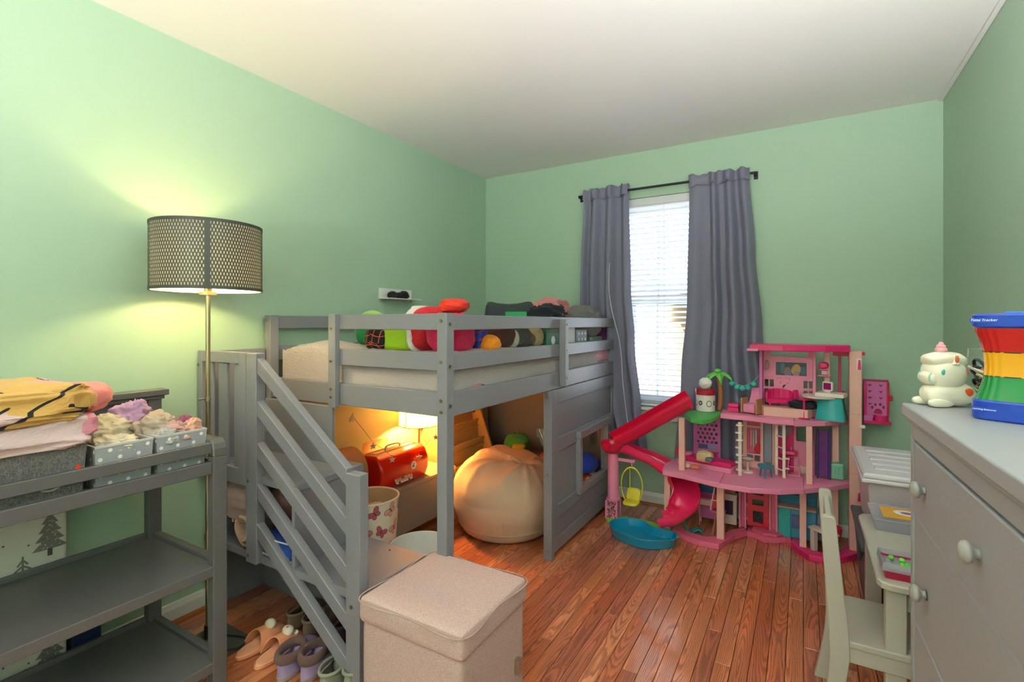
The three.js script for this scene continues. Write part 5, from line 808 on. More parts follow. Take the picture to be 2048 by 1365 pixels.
    B('penthouse_post', DP.orchid, -0.222, -0.205, DY3, 1.10, z, z + 0.09); B('penthouse_post', DP.soft, 0.045, 0.06, DY3, 1.1, z + 0.012, z + 0.05); B('penthouse_post', DP.pale, 0.10, 0.128, DY3, 1.085, z, z + 0.02);
    S('roof', DP.hot, [[-0.262, z + 0.20], [-0.10, z + 0.205], [0.10, z + 0.17], [0.215, z + 0.12], [0.215, z], [-0.262, z]], 1.094, 1.128); S('roof_ledge', DP.soft, [[-0.276, z + 0.21], [-0.22, z + 0.207], [-0.22, z + 0.02], [-0.276, z + 0.02]], 1.09, 1.105); }
  // lift tower on the right
  { const x0 = 0.212, x1 = 0.268, z0 = -3.29, z1 = -3.215; wpart(d, 'lift_tower', plate(rect(x0, x1, 0.0, 1.098), z0, z1 - z0, [], 0.003), DP.pale); B('lift_slot', DP.cream, x0 + 0.03, x1 - 0.001, 1.0 - 0.005, 1.06, z1, z1 + 0.004); wpart(d, 'lift_lever', plate([[x0 + 0.036, 1.0], [x1 - 0.004, 1.0], [x1 - 0.008, 1.052], [x0 + 0.04, 1.052]], z1 + 0.004, 0.003), DP.hot); B('tower_knob', DP.red, x1 - 0.002, x1 + 0.014, 1.076, 1.094, z1 - 0.03, z1 - 0.01); B('tower_arm', DP.red, 0.14, x0, 1.068, 1.092, z0 + 0.02, z0 + 0.035); B('tower_arm', DP.deep, 0.165, 0.178, 0.80, 1.07, z0 + 0.02, z0 + 0.035); B('tower_clip', DP.cream, x1 - 0.012, x1 + 0.014, 0.69, 0.706, z1 - 0.01, z1 + 0.01); B('lift_slot', DP.pale, x0 + 0.03, x1 - 0.001, 0.29, 0.36, z1, z1 + 0.004); wpart(d, 'lift_lever', plate([[x0 + 0.036, 0.3], [x1 - 0.004, 0.3], [x1 - 0.008, 0.345], [x0 + 0.04, 0.345]], z1 + 0.004, 0.003), DP.deep); for (const y of [0.76, 0.44, 0.2]) B('tower_joint', DP.soft, x0 - 0.001, x1 + 0.001, y, y + 0.003, z0 - 0.001, z1 + 0.001); }
  // lift cabin with a paw cut-out
  { const z = -3.33, x0 = 0.282, x1 = 0.395, y0 = 0.715, y1 = 0.94, holes = []; for (let k = 0; k < 4; k++) { const y = 0.915 - k * 0.034; for (const x of [0.312, 0.36]) if (!(k === 3 && x > 0.35)) holes.push([[x - 0.010, y], [x + 0.010, y], [x, y - 0.012]]); } holes.push(ring(0.348, 0.765, 0.018, 0.02, 14).filter((p) => p[1] > 0.752)); for (const [x, y] of [[0.322, 0.79], [0.336, 0.806], [0.357, 0.808], [0.372, 0.794]]) holes.push(ring(x, y, 0.006, 0.009, 8));
    wpart(d, 'lift_cabin_wall', plate(rect(x0 + 0.012, x1 - 0.008, y0 + 0.02, y1 - 0.01), z + 0.004, 0.006, holes), DP.orchid); B('lift_cabin_back', DP.deep, x0, x1, y0, y1, z - 0.02, z); B('lift_cabin_side', DP.hot, x0, x0 + 0.014, y0, y1 - 0.015, z, z + 0.03); B('lift_cabin_side', DP.red, x1 - 0.01, x1, y0 + 0.02, y1 - 0.008, z, z + 0.02); B('lift_cabin_floor', DP.hot, x0, x1 + 0.01, y0 - 0.012, y0 + 0.004, z - 0.02, z + 0.03); B('lift_catch', DP.red, x1 - 0.004, x1 + 0.016, 0.83, 0.86, z, z + 0.012); wpart(d, 'lift_basket', new THREE.CylinderGeometry(0.033, 0.033, 0.035, 24, 1, true, -Math.PI / 2, Math.PI).translate(0.36, 0.735, z + 0.008), DP.hot); B('lift_bench', DP.orchid, x0 + 0.0, x0 + 0.04, y0 + 0.004, y0 + 0.035, z, z + 0.035); }
  // ground floor: red front door
  { const z = -3.25, X = (u) => onZ(u, 1010, z).x; wpart(d, 'entrance_wall', plate(rect(X(1478), X(1556), DY1, 0.358), z - 0.02, 0.016, [rect(X(1493), X(1538), DY1, 0.345)]), DP.pink); B('door_jamb', DP.soft, X(1478), X(1482), DY1, 0.358, z - 0.004, z + 0.02); B('door_jamb', DP.soft, X(1489), X(1493), DY1, 0.345, z - 0.004, z + 0.014); B('door_jamb', DP.soft, X(1538), X(1542), DY1, 0.345, z - 0.004, z + 0.014); B('door_jamb', DP.soft, X(1551), X(1556), DY1, 0.358, z - 0.004, z + 0.02);
    const a = X(1494), b = X(1537), w = b - a, hs = [0.295, 0.235, 0.175].map((y) => rect(a + w * 0.25, a + w * 0.77, y, y + 0.032)); hs.push(rect(a + w * 0.28, a + w * 0.76, 0.072, 0.14)); wpart(d, 'front_door', plate(rect(a, b, 0.05, 0.34), z - 0.012, 0.01, hs), DP.red); const px = a + w * 0.52, paw = [ring(px, 0.098, 0.009, 0.008, 10), ...[[-0.016, 0.106], [-0.006, 0.117], [0.006, 0.117], [0.016, 0.106]].map(([x, y]) => ring(px + x, y, 0.0035, 0.005, 8))]; wpart(d, 'pet_flap', plate(rect(a + w * 0.28, a + w * 0.76, 0.072, 0.14), z - 0.014, 0.003, paw), M('#2a1420', 0.6)); for (const y of [0.08, 0.16, 0.27]) B('hinge', DP.soft, a - 0.004, a + 0.005, y, y + 0.022, z - 0.004, z + 0.004); }
  // ground floor: teal kitchen on the right, study walls on the left
  { const z = -3.27, X = (u) => onZ(u, 1020, z).x; wpart(d, 'kitchen_wall', plate(rect(X(1557), X(1630), 0.18, 0.358), z - 0.03, 0.01, [rect(X(1560), X(1570), 0.255, 0.345), rect(X(1575), X(1600), 0.255, 0.345)]), DP.blue); B('kitchen_unit', DP.teal, X(1557), X(1582), DY1, 0.196, z - 0.02, z + 0.045); B('kitchen_unit', DP.blue, X(1582), X(1632), DY1, 0.196, z - 0.02, z + 0.04); B('oven_window', M('#3a2f78', 0.2), X(1584), X(1600), 0.09, 0.165, z + 0.04, z + 0.043); B('counter', DP.pale, X(1556), X(1633), 0.196, 0.206, z - 0.02, z + 0.05); wpart(d, 'kitchen_lattice', plate(rect(X(1612), X(1632), 0.215, 0.358), z - 0.02, 0.01, [0, 1, 2, 3, 4].flatMap((r) => [0, 1].map((k) => ring(X(1617) + k * 0.012 + (r % 2) * 0.006, 0.235 + r * 0.022, 0.004, 0.006, 6)))), DP.blue); B('fridge', M('#8f94a6', 0.35), X(1634), X(1660), DY1, 0.345, z - 0.03, z + 0.01); B('fridge_handle', black, X(1636), X(1637.5), 0.18, 0.22, z + 0.01, z + 0.014); B('fridge_handle', black, X(1643), X(1644.5), 0.18, 0.22, z + 0.01, z + 0.014); B('column', DP.pale, X(1662), X(1677), DY1, 0.358, z - 0.02, z); }
  { const z = -3.275, X = (u) => onZ(u, 1010, z).x; wpart(d, 'study_wall', plate(rect(X(1392), X(1430), DY1, 0.358), z - 0.02, 0.008, [rect(X(1403), X(1424), 0.31, 0.345)]), DP.orchid); B('notice_board', DP.soft, X(1396), X(1428), 0.255, 0.296, z - 0.012, z - 0.004); B('notice_board', M('#355a7a', 0.5), X(1398), X(1426), 0.259, 0.292, z - 0.004, z - 0.002); B('notice_board', M('#2f6fa8', 0.5), X(1398), X(1426), 0.195, 0.248, z - 0.012, z - 0.004); B('picture', DP.pale, X(1444), X(1470), 0.215, 0.31, z - 0.02, z - 0.01); B('picture', new THREE.MeshStandardMaterial({ map: tex(32, 32, (x, y) => (x + y > 1 ? [60, 80, 140] : [210, 110, 60])), roughness: 0.5 }), X(1446), X(1468), 0.22, 0.305, z - 0.01, z - 0.008); B('fireplace', DP.cream, X(1444), X(1474), DY1, 0.205, z - 0.02, z + 0.02); B('fireplace_opening', M('#3a1f4a', 0.5), X(1447), X(1467), 0.09, 0.175, z + 0.02, z + 0.022); B('mantel', DP.cream, X(1442), X(1476), 0.205, 0.215, z - 0.02, z + 0.03); }
}
// slide, tower and pool
function trough(pts, w, h, t, n = 40, bank = 0) {
  const c = new THREE.CatmullRomCurve3(pts.map((p) => V(...p)), false, 'catmullrom', 0.5);
  return thicken(sheet((s, q) => { const p = c.getPoint(q), T = c.getTangent(q), side = V(-T.z, 0, T.x).normalize(), up = new THREE.Vector3().crossVectors(side, T).multiplyScalar(1).normalize(); if (up.y < 0) up.negate(); if (bank) { const q0 = up.clone(), s0 = side.clone(); up.copy(q0).multiplyScalar(Math.cos(bank)).addScaledVector(s0, -Math.sin(bank)); side.copy(s0).multiplyScalar(Math.cos(bank)).addScaledVector(q0, Math.sin(bank)); } const a = (s - 0.5) * 2, x = Math.sign(a) * Math.min(1, Math.abs(a) * 1.45), y = Math.pow(Math.max(0, (Math.abs(a) - 0.5) / 0.5), 1.15); return p.clone().addScaledVector(side, x * w / 2).addScaledVector(up, y * h).toArray(); }, 18, n), t);
}
{
  const red = M('#dc1540', 0.3, { clearcoat: 0.4, clearcoatRoughness: 0.2 }), pinkS = M('#f02a62', 0.3, { clearcoat: 0.4, clearcoatRoughness: 0.2 });
  const s = thing('toy_slide', 'red and pink toy slide joining the dollhouse and its corner tower', 'slide', [-1.03, 0, -3.06]);
  wpart(s, 'upper_chute', trough([[-0.565, 0.775, -3.045], [-0.72, 0.675, -3.045], [-0.88, 0.568, -3.045], [-1.035, 0.468, -3.045]], 0.125, 0.06, 0.004, 24, 0.55), red);
  wpart(s, 'turn', lathe([[0.0001, 0], [0.05, 0.004], [0.075, 0.03], [0.078, 0.07], [0.074, 0.07], [0.07, 0.032], [0.045, 0.009], [0.0001, 0.006]], 32).translate(-1.04, 0.425, -3.045), red);
  wpart(s, 'lower_chute', trough([[-1.02, 0.452, -3.05], [-0.93, 0.405, -3.11], [-0.82, 0.36, -3.15], [-0.70, 0.30, -3.14], [-0.61, 0.24, -3.06], [-0.595, 0.17, -2.985], [-0.645, 0.105, -2.945], [-0.705, 0.075, -2.94]], 0.15, 0.055, 0.004, 60), pinkS);
  wpart(s, 'tower', cyl(0.036, 0.034, 0.30, -1.045, 0.13, -3.055, 24), DP.soft); wpart(s, 'tower_collar', cyl(0.044, 0.044, 0.012, -1.045, 0.125, -3.055, 24), DP.soft);
  const fl = new THREE.MeshStandardMaterial({ map: tex(64, 64, (x, y) => { const v = noise(x * 14, y * 14, 6); return v > 0.25 ? [70, 90, 70] : v > -0.1 ? [205, 70, 110] : [235, 150, 170]; }), roughness: 0.35 });
  wpart(s, 'tower_foot', bb(-1.078, -1.012, 0.014, 0.125, -3.088, -3.022, 0.004), fl); for (const [x, z] of [[-1.08, -3.09], [-1.01, -3.09], [-1.08, -3.02], [-1.01, -3.02]]) wpart(s, 'tower_edge', bb(x - 0.005, x + 0.005, 0.014, 0.125, z - 0.005, z + 0.005, 0.001), DP.soft);
  wpart(s, 'lawn_base', slab([[-1.10, -3.05], [-1.06, -3.12], [-0.95, -3.11], [-0.80, -3.10], [-0.66, -3.02], [-0.62, -2.98], [-0.66, -2.95], [-0.8, -3.02], [-0.95, -3.02], [-1.06, -2.99]], 0, 0.014), M('#8fbf4a', 0.5));
  wpart(s, 'swing_arm', bb(-1.012, -0.905, 0.375, 0.395, -3.06, -3.05, 0.002), DP.soft);
  const pool = [[1218, 1047], [1224, 1041], [1234, 1038], [1250, 1036], [1264, 1037], [1288, 1043], [1304, 1053], [1328, 1060], [1347, 1064], [1355, 1072], [1349, 1080], [1318, 1083], [1284, 1081], [1250, 1071], [1227, 1059]].map(([u, v]) => gp(u, v, 0.055));
  const c = new THREE.CatmullRomCurve3(pool.map(([x, z]) => V(x, 0, z)), true, 'catmullrom', 0.5), ctr = pool.reduce((a, p) => [a[0] + p[0] / pool.length, a[1] + p[1] / pool.length], [0, 0]);
  const ringAt = (k, y) => (q) => { const p = c.getPoint(q); return [mix(ctr[0], p.x, k), y, mix(ctr[1], p.z, k)]; }, prof = [[0.0, 0.0], [0.85, 0.0], [0.92, 0.004], [0.985, 0.05], [1.0, 0.055], [0.99, 0.057], [0.955, 0.053], [0.885, 0.014], [0.80, 0.01], [0.0, 0.01]];
  const t = thing('toy_pool', 'turquoise kidney shaped toy swimming pool on the floor', 'toy pool', [ctr[0], 0, ctr[1]]);
  wpart(t, 'basin', toCreasedNormals(sheet((a, b) => { const f = b * (prof.length - 1), i = Math.min(prof.length - 2, Math.floor(f)), q = f - i; return ringAt(mix(prof[i][0], prof[i + 1][0], q), mix(prof[i][1], prof[i + 1][1], q))(a); }, 64, prof.length - 1), 0.6), M('#0a86ad', 0.32, { clearcoat: 0.3 }));
  const e = thing('egg_swing', 'yellow egg shaped toy swing seat hanging from the pink tower', 'toy swing', [-0.925, 0.105, -3.055]), yl = M('#d9cf3a', 0.4);
  part(e, 'hoop', new THREE.TorusGeometry(1, 0.055, 8, 40).scale(0.068, 0.115, 0.07).translate(0, 0.125, 0), yl); part(e, 'strut', rod([-0.015, 0.225, -0.01], [-0.015, 0.06, -0.01], 0.003), yl); part(e, 'seat', lump(0.052, 0.016, 0.04, { e: 0.7, n: 20 }).translate(0, 0.025, 0.012), yl); part(e, 'back', lump(0.046, 0.04, 0.012, { e: 0.6, n: 20 }).rotateX(-0.2).translate(0.005, 0.065, -0.018), yl); part(e, 'chain', rod([0, 0.24, 0], [0, 0.275, 0], 0.0035), DP.soft);
}
// furniture and toys standing in the dollhouse
{
  const put = (n, l, c, x, y, z, turn = 0) => thing(n, l, c, [x, y, z], turn);
  // --- top floor
  const cn = onY(1411, 821, DY3); { const t = put('toy_canister', 'white round canister with red glitter lid on the green balcony', 'canister', cn.x, DY3, cn.z); part(t, 'body', cyl(0.054, 0.054, 0.098, 0, 0, 0, 32), new THREE.MeshStandardMaterial({ map: canvasTex(256, 64, (q, w, h) => { q.fillStyle = '#efe2da'; q.fillRect(0, 0, w, h); q.strokeStyle = '#3a3030'; q.fillStyle = '#3a3030'; q.lineWidth = 2; for (const x of [150, 22, 90, 210]) { q.beginPath(); q.arc(x, 34, 11, 0, 7); q.stroke(); q.beginPath(); q.arc(x + 30, 32, 9, 0, 7); q.fill(); q.fillStyle = '#efe2da'; q.beginPath(); q.arc(x + 30, 32, 4, 0, 7); q.fill(); q.fillStyle = '#3a3030'; } }), roughness: 0.5 })); part(t, 'lid', cyl(0.057, 0.057, 0.034, 0, 0.096, 0, 32), new THREE.MeshStandardMaterial({ map: tex(64, 32, (x, y, i, j) => { const v = hash3(i, j, 4) > 0.85 ? 1.5 : 0.9; return [170 * v, 25 * v, 45 * v]; }), roughness: 0.4 }));
    single('pompom', 'white fluffy pompom on the red canister lid', 'pompom', lump(0.037, 0.035, 0.037, { e: 1, amp: 0.08, freq: 5, n: 30 }), cloth('#f3eeea', { scale: 10, bump: 0.004 }), [cn.x, DY3 + 0.162, cn.z]); }
  { const p = onY(1438, 820, DY3), t = put('toy_palm_tree', 'toy palm tree with brown trunk on the top floor edge', 'toy palm', p.x, DY3, p.z); part(t, 'trunk', (() => { const g = tube([[0, 0, 0], [0.008, 0.06, 0], [0.006, 0.14, 0], [-0.006, 0.215, 0]], 0.0135, 24, 10); return g; })(), M('#b06a3c', 0.6));
    const leaf = (a, L, droop, k) => thicken(sheet((s, q) => { const x = q * L, w = 0.027 * Math.sin(Math.PI * Math.pow(q, 0.7)) * (1 - 0.2 * q), c = (s - 0.5) * 2; const y = 0.02 * Math.sin(q * 2.2) - droop * q * q - 0.012 * Math.abs(c); return [-0.006 + Math.cos(a) * x - Math.sin(a) * c * w, 0.22 + y, Math.sin(a) * x + Math.cos(a) * c * w]; }, 6, 10), 0.003); for (let k = 0; k < 7; k++) part(t, 'leaf', leaf(k * 0.897 + 0.3, 0.085, 0.045 + 0.02 * (k % 2), k), M('#6fc255', 0.45)); part(t, 'crown', egg(0.02, 0.016, 0.02, -0.006, 0.235, 0, 12), M('#6fc255', 0.45));
    const g = put('toy_garland', 'turquoise ball garland strung from the palm to the dollhouse post', 'garland', -0.35, 0.85, -3.26), a = V(p.x + 0.04, 0.938, p.z), b = V(-0.222, 0.945, -3.24), pts = []; for (let i = 0; i <= 12; i++) { const q = i / 12; pts.push(V(mix(a.x, b.x, q), mix(a.y, b.y, q) - 0.26 * q * (1 - q), mix(a.z, b.z, q))); } wpart(g, 'string', tube(pts, 0.0022, 40, 6), M('#7fc7c4', 0.5)); for (const q of [0.15, 0.32, 0.5, 0.68, 0.86]) { const i = q * 12, c = pts[Math.round(i)]; wpart(g, 'ball', egg(0.0165, 0.016, 0.0165, c.x, c.y - 0.017, c.z, 14), M('#45b8b0', 0.45)); } }
  { const p = onY(1467, 824, DY3), t = put('toy_footstool', 'small pink toy footstool beside the armchair', 'toy stool', p.x, DY3, p.z); part(t, 'cushion', cb(0.06, 0.022, 0.05, 0, 0.04, 0, 0.006, 2), DP.hot); part(t, 'base', cb(0.062, 0.026, 0.052, 0, 0.015, 0, 0.004), DP.hot); }
  { const p = onY(1503, 828, DY3), t = put('toy_armchair', 'pink toy lounge chair with wooden arms', 'toy chair', p.x, DY3, p.z, -0.35), wd = M('#b88a5c', 0.5); part(t, 'seat', cb(0.068, 0.05, 0.075, 0, 0.035, 0, 0.006, 2), DP.soft); part(t, 'back', thicken(sheet((s, q) => [mix(-0.034, 0.034, s), 0.045 + q * 0.1, -0.03 - q * 0.045 - 0.012 * Math.sin(q * 3)], 6, 10), 0.012), DP.soft); for (const x of [-0.042, 0.042]) part(t, 'arm', cb(0.01, 0.085, 0.075, x, 0.048, 0.0, 0.003), wd); }
  const pf = put('toy_stage', 'cream low platform under the pink toy sofa', 'platform', -0.07, DY3, -3.225); part(pf, 'platform', slab([[-0.125, 0.06], [0.09, 0.06], [0.115, 0.0], [0.11, -0.07], [-0.14, -0.07], [-0.15, 0.0]], 0, 0.05), DP.pale);
  { const t = put('toy_sofa', 'hot pink ribbed toy sofa on the platform', 'toy sofa', -0.115, DY3 + 0.05, -3.235, 0.25); part(t, 'back', thicken(sheet((s, q) => { const a = mix(0.05, Math.PI - 0.05, s); return [0.075 * Math.cos(a), 0.02 + q * 0.075 * (0.75 + 0.25 * Math.sin(a)), -0.055 * Math.sin(a) + 0.0015 * Math.sin(s * 50)]; }, 40, 6), 0.01), DP.hot); part(t, 'seat', slab(Array.from({ length: 16 }, (_, i) => [0.066 * Math.cos(i / 15 * Math.PI), -0.046 * Math.sin(i / 15 * Math.PI)]).concat([[-0.066, 0.02], [0.066, 0.02]]), 0.018, 0.042), DP.hot); for (const [x, z] of [[-0.055, 0.01], [0.055, 0.01], [0, -0.035]]) part(t, 'leg', cyl(0.004, 0.005, 0.02, x, 0, z, 8), DP.hot); }
  const stool = (l, u, v, turn) => { const p = onY(u, v, DY3), t = put('toy_stool', l, 'toy stool', p.x, DY3, p.z, turn); part(t, 'foot', lathe([[0.0001, 0.006], [0.02, 0.006], [0.03, 0.0], [0.0001, 0]], 20), DP.hot); part(t, 'stem', cyl(0.006, 0.005, 0.10, 0, 0.004, 0, 10), DP.hot); part(t, 'seat', cb(0.045, 0.008, 0.04, 0, 0.105, 0, 0.003), DP.hot); part(t, 'back', cb(0.036, 0.05, 0.006, 0, 0.135, -0.022, 0.003).rotateX(-0.2), DP.hot); };
  stool('hot pink toy stool beside the platform', 1608, 838, 0.9); stool('hot pink toy stool in front of the teal kiosk', 1667, 838, -1.2);
  { const p = onY(1639, 838, DY3), t = put('toy_table', 'round white topped toy table on a hot pink foot', 'toy table', p.x, DY3, p.z); part(t, 'foot', lathe([[0.0001, 0.03], [0.008, 0.03], [0.014, 0.014], [0.04, 0.0], [0.0001, 0]], 24), DP.hot); part(t, 'stem', cyl(0.007, 0.006, 0.10, 0, 0.02, 0, 12), DP.hot); part(t, 'top', cyl(0.082, 0.084, 0.01, 0, 0.118, 0, 36), DP.cream); }
  { const t = put('toy_kiosk', 'teal toy kiosk with a white counter top', 'toy kiosk', 0.13, DY3, -3.21, -0.25); part(t, 'body', new THREE.CylinderGeometry(0.062, 0.082, 0.125, 4).rotateY(Math.PI / 4).scale(1.15, 1, 0.8).translate(0, 0.0625, 0), DP.teal); part(t, 'counter', cb(0.135, 0.022, 0.10, 0, 0.137, 0, 0.005), DP.cream);
    const r = put('toy_register', 'white toy cash register with a magenta screen on the kiosk', 'toy register', 0.115, DY3 + 0.149, -3.21, -0.35); part(r, 'case', cb(0.05, 0.05, 0.02, 0, 0.032, 0, 0.004), DP.cream); part(r, 'screen', cb(0.036, 0.036, 0.003, 0, 0.033, 0.0105, 0), M('#8f1068', 0.25)); part(r, 'foot', cb(0.03, 0.01, 0.02, 0, 0.004, 0, 0.002), DP.cream); }
  { const t = put('toy_shelf', 'small pink toy shelf with treats on the penthouse post', 'toy shelf', 0.10, 0.955, DZB + 0.02); part(t, 'tray', cb(0.06, 0.006, 0.03, 0, 0, 0.016, 0.001), DP.soft); part(t, 'shelf', cb(0.045, 0.005, 0.02, 0, 0.035, 0.011, 0.001), DP.soft); part(t, 'treat', cb(0.03, 0.025, 0.012, 0, 0.016, 0.012, 0.004), M('#d8a0b8', 0.5)); part(t, 'treat', lump(0.024, 0.018, 0.008, { amp: 0.2, n: 14 }).translate(-0.004, 0.055, 0.01), DP.hot); }
  single('doll_clothes', 'black and yellow heap of doll clothes behind the toy table', 'doll clothes', lump(0.06, 0.022, 0.035, { amp: 0.25, freq: 2.4, seed: 21, n: 30, fold: 0.2 }), cloth('#26222c', { scale: 10 }), [0.0, DY3 + 0.072, -3.21]); single('doll_clothes', 'small pale yellow doll dress beside the black doll clothes', 'doll clothes', lump(0.03, 0.018, 0.025, { amp: 0.25, seed: 24, n: 22 }), cloth('#d9c98a', { scale: 10 }), [0.055, DY3 + 0.068, -3.235]);
  { const t = put('hanging_lantern', 'tiny brass wire lantern hanging under the dollhouse roof', 'lantern', -0.185, 1.0, -3.25); part(t, 'cord', rod([0, 0.03, 0], [0, 0.093, 0], 0.0012), brass); for (let k = 0; k < 3; k++) part(t, 'hoop', new THREE.TorusGeometry(0.02, 0.0016, 5, 18).scale(0.8, 1.3, 1).rotateY(k * 1.05).translate(0, 0.005, 0), brass); }
  // --- middle floor
  { const t = put('toy_bed', 'red and pink toy bed with round headboard', 'toy bed', -0.50, DY2, -3.16, -0.22); part(t, 'frame', cb(0.32, 0.028, 0.11, 0, 0.014, 0, 0.004), DP.soft); part(t, 'mattress', cb(0.31, 0.028, 0.10, 0, 0.042, 0, 0.008, 2), DP.hot); part(t, 'headboard', new THREE.CylinderGeometry(0.055, 0.055, 0.014, 28, 1, false, 0, Math.PI).rotateZ(Math.PI / 2).rotateX(0).translate(-0.16, 0.055, 0).rotateX(0), DP.red); part(t, 'pillow', lump(0.03, 0.012, 0.036, { e: 0.7, n: 18 }).translate(-0.12, 0.062, 0), DP.soft); }
  { const p = onY(1408, 925, DY2 + 0.056), t = put('doll_wig', 'blond doll hair bundle with a grey band lying on the toy bed', 'doll hair', p.x, DY2 + 0.056, p.z - 0.02); part(t, 'hair', lump(0.046, 0.032, 0.03, { e: 0.8, amp: 0.12, freq: 3, n: 30, fold: 0.1, flat: 0.8 }).translate(0, 0.028, 0), cloth('#d3b48a', { scale: 14, bump: 0.002 })); part(t, 'band', lump(0.024, 0.012, 0.02, { amp: 0.15, n: 18 }).translate(0.03, 0.022, 0.026), M('#5a5f6a', 0.5)); }
  { const p = onY(1382, 938, DY2), t = put('doll_figure', 'tiny pale doll baby lying at the edge of the middle floor', 'doll', p.x, DY2, p.z); part(t, 'head', egg(0.018, 0.016, 0.018, -0.02, 0.016, 0, 14), M('#ecd2c2', 0.5)); part(t, 'body', lump(0.028, 0.013, 0.016, { amp: 0.1, n: 16 }).translate(0.022, 0.013, 0), M('#e0785a', 0.6)); part(t, 'hair', egg(0.012, 0.01, 0.016, -0.03, 0.02, -0.004, 12), M('#f0e6d8', 0.6)); }
  { const p = onY(1480, 951, DY2), t = put('spiral_pole', 'white toy pole with round steps on the middle floor', 'toy ladder', p.x, DY2, p.z); part(t, 'pole', cyl(0.011, 0.011, 0.30, 0, 0, 0, 14), DP.cream); for (let k = 0; k < 7; k++) part(t, 'rung', cyl(0.02, 0.018, 0.007, -0.006 * (k % 2 ? 1 : 0.4), 0.028 + k * 0.042, 0, 16), DP.cream); }
  { const p = onY(1490, 948, DY2), t = put('toy_stool', 'small white pedestal toy stool behind the white pole', 'toy stool', p.x + 0.01, DY2, p.z - 0.04); part(t, 'foot', cyl(0.03, 0.026, 0.008, 0, 0, 0, 20), DP.cream); part(t, 'stem', cyl(0.006, 0.006, 0.06, 0, 0.006, 0, 10), DP.cream); part(t, 'seat', lathe([[0.0001, 0.066], [0.022, 0.066], [0.034, 0.08], [0.03, 0.078], [0.02, 0.072], [0.0001, 0.072]], 20), DP.cream); }
  { const p = onY(1531, 957, DY2), t = put('toy_stool', 'blue round toy stool with three legs', 'toy stool', p.x, DY2, p.z - 0.02); part(t, 'seat', cyl(0.04, 0.042, 0.012, 0, 0.055, 0, 24), M('#2f86a0', 0.4)); for (let k = 0; k < 3; k++) { const a = k * 2.09 + 1.57; part(t, 'leg', rod([0.026 * Math.cos(a), 0.056, 0.026 * Math.sin(a)], [0.034 * Math.cos(a), 0, 0.034 * Math.sin(a)], 0.005), M('#2f86a0', 0.4)); } }
  { const a = onY(1553, 951, DY2), b = onY(1568, 957, DY2), t = put('toy_ladder', 'white toy ladder standing in front of the bathroom', 'toy ladder', a.x, DY2, a.z), dx = b.x - a.x, dz = b.z - a.z; part(t, 'stile', bar([0, 0, 0], [0, 0.30, 0], 0.016, 0.01, V(1, 0, 0)), DP.cream); part(t, 'stile', bar([dx, 0, dz], [dx, 0.30, dz], 0.016, 0.01, V(1, 0, 0)), DP.cream); for (let k = 0; k < 5; k++) part(t, 'rung', bar([0, 0.04 + k * 0.062, 0], [dx, 0.04 + k * 0.062, dz], 0.008, 0.008), DP.cream); for (const y of [0.055, 0.11]) part(t, 'step', cb(0.03, 0.005, 0.02, dx + 0.012, y, dz, 0.001), DP.cream); }
  { const t = put('toy_vanity', 'hot pink toy vanity counter under the round mirror', 'toy vanity', -0.08, DY2, DZB + 0.035); part(t, 'counter', lump(0.05, 0.013, 0.03, { e: 0.5, n: 20 }).translate(0, 0.118, 0), DP.hot); part(t, 'cabinet', cb(0.05, 0.10, 0.03, -0.01, 0.052, -0.008, 0.003), DP.deep); part(t, 'bottle', cyl(0.005, 0.004, 0.02, 0.02, 0.13, 0.005, 10), M('#c9a0a8', 0.3)); }
  { const p = onY(1587, 951, DY2), t = put('toy_chair', 'pink wire frame toy chair by the vanity', 'toy chair', p.x, DY2, p.z - 0.01), pk = DP.soft, r = 0.0028; const c4 = [[-0.032, 0, 0.022], [0.032, 0, 0.022], [0.022, 0.095, -0.02], [-0.022, 0.095, -0.02]]; part(t, 'frame', join(rod(c4[0], c4[3], r), rod(c4[1], c4[2], r), rod(c4[0], c4[1], r), rod(c4[2], c4[3], r), rod([-0.027, 0.045, 0.002], [0.027, 0.045, 0.002], r)), pk); part(t, 'frame', join(rod([-0.03, 0, -0.03], [-0.022, 0.095, -0.02], r), rod([0.03, 0, -0.03], [0.022, 0.095, -0.02], r)), pk); }
  { const p = onY(1608, 948, DY2), t = put('toy_toilet', 'cream toy toilet behind the front column', 'toy toilet', p.x - 0.005, DY2, p.z - 0.005, 0.4); part(t, 'bowl', lathe([[0.0001, 0], [0.02, 0], [0.022, 0.02], [0.034, 0.045], [0.036, 0.05], [0.024, 0.05], [0.0001, 0.03]], 22).scale(1, 1, 1.3), DP.cream); part(t, 'tank', cb(0.055, 0.06, 0.022, 0, 0.075, -0.04, 0.005, 2), DP.cream); }
  { const p = onY(1675, 961, DY2), t = put('toy_suitcase', 'mint green toy suitcase by the right column', 'toy suitcase', p.x, DY2, p.z - 0.01, -0.1); part(t, 'shell', cb(0.062, 0.088, 0.034, 0, 0.046, 0, 0.009, 3), DP.mint); for (const x of [-0.008, 0.008]) part(t, 'groove', cb(0.003, 0.04, 0.002, x, 0.052, 0.0172, 0), M('#5f9c80', 0.5)); part(t, 'handle', tube([[-0.01, 0.09, 0], [-0.008, 0.098, 0], [0.008, 0.098, 0], [0.01, 0.09, 0]], 0.002, 10, 6), DP.mint); }
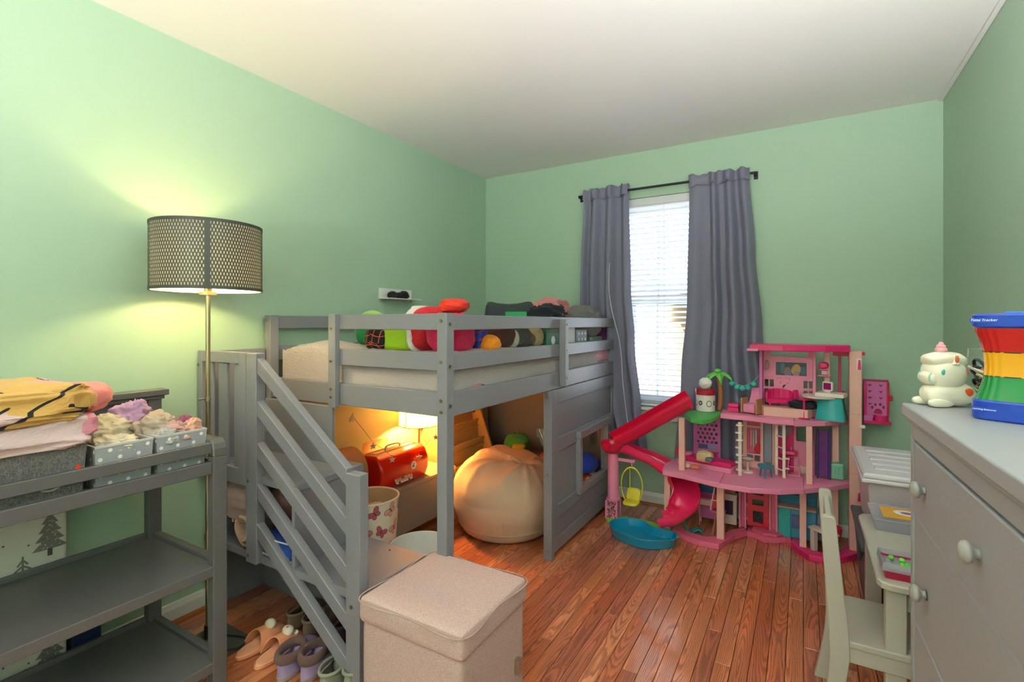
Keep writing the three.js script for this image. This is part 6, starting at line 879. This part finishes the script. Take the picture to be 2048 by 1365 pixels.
  // --- ground floor
  { const p = onY(1410, 1062, 0), t = put('toy_desk', 'cream and pink toy desk in the study', 'toy desk', p.x + 0.02, 0, p.z - 0.11, 0.0); part(t, 'top', cb(0.155, 0.012, 0.07, 0, 0.165, 0, 0.003), DP.orchid); part(t, 'drawer', cb(0.15, 0.035, 0.065, 0, 0.142, 0, 0.003), DP.cream); for (const x of [-0.066, 0.066]) { part(t, 'leg', bar([x, 0.125, -0.025], [x, 0, -0.028], 0.01, 0.008), DP.pale); part(t, 'leg', bar([x, 0.125, 0.025], [x, 0, 0.028], 0.01, 0.008), DP.pale); } }
  { const p = onY(1383, 1056, 0), t = put('toy_chair', 'brown lattice backed toy chair in the study', 'toy chair', p.x - 0.002, 0, p.z - 0.085, 0.5), wd = M('#a9794f', 0.5); part(t, 'seat', cb(0.05, 0.008, 0.05, 0, 0.07, 0, 0.002), wd); part(t, 'back', plate(rect(-0.025, 0.025, 0.072, 0.16), -0.028, 0.006, [ring(0, 0.095, 0.014, 0.012, 4), ring(0, 0.13, 0.014, 0.014, 4)]), wd); for (const [x, z] of [[-0.022, 0.022], [0.022, 0.022], [-0.022, -0.022], [0.022, -0.022]]) part(t, 'leg', rod([x, 0.068, z], [x * 1.1, 0, z * 1.1], 0.004), wd); }
  { const p = onY(1385, 1066, 0), t = put('toy_lounger', 'turquoise toy lounge chair on the wooden floor', 'toy lounger', p.x, 0, p.z, 0.25); part(t, 'shell', thicken(sheet((s, q) => { const P = [[-0.055, 0.115], [-0.045, 0.07], [-0.03, 0.025], [-0.012, 0.006], [0.012, 0.022], [0.03, 0.032], [0.05, 0.026], [0.06, 0.008]], f = q * 7, i = Math.min(6, Math.floor(f)), k = sm(f - i) * 0.4 + (f - i) * 0.6; return [mix(P[i][0], P[i + 1][0], k), mix(P[i][1], P[i + 1][1], k), (s - 0.5) * 0.045]; }, 4, 42), 0.006), DP.teal); }
  { const t = put('toy_side_table', 'pale wooden toy stool with pink top beside the fireplace', 'toy table', -0.43, 0, -3.14), wd = M('#b58a62', 0.5); part(t, 'top', cb(0.075, 0.01, 0.06, 0, 0.14, 0, 0.003), DP.pink); for (const [x, z] of [[-0.025, 0.018], [0.025, 0.018], [0, -0.02]]) part(t, 'leg', rod([x * 0.5, 0.136, z * 0.5], [x * 1.3, 0, z * 1.3], 0.0045), wd); }
  { const t = put('toy_easel', 'cream framed toy easel with a red panel in the study', 'toy easel', -0.445, 0.146, -3.13, 0.1); part(t, 'leg', rod([-0.03, 0, 0.01], [-0.008, 0.13, 0], 0.004), DP.cream); part(t, 'leg', rod([0.03, 0, 0.01], [0.008, 0.13, 0], 0.004), DP.cream); part(t, 'panel', plate([[-0.026, 0.015], [0.026, 0.015], [0.013, 0.09], [-0.013, 0.09]], 0.004, 0.003), DP.red); part(t, 'tray', cb(0.06, 0.006, 0.012, 0, 0.06, 0.008, 0.001), DP.cream); }
  { const p = onY(1630, 1109, 0), t = put('toy_bench', 'white toy workbench with round pegs at the dollhouse front', 'toy bench', p.x + 0.03, 0, p.z - 0.025, -0.7); part(t, 'top', cb(0.145, 0.01, 0.055, 0.01, 0.125, 0, 0.002), DP.cream); for (const x of [-0.045, 0.07]) part(t, 'leg', cb(0.024, 0.12, 0.03, x, 0.06, 0, 0.002), DP.cream); for (const x of [-0.04, -0.01, 0.02]) part(t, 'peg', cyl(0.006, 0.005, 0.006, x, 0.13, 0, 12), DP.pale); }
  { const t = put('toy_chair', 'bright red toy swivel chair behind the white bench', 'toy chair', 0.13, 0, -3.21); part(t, 'seat', lathe([[0.0001, 0.078], [0.03, 0.08], [0.046, 0.1], [0.05, 0.14], [0.046, 0.14], [0.04, 0.1], [0.0001, 0.088]], 26), DP.red); part(t, 'stem', cyl(0.007, 0.007, 0.07, 0, 0.012, 0, 10), DP.red); for (let k = 0; k < 4; k++) { const a = k * 1.57 + 0.6; part(t, 'leg', rod([0, 0.05, 0], [0.045 * Math.cos(a), 0.003, 0.045 * Math.sin(a)], 0.004), DP.red); } }
}

// ---------------------------------------------------------------- chest of drawers on the right
{
  const P0 = V(0.195, 0, -1.444), phi = 0.0367, TOP = 1.066, L = 0.86, D = 0.40, grey = M('#9c9da2', 0.42);
  const fz = V(Math.sin(phi), 0, Math.cos(phi)), fx = V(Math.cos(phi), 0, -Math.sin(phi));
  const loc = (u, v) => { const r = ray(u, v), n = fx, o = P0.clone().addScaledVector(fx, 0.014), t = o.clone().sub(V(0, EYE, 0)).dot(n) / (r[0] * n.x + r[1] * n.y + r[2] * n.z), p = along(r, t).sub(P0); return [p.dot(fz), p.y]; };
  const d = thing('chest_of_drawers', 'tall grey painted chest of drawers with round knobs on the right wall', 'dresser', [P0.x, 0, P0.z], phi);
  part(d, 'top', bb(0, D, TOP - 0.028, TOP, 0, L, 0.004, 2), grey); part(d, 'top_moulding', bb(0.008, D, TOP - 0.04, TOP - 0.028, 0.008, L - 0.008, 0.003), grey);
  part(d, 'side', bb(0.014, D, 0, TOP - 0.04, 0.014, 0.036, 0.002), grey); part(d, 'side', bb(0.014, D, 0, TOP - 0.04, L - 0.036, L - 0.014, 0.002), grey); part(d, 'back', bb(D - 0.01, D, 0.04, TOP - 0.04, 0.036, L - 0.036, 0), grey);
  part(d, 'face_rail', bb(0.014, 0.034, loc(1826, 882)[1] + 0.004, TOP - 0.04, 0.036, L - 0.036, 0.002), grey);
  const y = [loc(1826, 882)[1], loc(1828, 1030)[1], loc(1831, 1250)[1]], step = y[1] - y[2]; y.push(y[2] - step, y[2] - 2 * step, 0.09);
  part(d, 'plinth', bb(0.02, 0.036, 0, 0.086, 0.036, L - 0.036, 0.002), grey);
  const kg = lathe([[0.0001, 0.026], [0.009, 0.0255], [0.0155, 0.021], [0.0175, 0.016], [0.0155, 0.0115], [0.008, 0.008], [0.0065, 0.003], [0.0105, 0], [0.0001, 0]], 24).rotateZ(Math.PI / 2);
  const k1 = loc(1850, 982), k2 = loc(1960, 1124), k3 = loc(1858, 1205);
  for (let i = 0; i + 1 < y.length; i++) {
    if (y[i] - y[i + 1] < 0.05) continue;
    const dr = part(d, 'drawer', bb(i ? 0.0165 : 0.0135, 0.04, y[i + 1] + 0.0022, y[i] - 0.0022, 0.0385, L - 0.0385, 0.0035), grey), ky = i === 0 ? k1[1] : i === 1 ? k3[1] : (y[i] + y[i + 1]) / 2;
    for (const z of [k1[0] + 0.002, i ? L - k1[0] : k2[0]]) { const k = part(dr, 'knob', kg, M('#9b9b95', 0.3)); k.position.set(0.0145, ky, z); }
  }
  // things on its top, by their contact points
  const at = (u, v) => onY(u, v, TOP);
  { const p = at(1884, 813), c = M('#f2ead2', 0.35, { clearcoat: 0.2 }), t = thing('unicorn_bank', 'cream vinyl unicorn figure lying on the chest of drawers', 'unicorn figure', [p.x + 0.008, TOP, p.z - 0.012], Math.PI + 0.55); t.scale.setScalar(0.8);
    // faces local +x... head towards the window
    part(t, 'body', join(lump(0.068, 0.034, 0.042, { e: 0.85, amp: 0.02, n: 32, flat: 0.85 }).translate(-0.006, 0.033, 0), lump(0.03, 0.032, 0.03, { e: 0.9, amp: 0.02, n: 22 }).translate(0.012, 0.055, 0)), c);
    part(t, 'head', join(lump(0.05, 0.046, 0.046, { e: 0.92, amp: 0.02, n: 34 }).translate(0.006, 0.09, 0), lump(0.022, 0.019, 0.026, { n: 22, amp: 0.02 }).translate(0.043, 0.078, 0)), c);
    part(t, 'mane', join(lump(0.054, 0.022, 0.038, { e: 0.85, amp: 0.05, n: 26 }).translate(0.004, 0.127, 0), ...[0, 1, 2].map((k) => new THREE.ConeGeometry(0.017, 0.035, 12).rotateZ(1.9).translate(-0.048 + 0.003 * k, 0.124 - 0.021 * k, 0.0))), c);
    part(t, 'horn', join(lump(0.013, 0.008, 0.013, { n: 16, amp: 0.02 }).translate(0.012, 0.155, 0), lump(0.01, 0.007, 0.01, { n: 14, amp: 0.02 }).translate(0.012, 0.164, 0), lump(0.006, 0.006, 0.006, { n: 12, amp: 0 }).translate(0.012, 0.171, 0)), M('#f0a8ae', 0.4), 'pink spiral horn');
    for (const s of [-1, 1]) { part(t, 'ear', new THREE.ConeGeometry(0.012, 0.028, 12).translate(0.004, 0.132, s * 0.032), c); part(t, 'ear_spot', egg(0.006, 0.01, 0.003, 0.006, 0.132, s * 0.042, 10), M('#e0784a', 0.5)); part(t, 'eye', egg(0.007, 0.0085, 0.003, 0.036, 0.096, s * 0.0355, 12), M('#4fb8b4', 0.3)); part(t, 'leg', lump(0.034, 0.012, 0.013, { n: 18, amp: 0.03 }).translate(0.036, 0.012, s * 0.026), c); part(t, 'patch', egg(0.013, 0.011, 0.003, -0.03, 0.042, s * 0.0385, 12), M('#e2531f', 0.5), 'orange patch'); part(t, 'patch', egg(0.007, 0.008, 0.003, -0.026, 0.095, s * 0.0335, 10), M('#e2531f', 0.5)); part(t, 'patch', egg(0.005, 0.005, 0.003, -0.055, 0.03, s * 0.03, 10), M('#e2531f', 0.5)); }
    part(t, 'tail', lump(0.018, 0.024, 0.016, { amp: 0.12, n: 18 }).translate(-0.075, 0.028, 0), M('#7fc79a', 0.5), 'green tail'); part(t, 'nose_line', tube([[0.056, 0.092, 0.018], [0.061, 0.084, 0.018], [0.059, 0.072, 0.018], [0.05, 0.064, 0.02]], 0.0022, 12, 6), M('#9fd0b4', 0.5)); part(t, 'nose_line', tube([[0.056, 0.092, -0.018], [0.061, 0.084, -0.018], [0.059, 0.072, -0.018], [0.05, 0.064, -0.02]], 0.0022, 12, 6), M('#9fd0b4', 0.5)); }
  { const p = at(1962, 815), t = thing('glass_jar', 'clear glass jar filled with hair ties beside the unicorn', 'jar', [p.x + 0.01, TOP, p.z - 0.01]);
    part(t, 'glass', lathe([[0.0001, 0.004], [0.036, 0.004], [0.038, 0.01], [0.038, 0.1], [0.031, 0.112], [0.031, 0.125], [0.033, 0.127], [0.033, 0.128], [0.03, 0.127], [0.029, 0.112], [0.0355, 0.099], [0.0355, 0.012], [0.0001, 0.007]], 36), new THREE.MeshPhysicalMaterial({ color: 0xffffff, roughness: 0.03, transmission: 1, thickness: 0, ior: 1.3 }));
    const cs = ['#23223a', '#d6b48a', '#7fb886', '#2a2440', '#c98f6a', '#3a3550', '#e8dcc4', '#8fc49a', '#22202c', '#d7c07a', '#3a2f4a', '#e0a090']; const R = rng(5); for (let k = 0; k < 22; k++) single('hair_tie', ['navy', 'sand', 'green', 'violet black', 'copper', 'slate', 'ivory', 'mint', 'black', 'straw', 'aubergine', 'salmon'][k % 12] + ' elastic hair tie inside the glass jar', 'hair tie', new THREE.TorusGeometry(0.012 + R() * 0.008, 0.0032, 6, 20).rotateX(R() * 3).rotateY(R() * 3), M(cs[k % 12], 0.7), [p.x + 0.01 + (R() - 0.5) * 0.022, TOP + 0.022 + k * 0.0032, p.z - 0.01 + (R() - 0.5) * 0.022], 0, 'hair ties in the jar'); }
  { const p = at(2047, 846), t = thing('light_timer', 'tall rainbow striped electronic timer with blue cap and base', 'timer', [p.x, TOP, p.z - 0.02], -0.5); t.scale.setScalar(0.74);
    const bandAt = (y0, y1, m, n, r = 1, nm = 'band') => part(t, nm, (() => { const f = (y) => { const q = (y - 0.14) / 0.09; return 0.062 + 0.018 * Math.min(1, q * q); }, pts = []; for (let k = 0; k <= 8; k++) { const y = mix(y0, y1, k / 8); pts.push([f(y) * r, y]); } return sheet((s, q) => { const a = s * 2 * Math.PI, i = q * 8, k = Math.min(7, Math.floor(i)), rr = mix(pts[k][0], pts[k + 1][0], i - k), y = mix(pts[k][1], pts[k + 1][1], i - k), ce = Math.cos(a), se = Math.sin(a), e = 0.55; return [Math.sign(ce) * Math.pow(Math.abs(ce), e) * rr, y, Math.sign(se) * Math.pow(Math.abs(se), e) * rr * 0.8 + 0.0006 * (n ? Math.sin(s * 170) : 0)]; }, 170, 8, true); })(), m);
    const cap = (y0, y1, r, m, nm) => part(t, nm, slab(Array.from({ length: 48 }, (_, i) => { const a = i / 48 * 2 * Math.PI, c = Math.cos(a), s = Math.sin(a); return [Math.sign(c) * Math.pow(Math.abs(c), 0.5) * r, Math.sign(s) * Math.pow(Math.abs(s), 0.5) * r * 0.8]; }), y0, y1, 0.005), m);
    const bl = M('#173fa8', 0.3, { clearcoat: 0.3 }); cap(0, 0.052, 0.084, bl, 'base'); cap(0.235, 0.272, 0.084, bl, 'cap');
    bandAt(0.052, 0.112, M('#0f7a35', 0.25, { clearcoat: 0.4 }), true); bandAt(0.112, 0.174, M('#e8a010', 0.25, { clearcoat: 0.4 }), true); bandAt(0.174, 0.235, M('#b91414', 0.25, { clearcoat: 0.4 }), true);
    for (const y of [0.112, 0.174]) bandAt(y - 0.0015, y + 0.0015, M('#2a2a20', 0.4), false, 1.006, 'seam_ring'); part(t, 'button', cb(0.05, 0.006, 0.03, 0, 0.274, 0, 0.002), M('#2f78c8', 0.4));
    const text = (s, f, w) => canvasTex(256, 48, (q) => { q.fillStyle = '#173fa8'; q.fillRect(0, 0, 256, 48); q.fillStyle = '#eef2ff'; q.font = f; q.fillText(s, 6, 34); });
    part(t, 'lettering', new THREE.PlaneGeometry(0.062, 0.0116).translate(-0.046, 0.255, 0.0676), new THREE.MeshStandardMaterial({ map: text('Time Tracker', 'italic bold 34px sans-serif'), roughness: 0.4 })); part(t, 'lettering', new THREE.PlaneGeometry(0.05, 0.0094).translate(-0.048, 0.028, 0.0676), new THREE.MeshStandardMaterial({ map: text('Learning Resources', 'italic bold 25px sans-serif'), roughness: 0.4 })); }
}
// ---------------------------------------------------------------- small table and chair
const TBH = 0.5, TX0 = 0.186, TZ0 = -2.39, TZ1 = -1.775, putty = M('#b7b2a4', 0.45);
{
  const t = thing('kids_table', 'low putty coloured wooden play table behind the chest of drawers', 'table', [0.4, 0, -2.08]);
  const c = 0.03, o = [[TX0 + c, TZ1], [0.625, TZ1], [0.625, TZ0], [TX0 + c, TZ0], [TX0 + c * 0.3, TZ0 + c * 0.3], [TX0, TZ0 + c], [TX0, TZ1 - c], [TX0 + c * 0.3, TZ1 - c * 0.3]];
  wpart(t, 'top', slab(o, TBH - 0.022, TBH, 0.004), putty);
  for (const [x, z] of [[TX0 + 0.02, TZ1 - 0.07], [TX0 + 0.02, TZ0 + 0.02], [0.565, TZ1 - 0.07], [0.565, TZ0 + 0.02]]) wpart(t, 'leg', bb(x, x + 0.05, 0, TBH - 0.022, z, z + 0.05, 0.004), putty);
  wpart(t, 'apron', bb(TX0 + 0.07, 0.565, TBH - 0.085, TBH - 0.022, TZ1 - 0.055, TZ1 - 0.037, 0.002), putty); wpart(t, 'apron', bb(TX0 + 0.035, TX0 + 0.053, TBH - 0.085, TBH - 0.022, TZ0 + 0.07, TZ1 - 0.07, 0.002), putty);
}
{
  const c = thing('kids_chair', 'small putty coloured wooden chair pushed under the play table', 'chair', [0.2, 0, -1.93]);
  const zn = -1.785, zf = -2.085, SH = 0.30;
  const post = (z) => { const s = new THREE.Shape(); s.moveTo(0.035, 0); s.lineTo(0.075, 0); s.quadraticCurveTo(0.11, 0.16, 0.118, 0.25); s.quadraticCurveTo(0.116, 0.34, 0.104, 0.42); s.lineTo(0.083, 0.648); s.quadraticCurveTo(0.081, 0.66, 0.071, 0.661); s.lineTo(0.056, 0.66); s.quadraticCurveTo(0.048, 0.659, 0.048, 0.648); s.lineTo(0.062, 0.42); s.quadraticCurveTo(0.072, 0.3, 0.07, 0.22); s.quadraticCurveTo(0.064, 0.12, 0.035, 0); return new THREE.ExtrudeGeometry(s, { depth: 0.022, bevelEnabled: true, bevelThickness: 0.002, bevelSize: 0.002, bevelSegments: 1, curveSegments: 10 }).translate(0, 0, z); };
  wpart(c, 'back_post', post(zn - 0.022), putty); wpart(c, 'back_post', post(zf), putty);
  wpart(c, 'top_rail', bb(0.060, 0.076, 0.575, 0.645, zf + 0.022, zn - 0.022, 0.003), putty); wpart(c, 'back_rail', bb(0.066, 0.082, 0.43, 0.48, zf + 0.022, zn - 0.022, 0.003), putty);
  for (let k = 0; k < 3; k++) { const z = zn - 0.085 - k * 0.065; wpart(c, 'back_slat', bb(0.066, 0.076, 0.48, 0.575, z - 0.012, z + 0.012, 0.002), putty); }
  wpart(c, 'seat', bb(0.105, 0.375, SH - 0.02, SH, zf, zn, 0.004), putty); wpart(c, 'seat_rail', bb(0.11, 0.36, SH - 0.065, SH - 0.02, zn - 0.02, zn - 0.004, 0.002), putty); wpart(c, 'seat_rail', bb(0.11, 0.36, SH - 0.065, SH - 0.02, zf + 0.004, zf + 0.02, 0.002), putty);
  wpart(c, 'front_leg', bb(0.34, 0.37, 0, SH - 0.02, zn - 0.032, zn - 0.004, 0.003), putty); wpart(c, 'front_leg', bb(0.34, 0.37, 0, SH - 0.02, zf + 0.004, zf + 0.032, 0.003), putty); wpart(c, 'stretcher', bb(0.085, 0.34, 0.12, 0.145, zf + 0.006, zf + 0.018, 0.002), putty); wpart(c, 'stretcher', bb(0.085, 0.34, 0.12, 0.145, zn - 0.018, zn - 0.006, 0.002), putty);
}
{ // on the table: clear case with a yellow card, red tray of beads
  const clear = new THREE.MeshPhysicalMaterial({ color: new THREE.Color('#e9e6ee'), roughness: 0.12, transmission: 0.72, thickness: 0 });
  const a = onY(1729, 1024, TBH), b = thing('clear_case', 'clear flat plastic case with an orange yellow card on the play table', 'plastic case', [a.x + 0.17, TBH, a.z + 0.10]);
  part(b, 'tray', openBox(0.32, 0.19, 0.035, 0.05, 0.0025, 1), clear); part(b, 'lid', cb(0.325, 0.008, 0.195, 0, 0.039, 0, 0.003), clear);
  const card = canvasTex(256, 160, (q, w, h) => { q.fillStyle = '#e2a21c'; q.fillRect(0, 0, w, h); q.fillStyle = '#e9e2e6'; q.beginPath(); q.ellipse(96, 62, 52, 40, 0, 0, 7); q.fill(); q.fillStyle = '#8a4a6a'; q.font = 'bold 20px sans-serif'; q.beginPath(); q.ellipse(96, 62, 26, 16, 0, 0, 7); q.fill(); q.fillStyle = '#d9541e'; q.fillRect(150, 20, 60, 8); q.fillRect(150, 36, 44, 6); q.fillStyle = '#fff'; q.fillRect(176, 84, 62, 54); q.fillStyle = '#111'; for (let i = 0; i < 16; i++) q.fillRect(180 + i * 3.4, 90, i % 3 ? 1.4 : 2.4, 40); });
  part(b, 'card', new THREE.PlaneGeometry(0.215, 0.125).rotateX(-Math.PI / 2).translate(-0.02, 0.0438, 0.0), new THREE.MeshStandardMaterial({ map: card, roughness: 0.4 }), 'orange yellow card');
  const p = onY(1790, 1150, TBH), r = thing('bead_box', 'raspberry plastic box with clear lid full of beads on the play table', 'bead box', [p.x + 0.035, TBH, p.z - 0.015]);
  part(r, 'tray', openBox(0.135, 0.115, 0.03, 0.08, 0.003, 1), M('#a8123c', 0.3)); part(r, 'lid', openBox(0.137, 0.117, 0.022, -0.05, 0.002, 1).translate(0, 0.024, 0), clear);
  const R = rng(31), cs = ['#6fd04a', '#8fe060', '#5ab8d0', '#e8e4f0', '#e06aa0', '#4a9a4a', '#f0d050']; for (let k = 0; k < 36; k++) { const top = k > 20; single('plastic_bead', top ? ['lime', 'pale lime'][k % 2] + ' green rubber bead heaped in the raspberry box' : ['lime', 'pale lime', 'blue', 'white', 'pink', 'leaf green', 'yellow'][k % 7] + ' small bead in the bottom of the raspberry box', 'bead', lump(0.008, 0.006, 0.008, { amp: 0.15, n: 8, seed: k }), M(top ? cs[k % 2] : cs[k % 7], 0.4), [p.x + 0.035 + (R() - 0.5) * 0.1, TBH + 0.01 + (top ? 0.012 + R() * 0.012 : R() * 0.006), p.z - 0.015 + (R() - 0.5) * 0.08], 0, top ? 'lime green beads' : 'mixed small beads'); }
}
{ // storage tote behind the table
  const clear = new THREE.MeshPhysicalMaterial({ color: new THREE.Color('#eee6ea'), roughness: 0.35, transmission: 0.55, thickness: 0 }), lidM = M('#d9d3d8', 0.35);
  const t = thing('storage_tote', 'translucent white storage tote with ridged lid in the corner', 'storage tote', [0.42, 0.36, -2.68]);
  part(t, 'tub', openBox(0.40, 0.50, 0.27, 0.10, 0.004, 1), clear); part(t, 'lid', slab([[-0.215, 0.265], [0.205, 0.265], [0.205, -0.265], [-0.215, -0.265]], 0.268, 0.292, 0.008), lidM); for (let k = 0; k < 5; k++) part(t, 'ridge', cb(0.34, 0.008, 0.035, 0.0, 0.295, 0.17 - k * 0.085, 0.003), lidM); part(t, 'lid_rim', slab([[-0.22, 0.27], [0.205, 0.27], [0.205, -0.27], [-0.22, -0.27]], 0.255, 0.27, 0.004), lidM);
  single('stuffed_blanket', 'pink blanket packed inside the storage tote', 'blanket', lump(0.165, 0.085, 0.21, { e: 0.6, amp: 0.08, n: 36, fold: 0.08 }), cloth('#d4506e', { scale: 4 }), [0.42, 0.455, -2.68]); single('stuffed_blanket', 'cream blanket packed at the top of the storage tote', 'blanket', lump(0.16, 0.05, 0.20, { e: 0.6, amp: 0.1, n: 36, fold: 0.08, seed: 4 }), cloth('#e6d9c4', { scale: 4 }), [0.42, 0.57, -2.68]);
  const g = thing('grey_tote', 'dark grey plastic tote under the translucent one', 'storage tote', [0.42, 0, -2.68]); part(g, 'tub', openBox(0.42, 0.52, 0.335, 0.12, 0.004, 1), M('#5a5a60', 0.5)); part(g, 'lid', slab([[-0.22, 0.27], [0.205, 0.27], [0.205, -0.27], [-0.22, -0.27]], 0.332, 0.358, 0.006), M('#5a5a60', 0.5)); part(g, 'latch', cb(0.012, 0.09, 0.08, -0.215, 0.30, 0.10, 0.003), M('#3c3c44', 0.5));
}
{ // white plastic stool half hidden behind the chest
  const s = thing('plastic_stool', 'white plastic step stool beside the play table leg', 'stool', [0.405, 0, -1.63]); part(s, 'seat', cb(0.26, 0.03, 0.18, 0, 0.245, 0, 0.012, 3), white); for (const x of [-0.1, 0.1]) part(s, 'leg', cb(0.03, 0.235, 0.15, x, 0.1175, 0, 0.01, 2), white);
}
renderer.render(scene, camera);
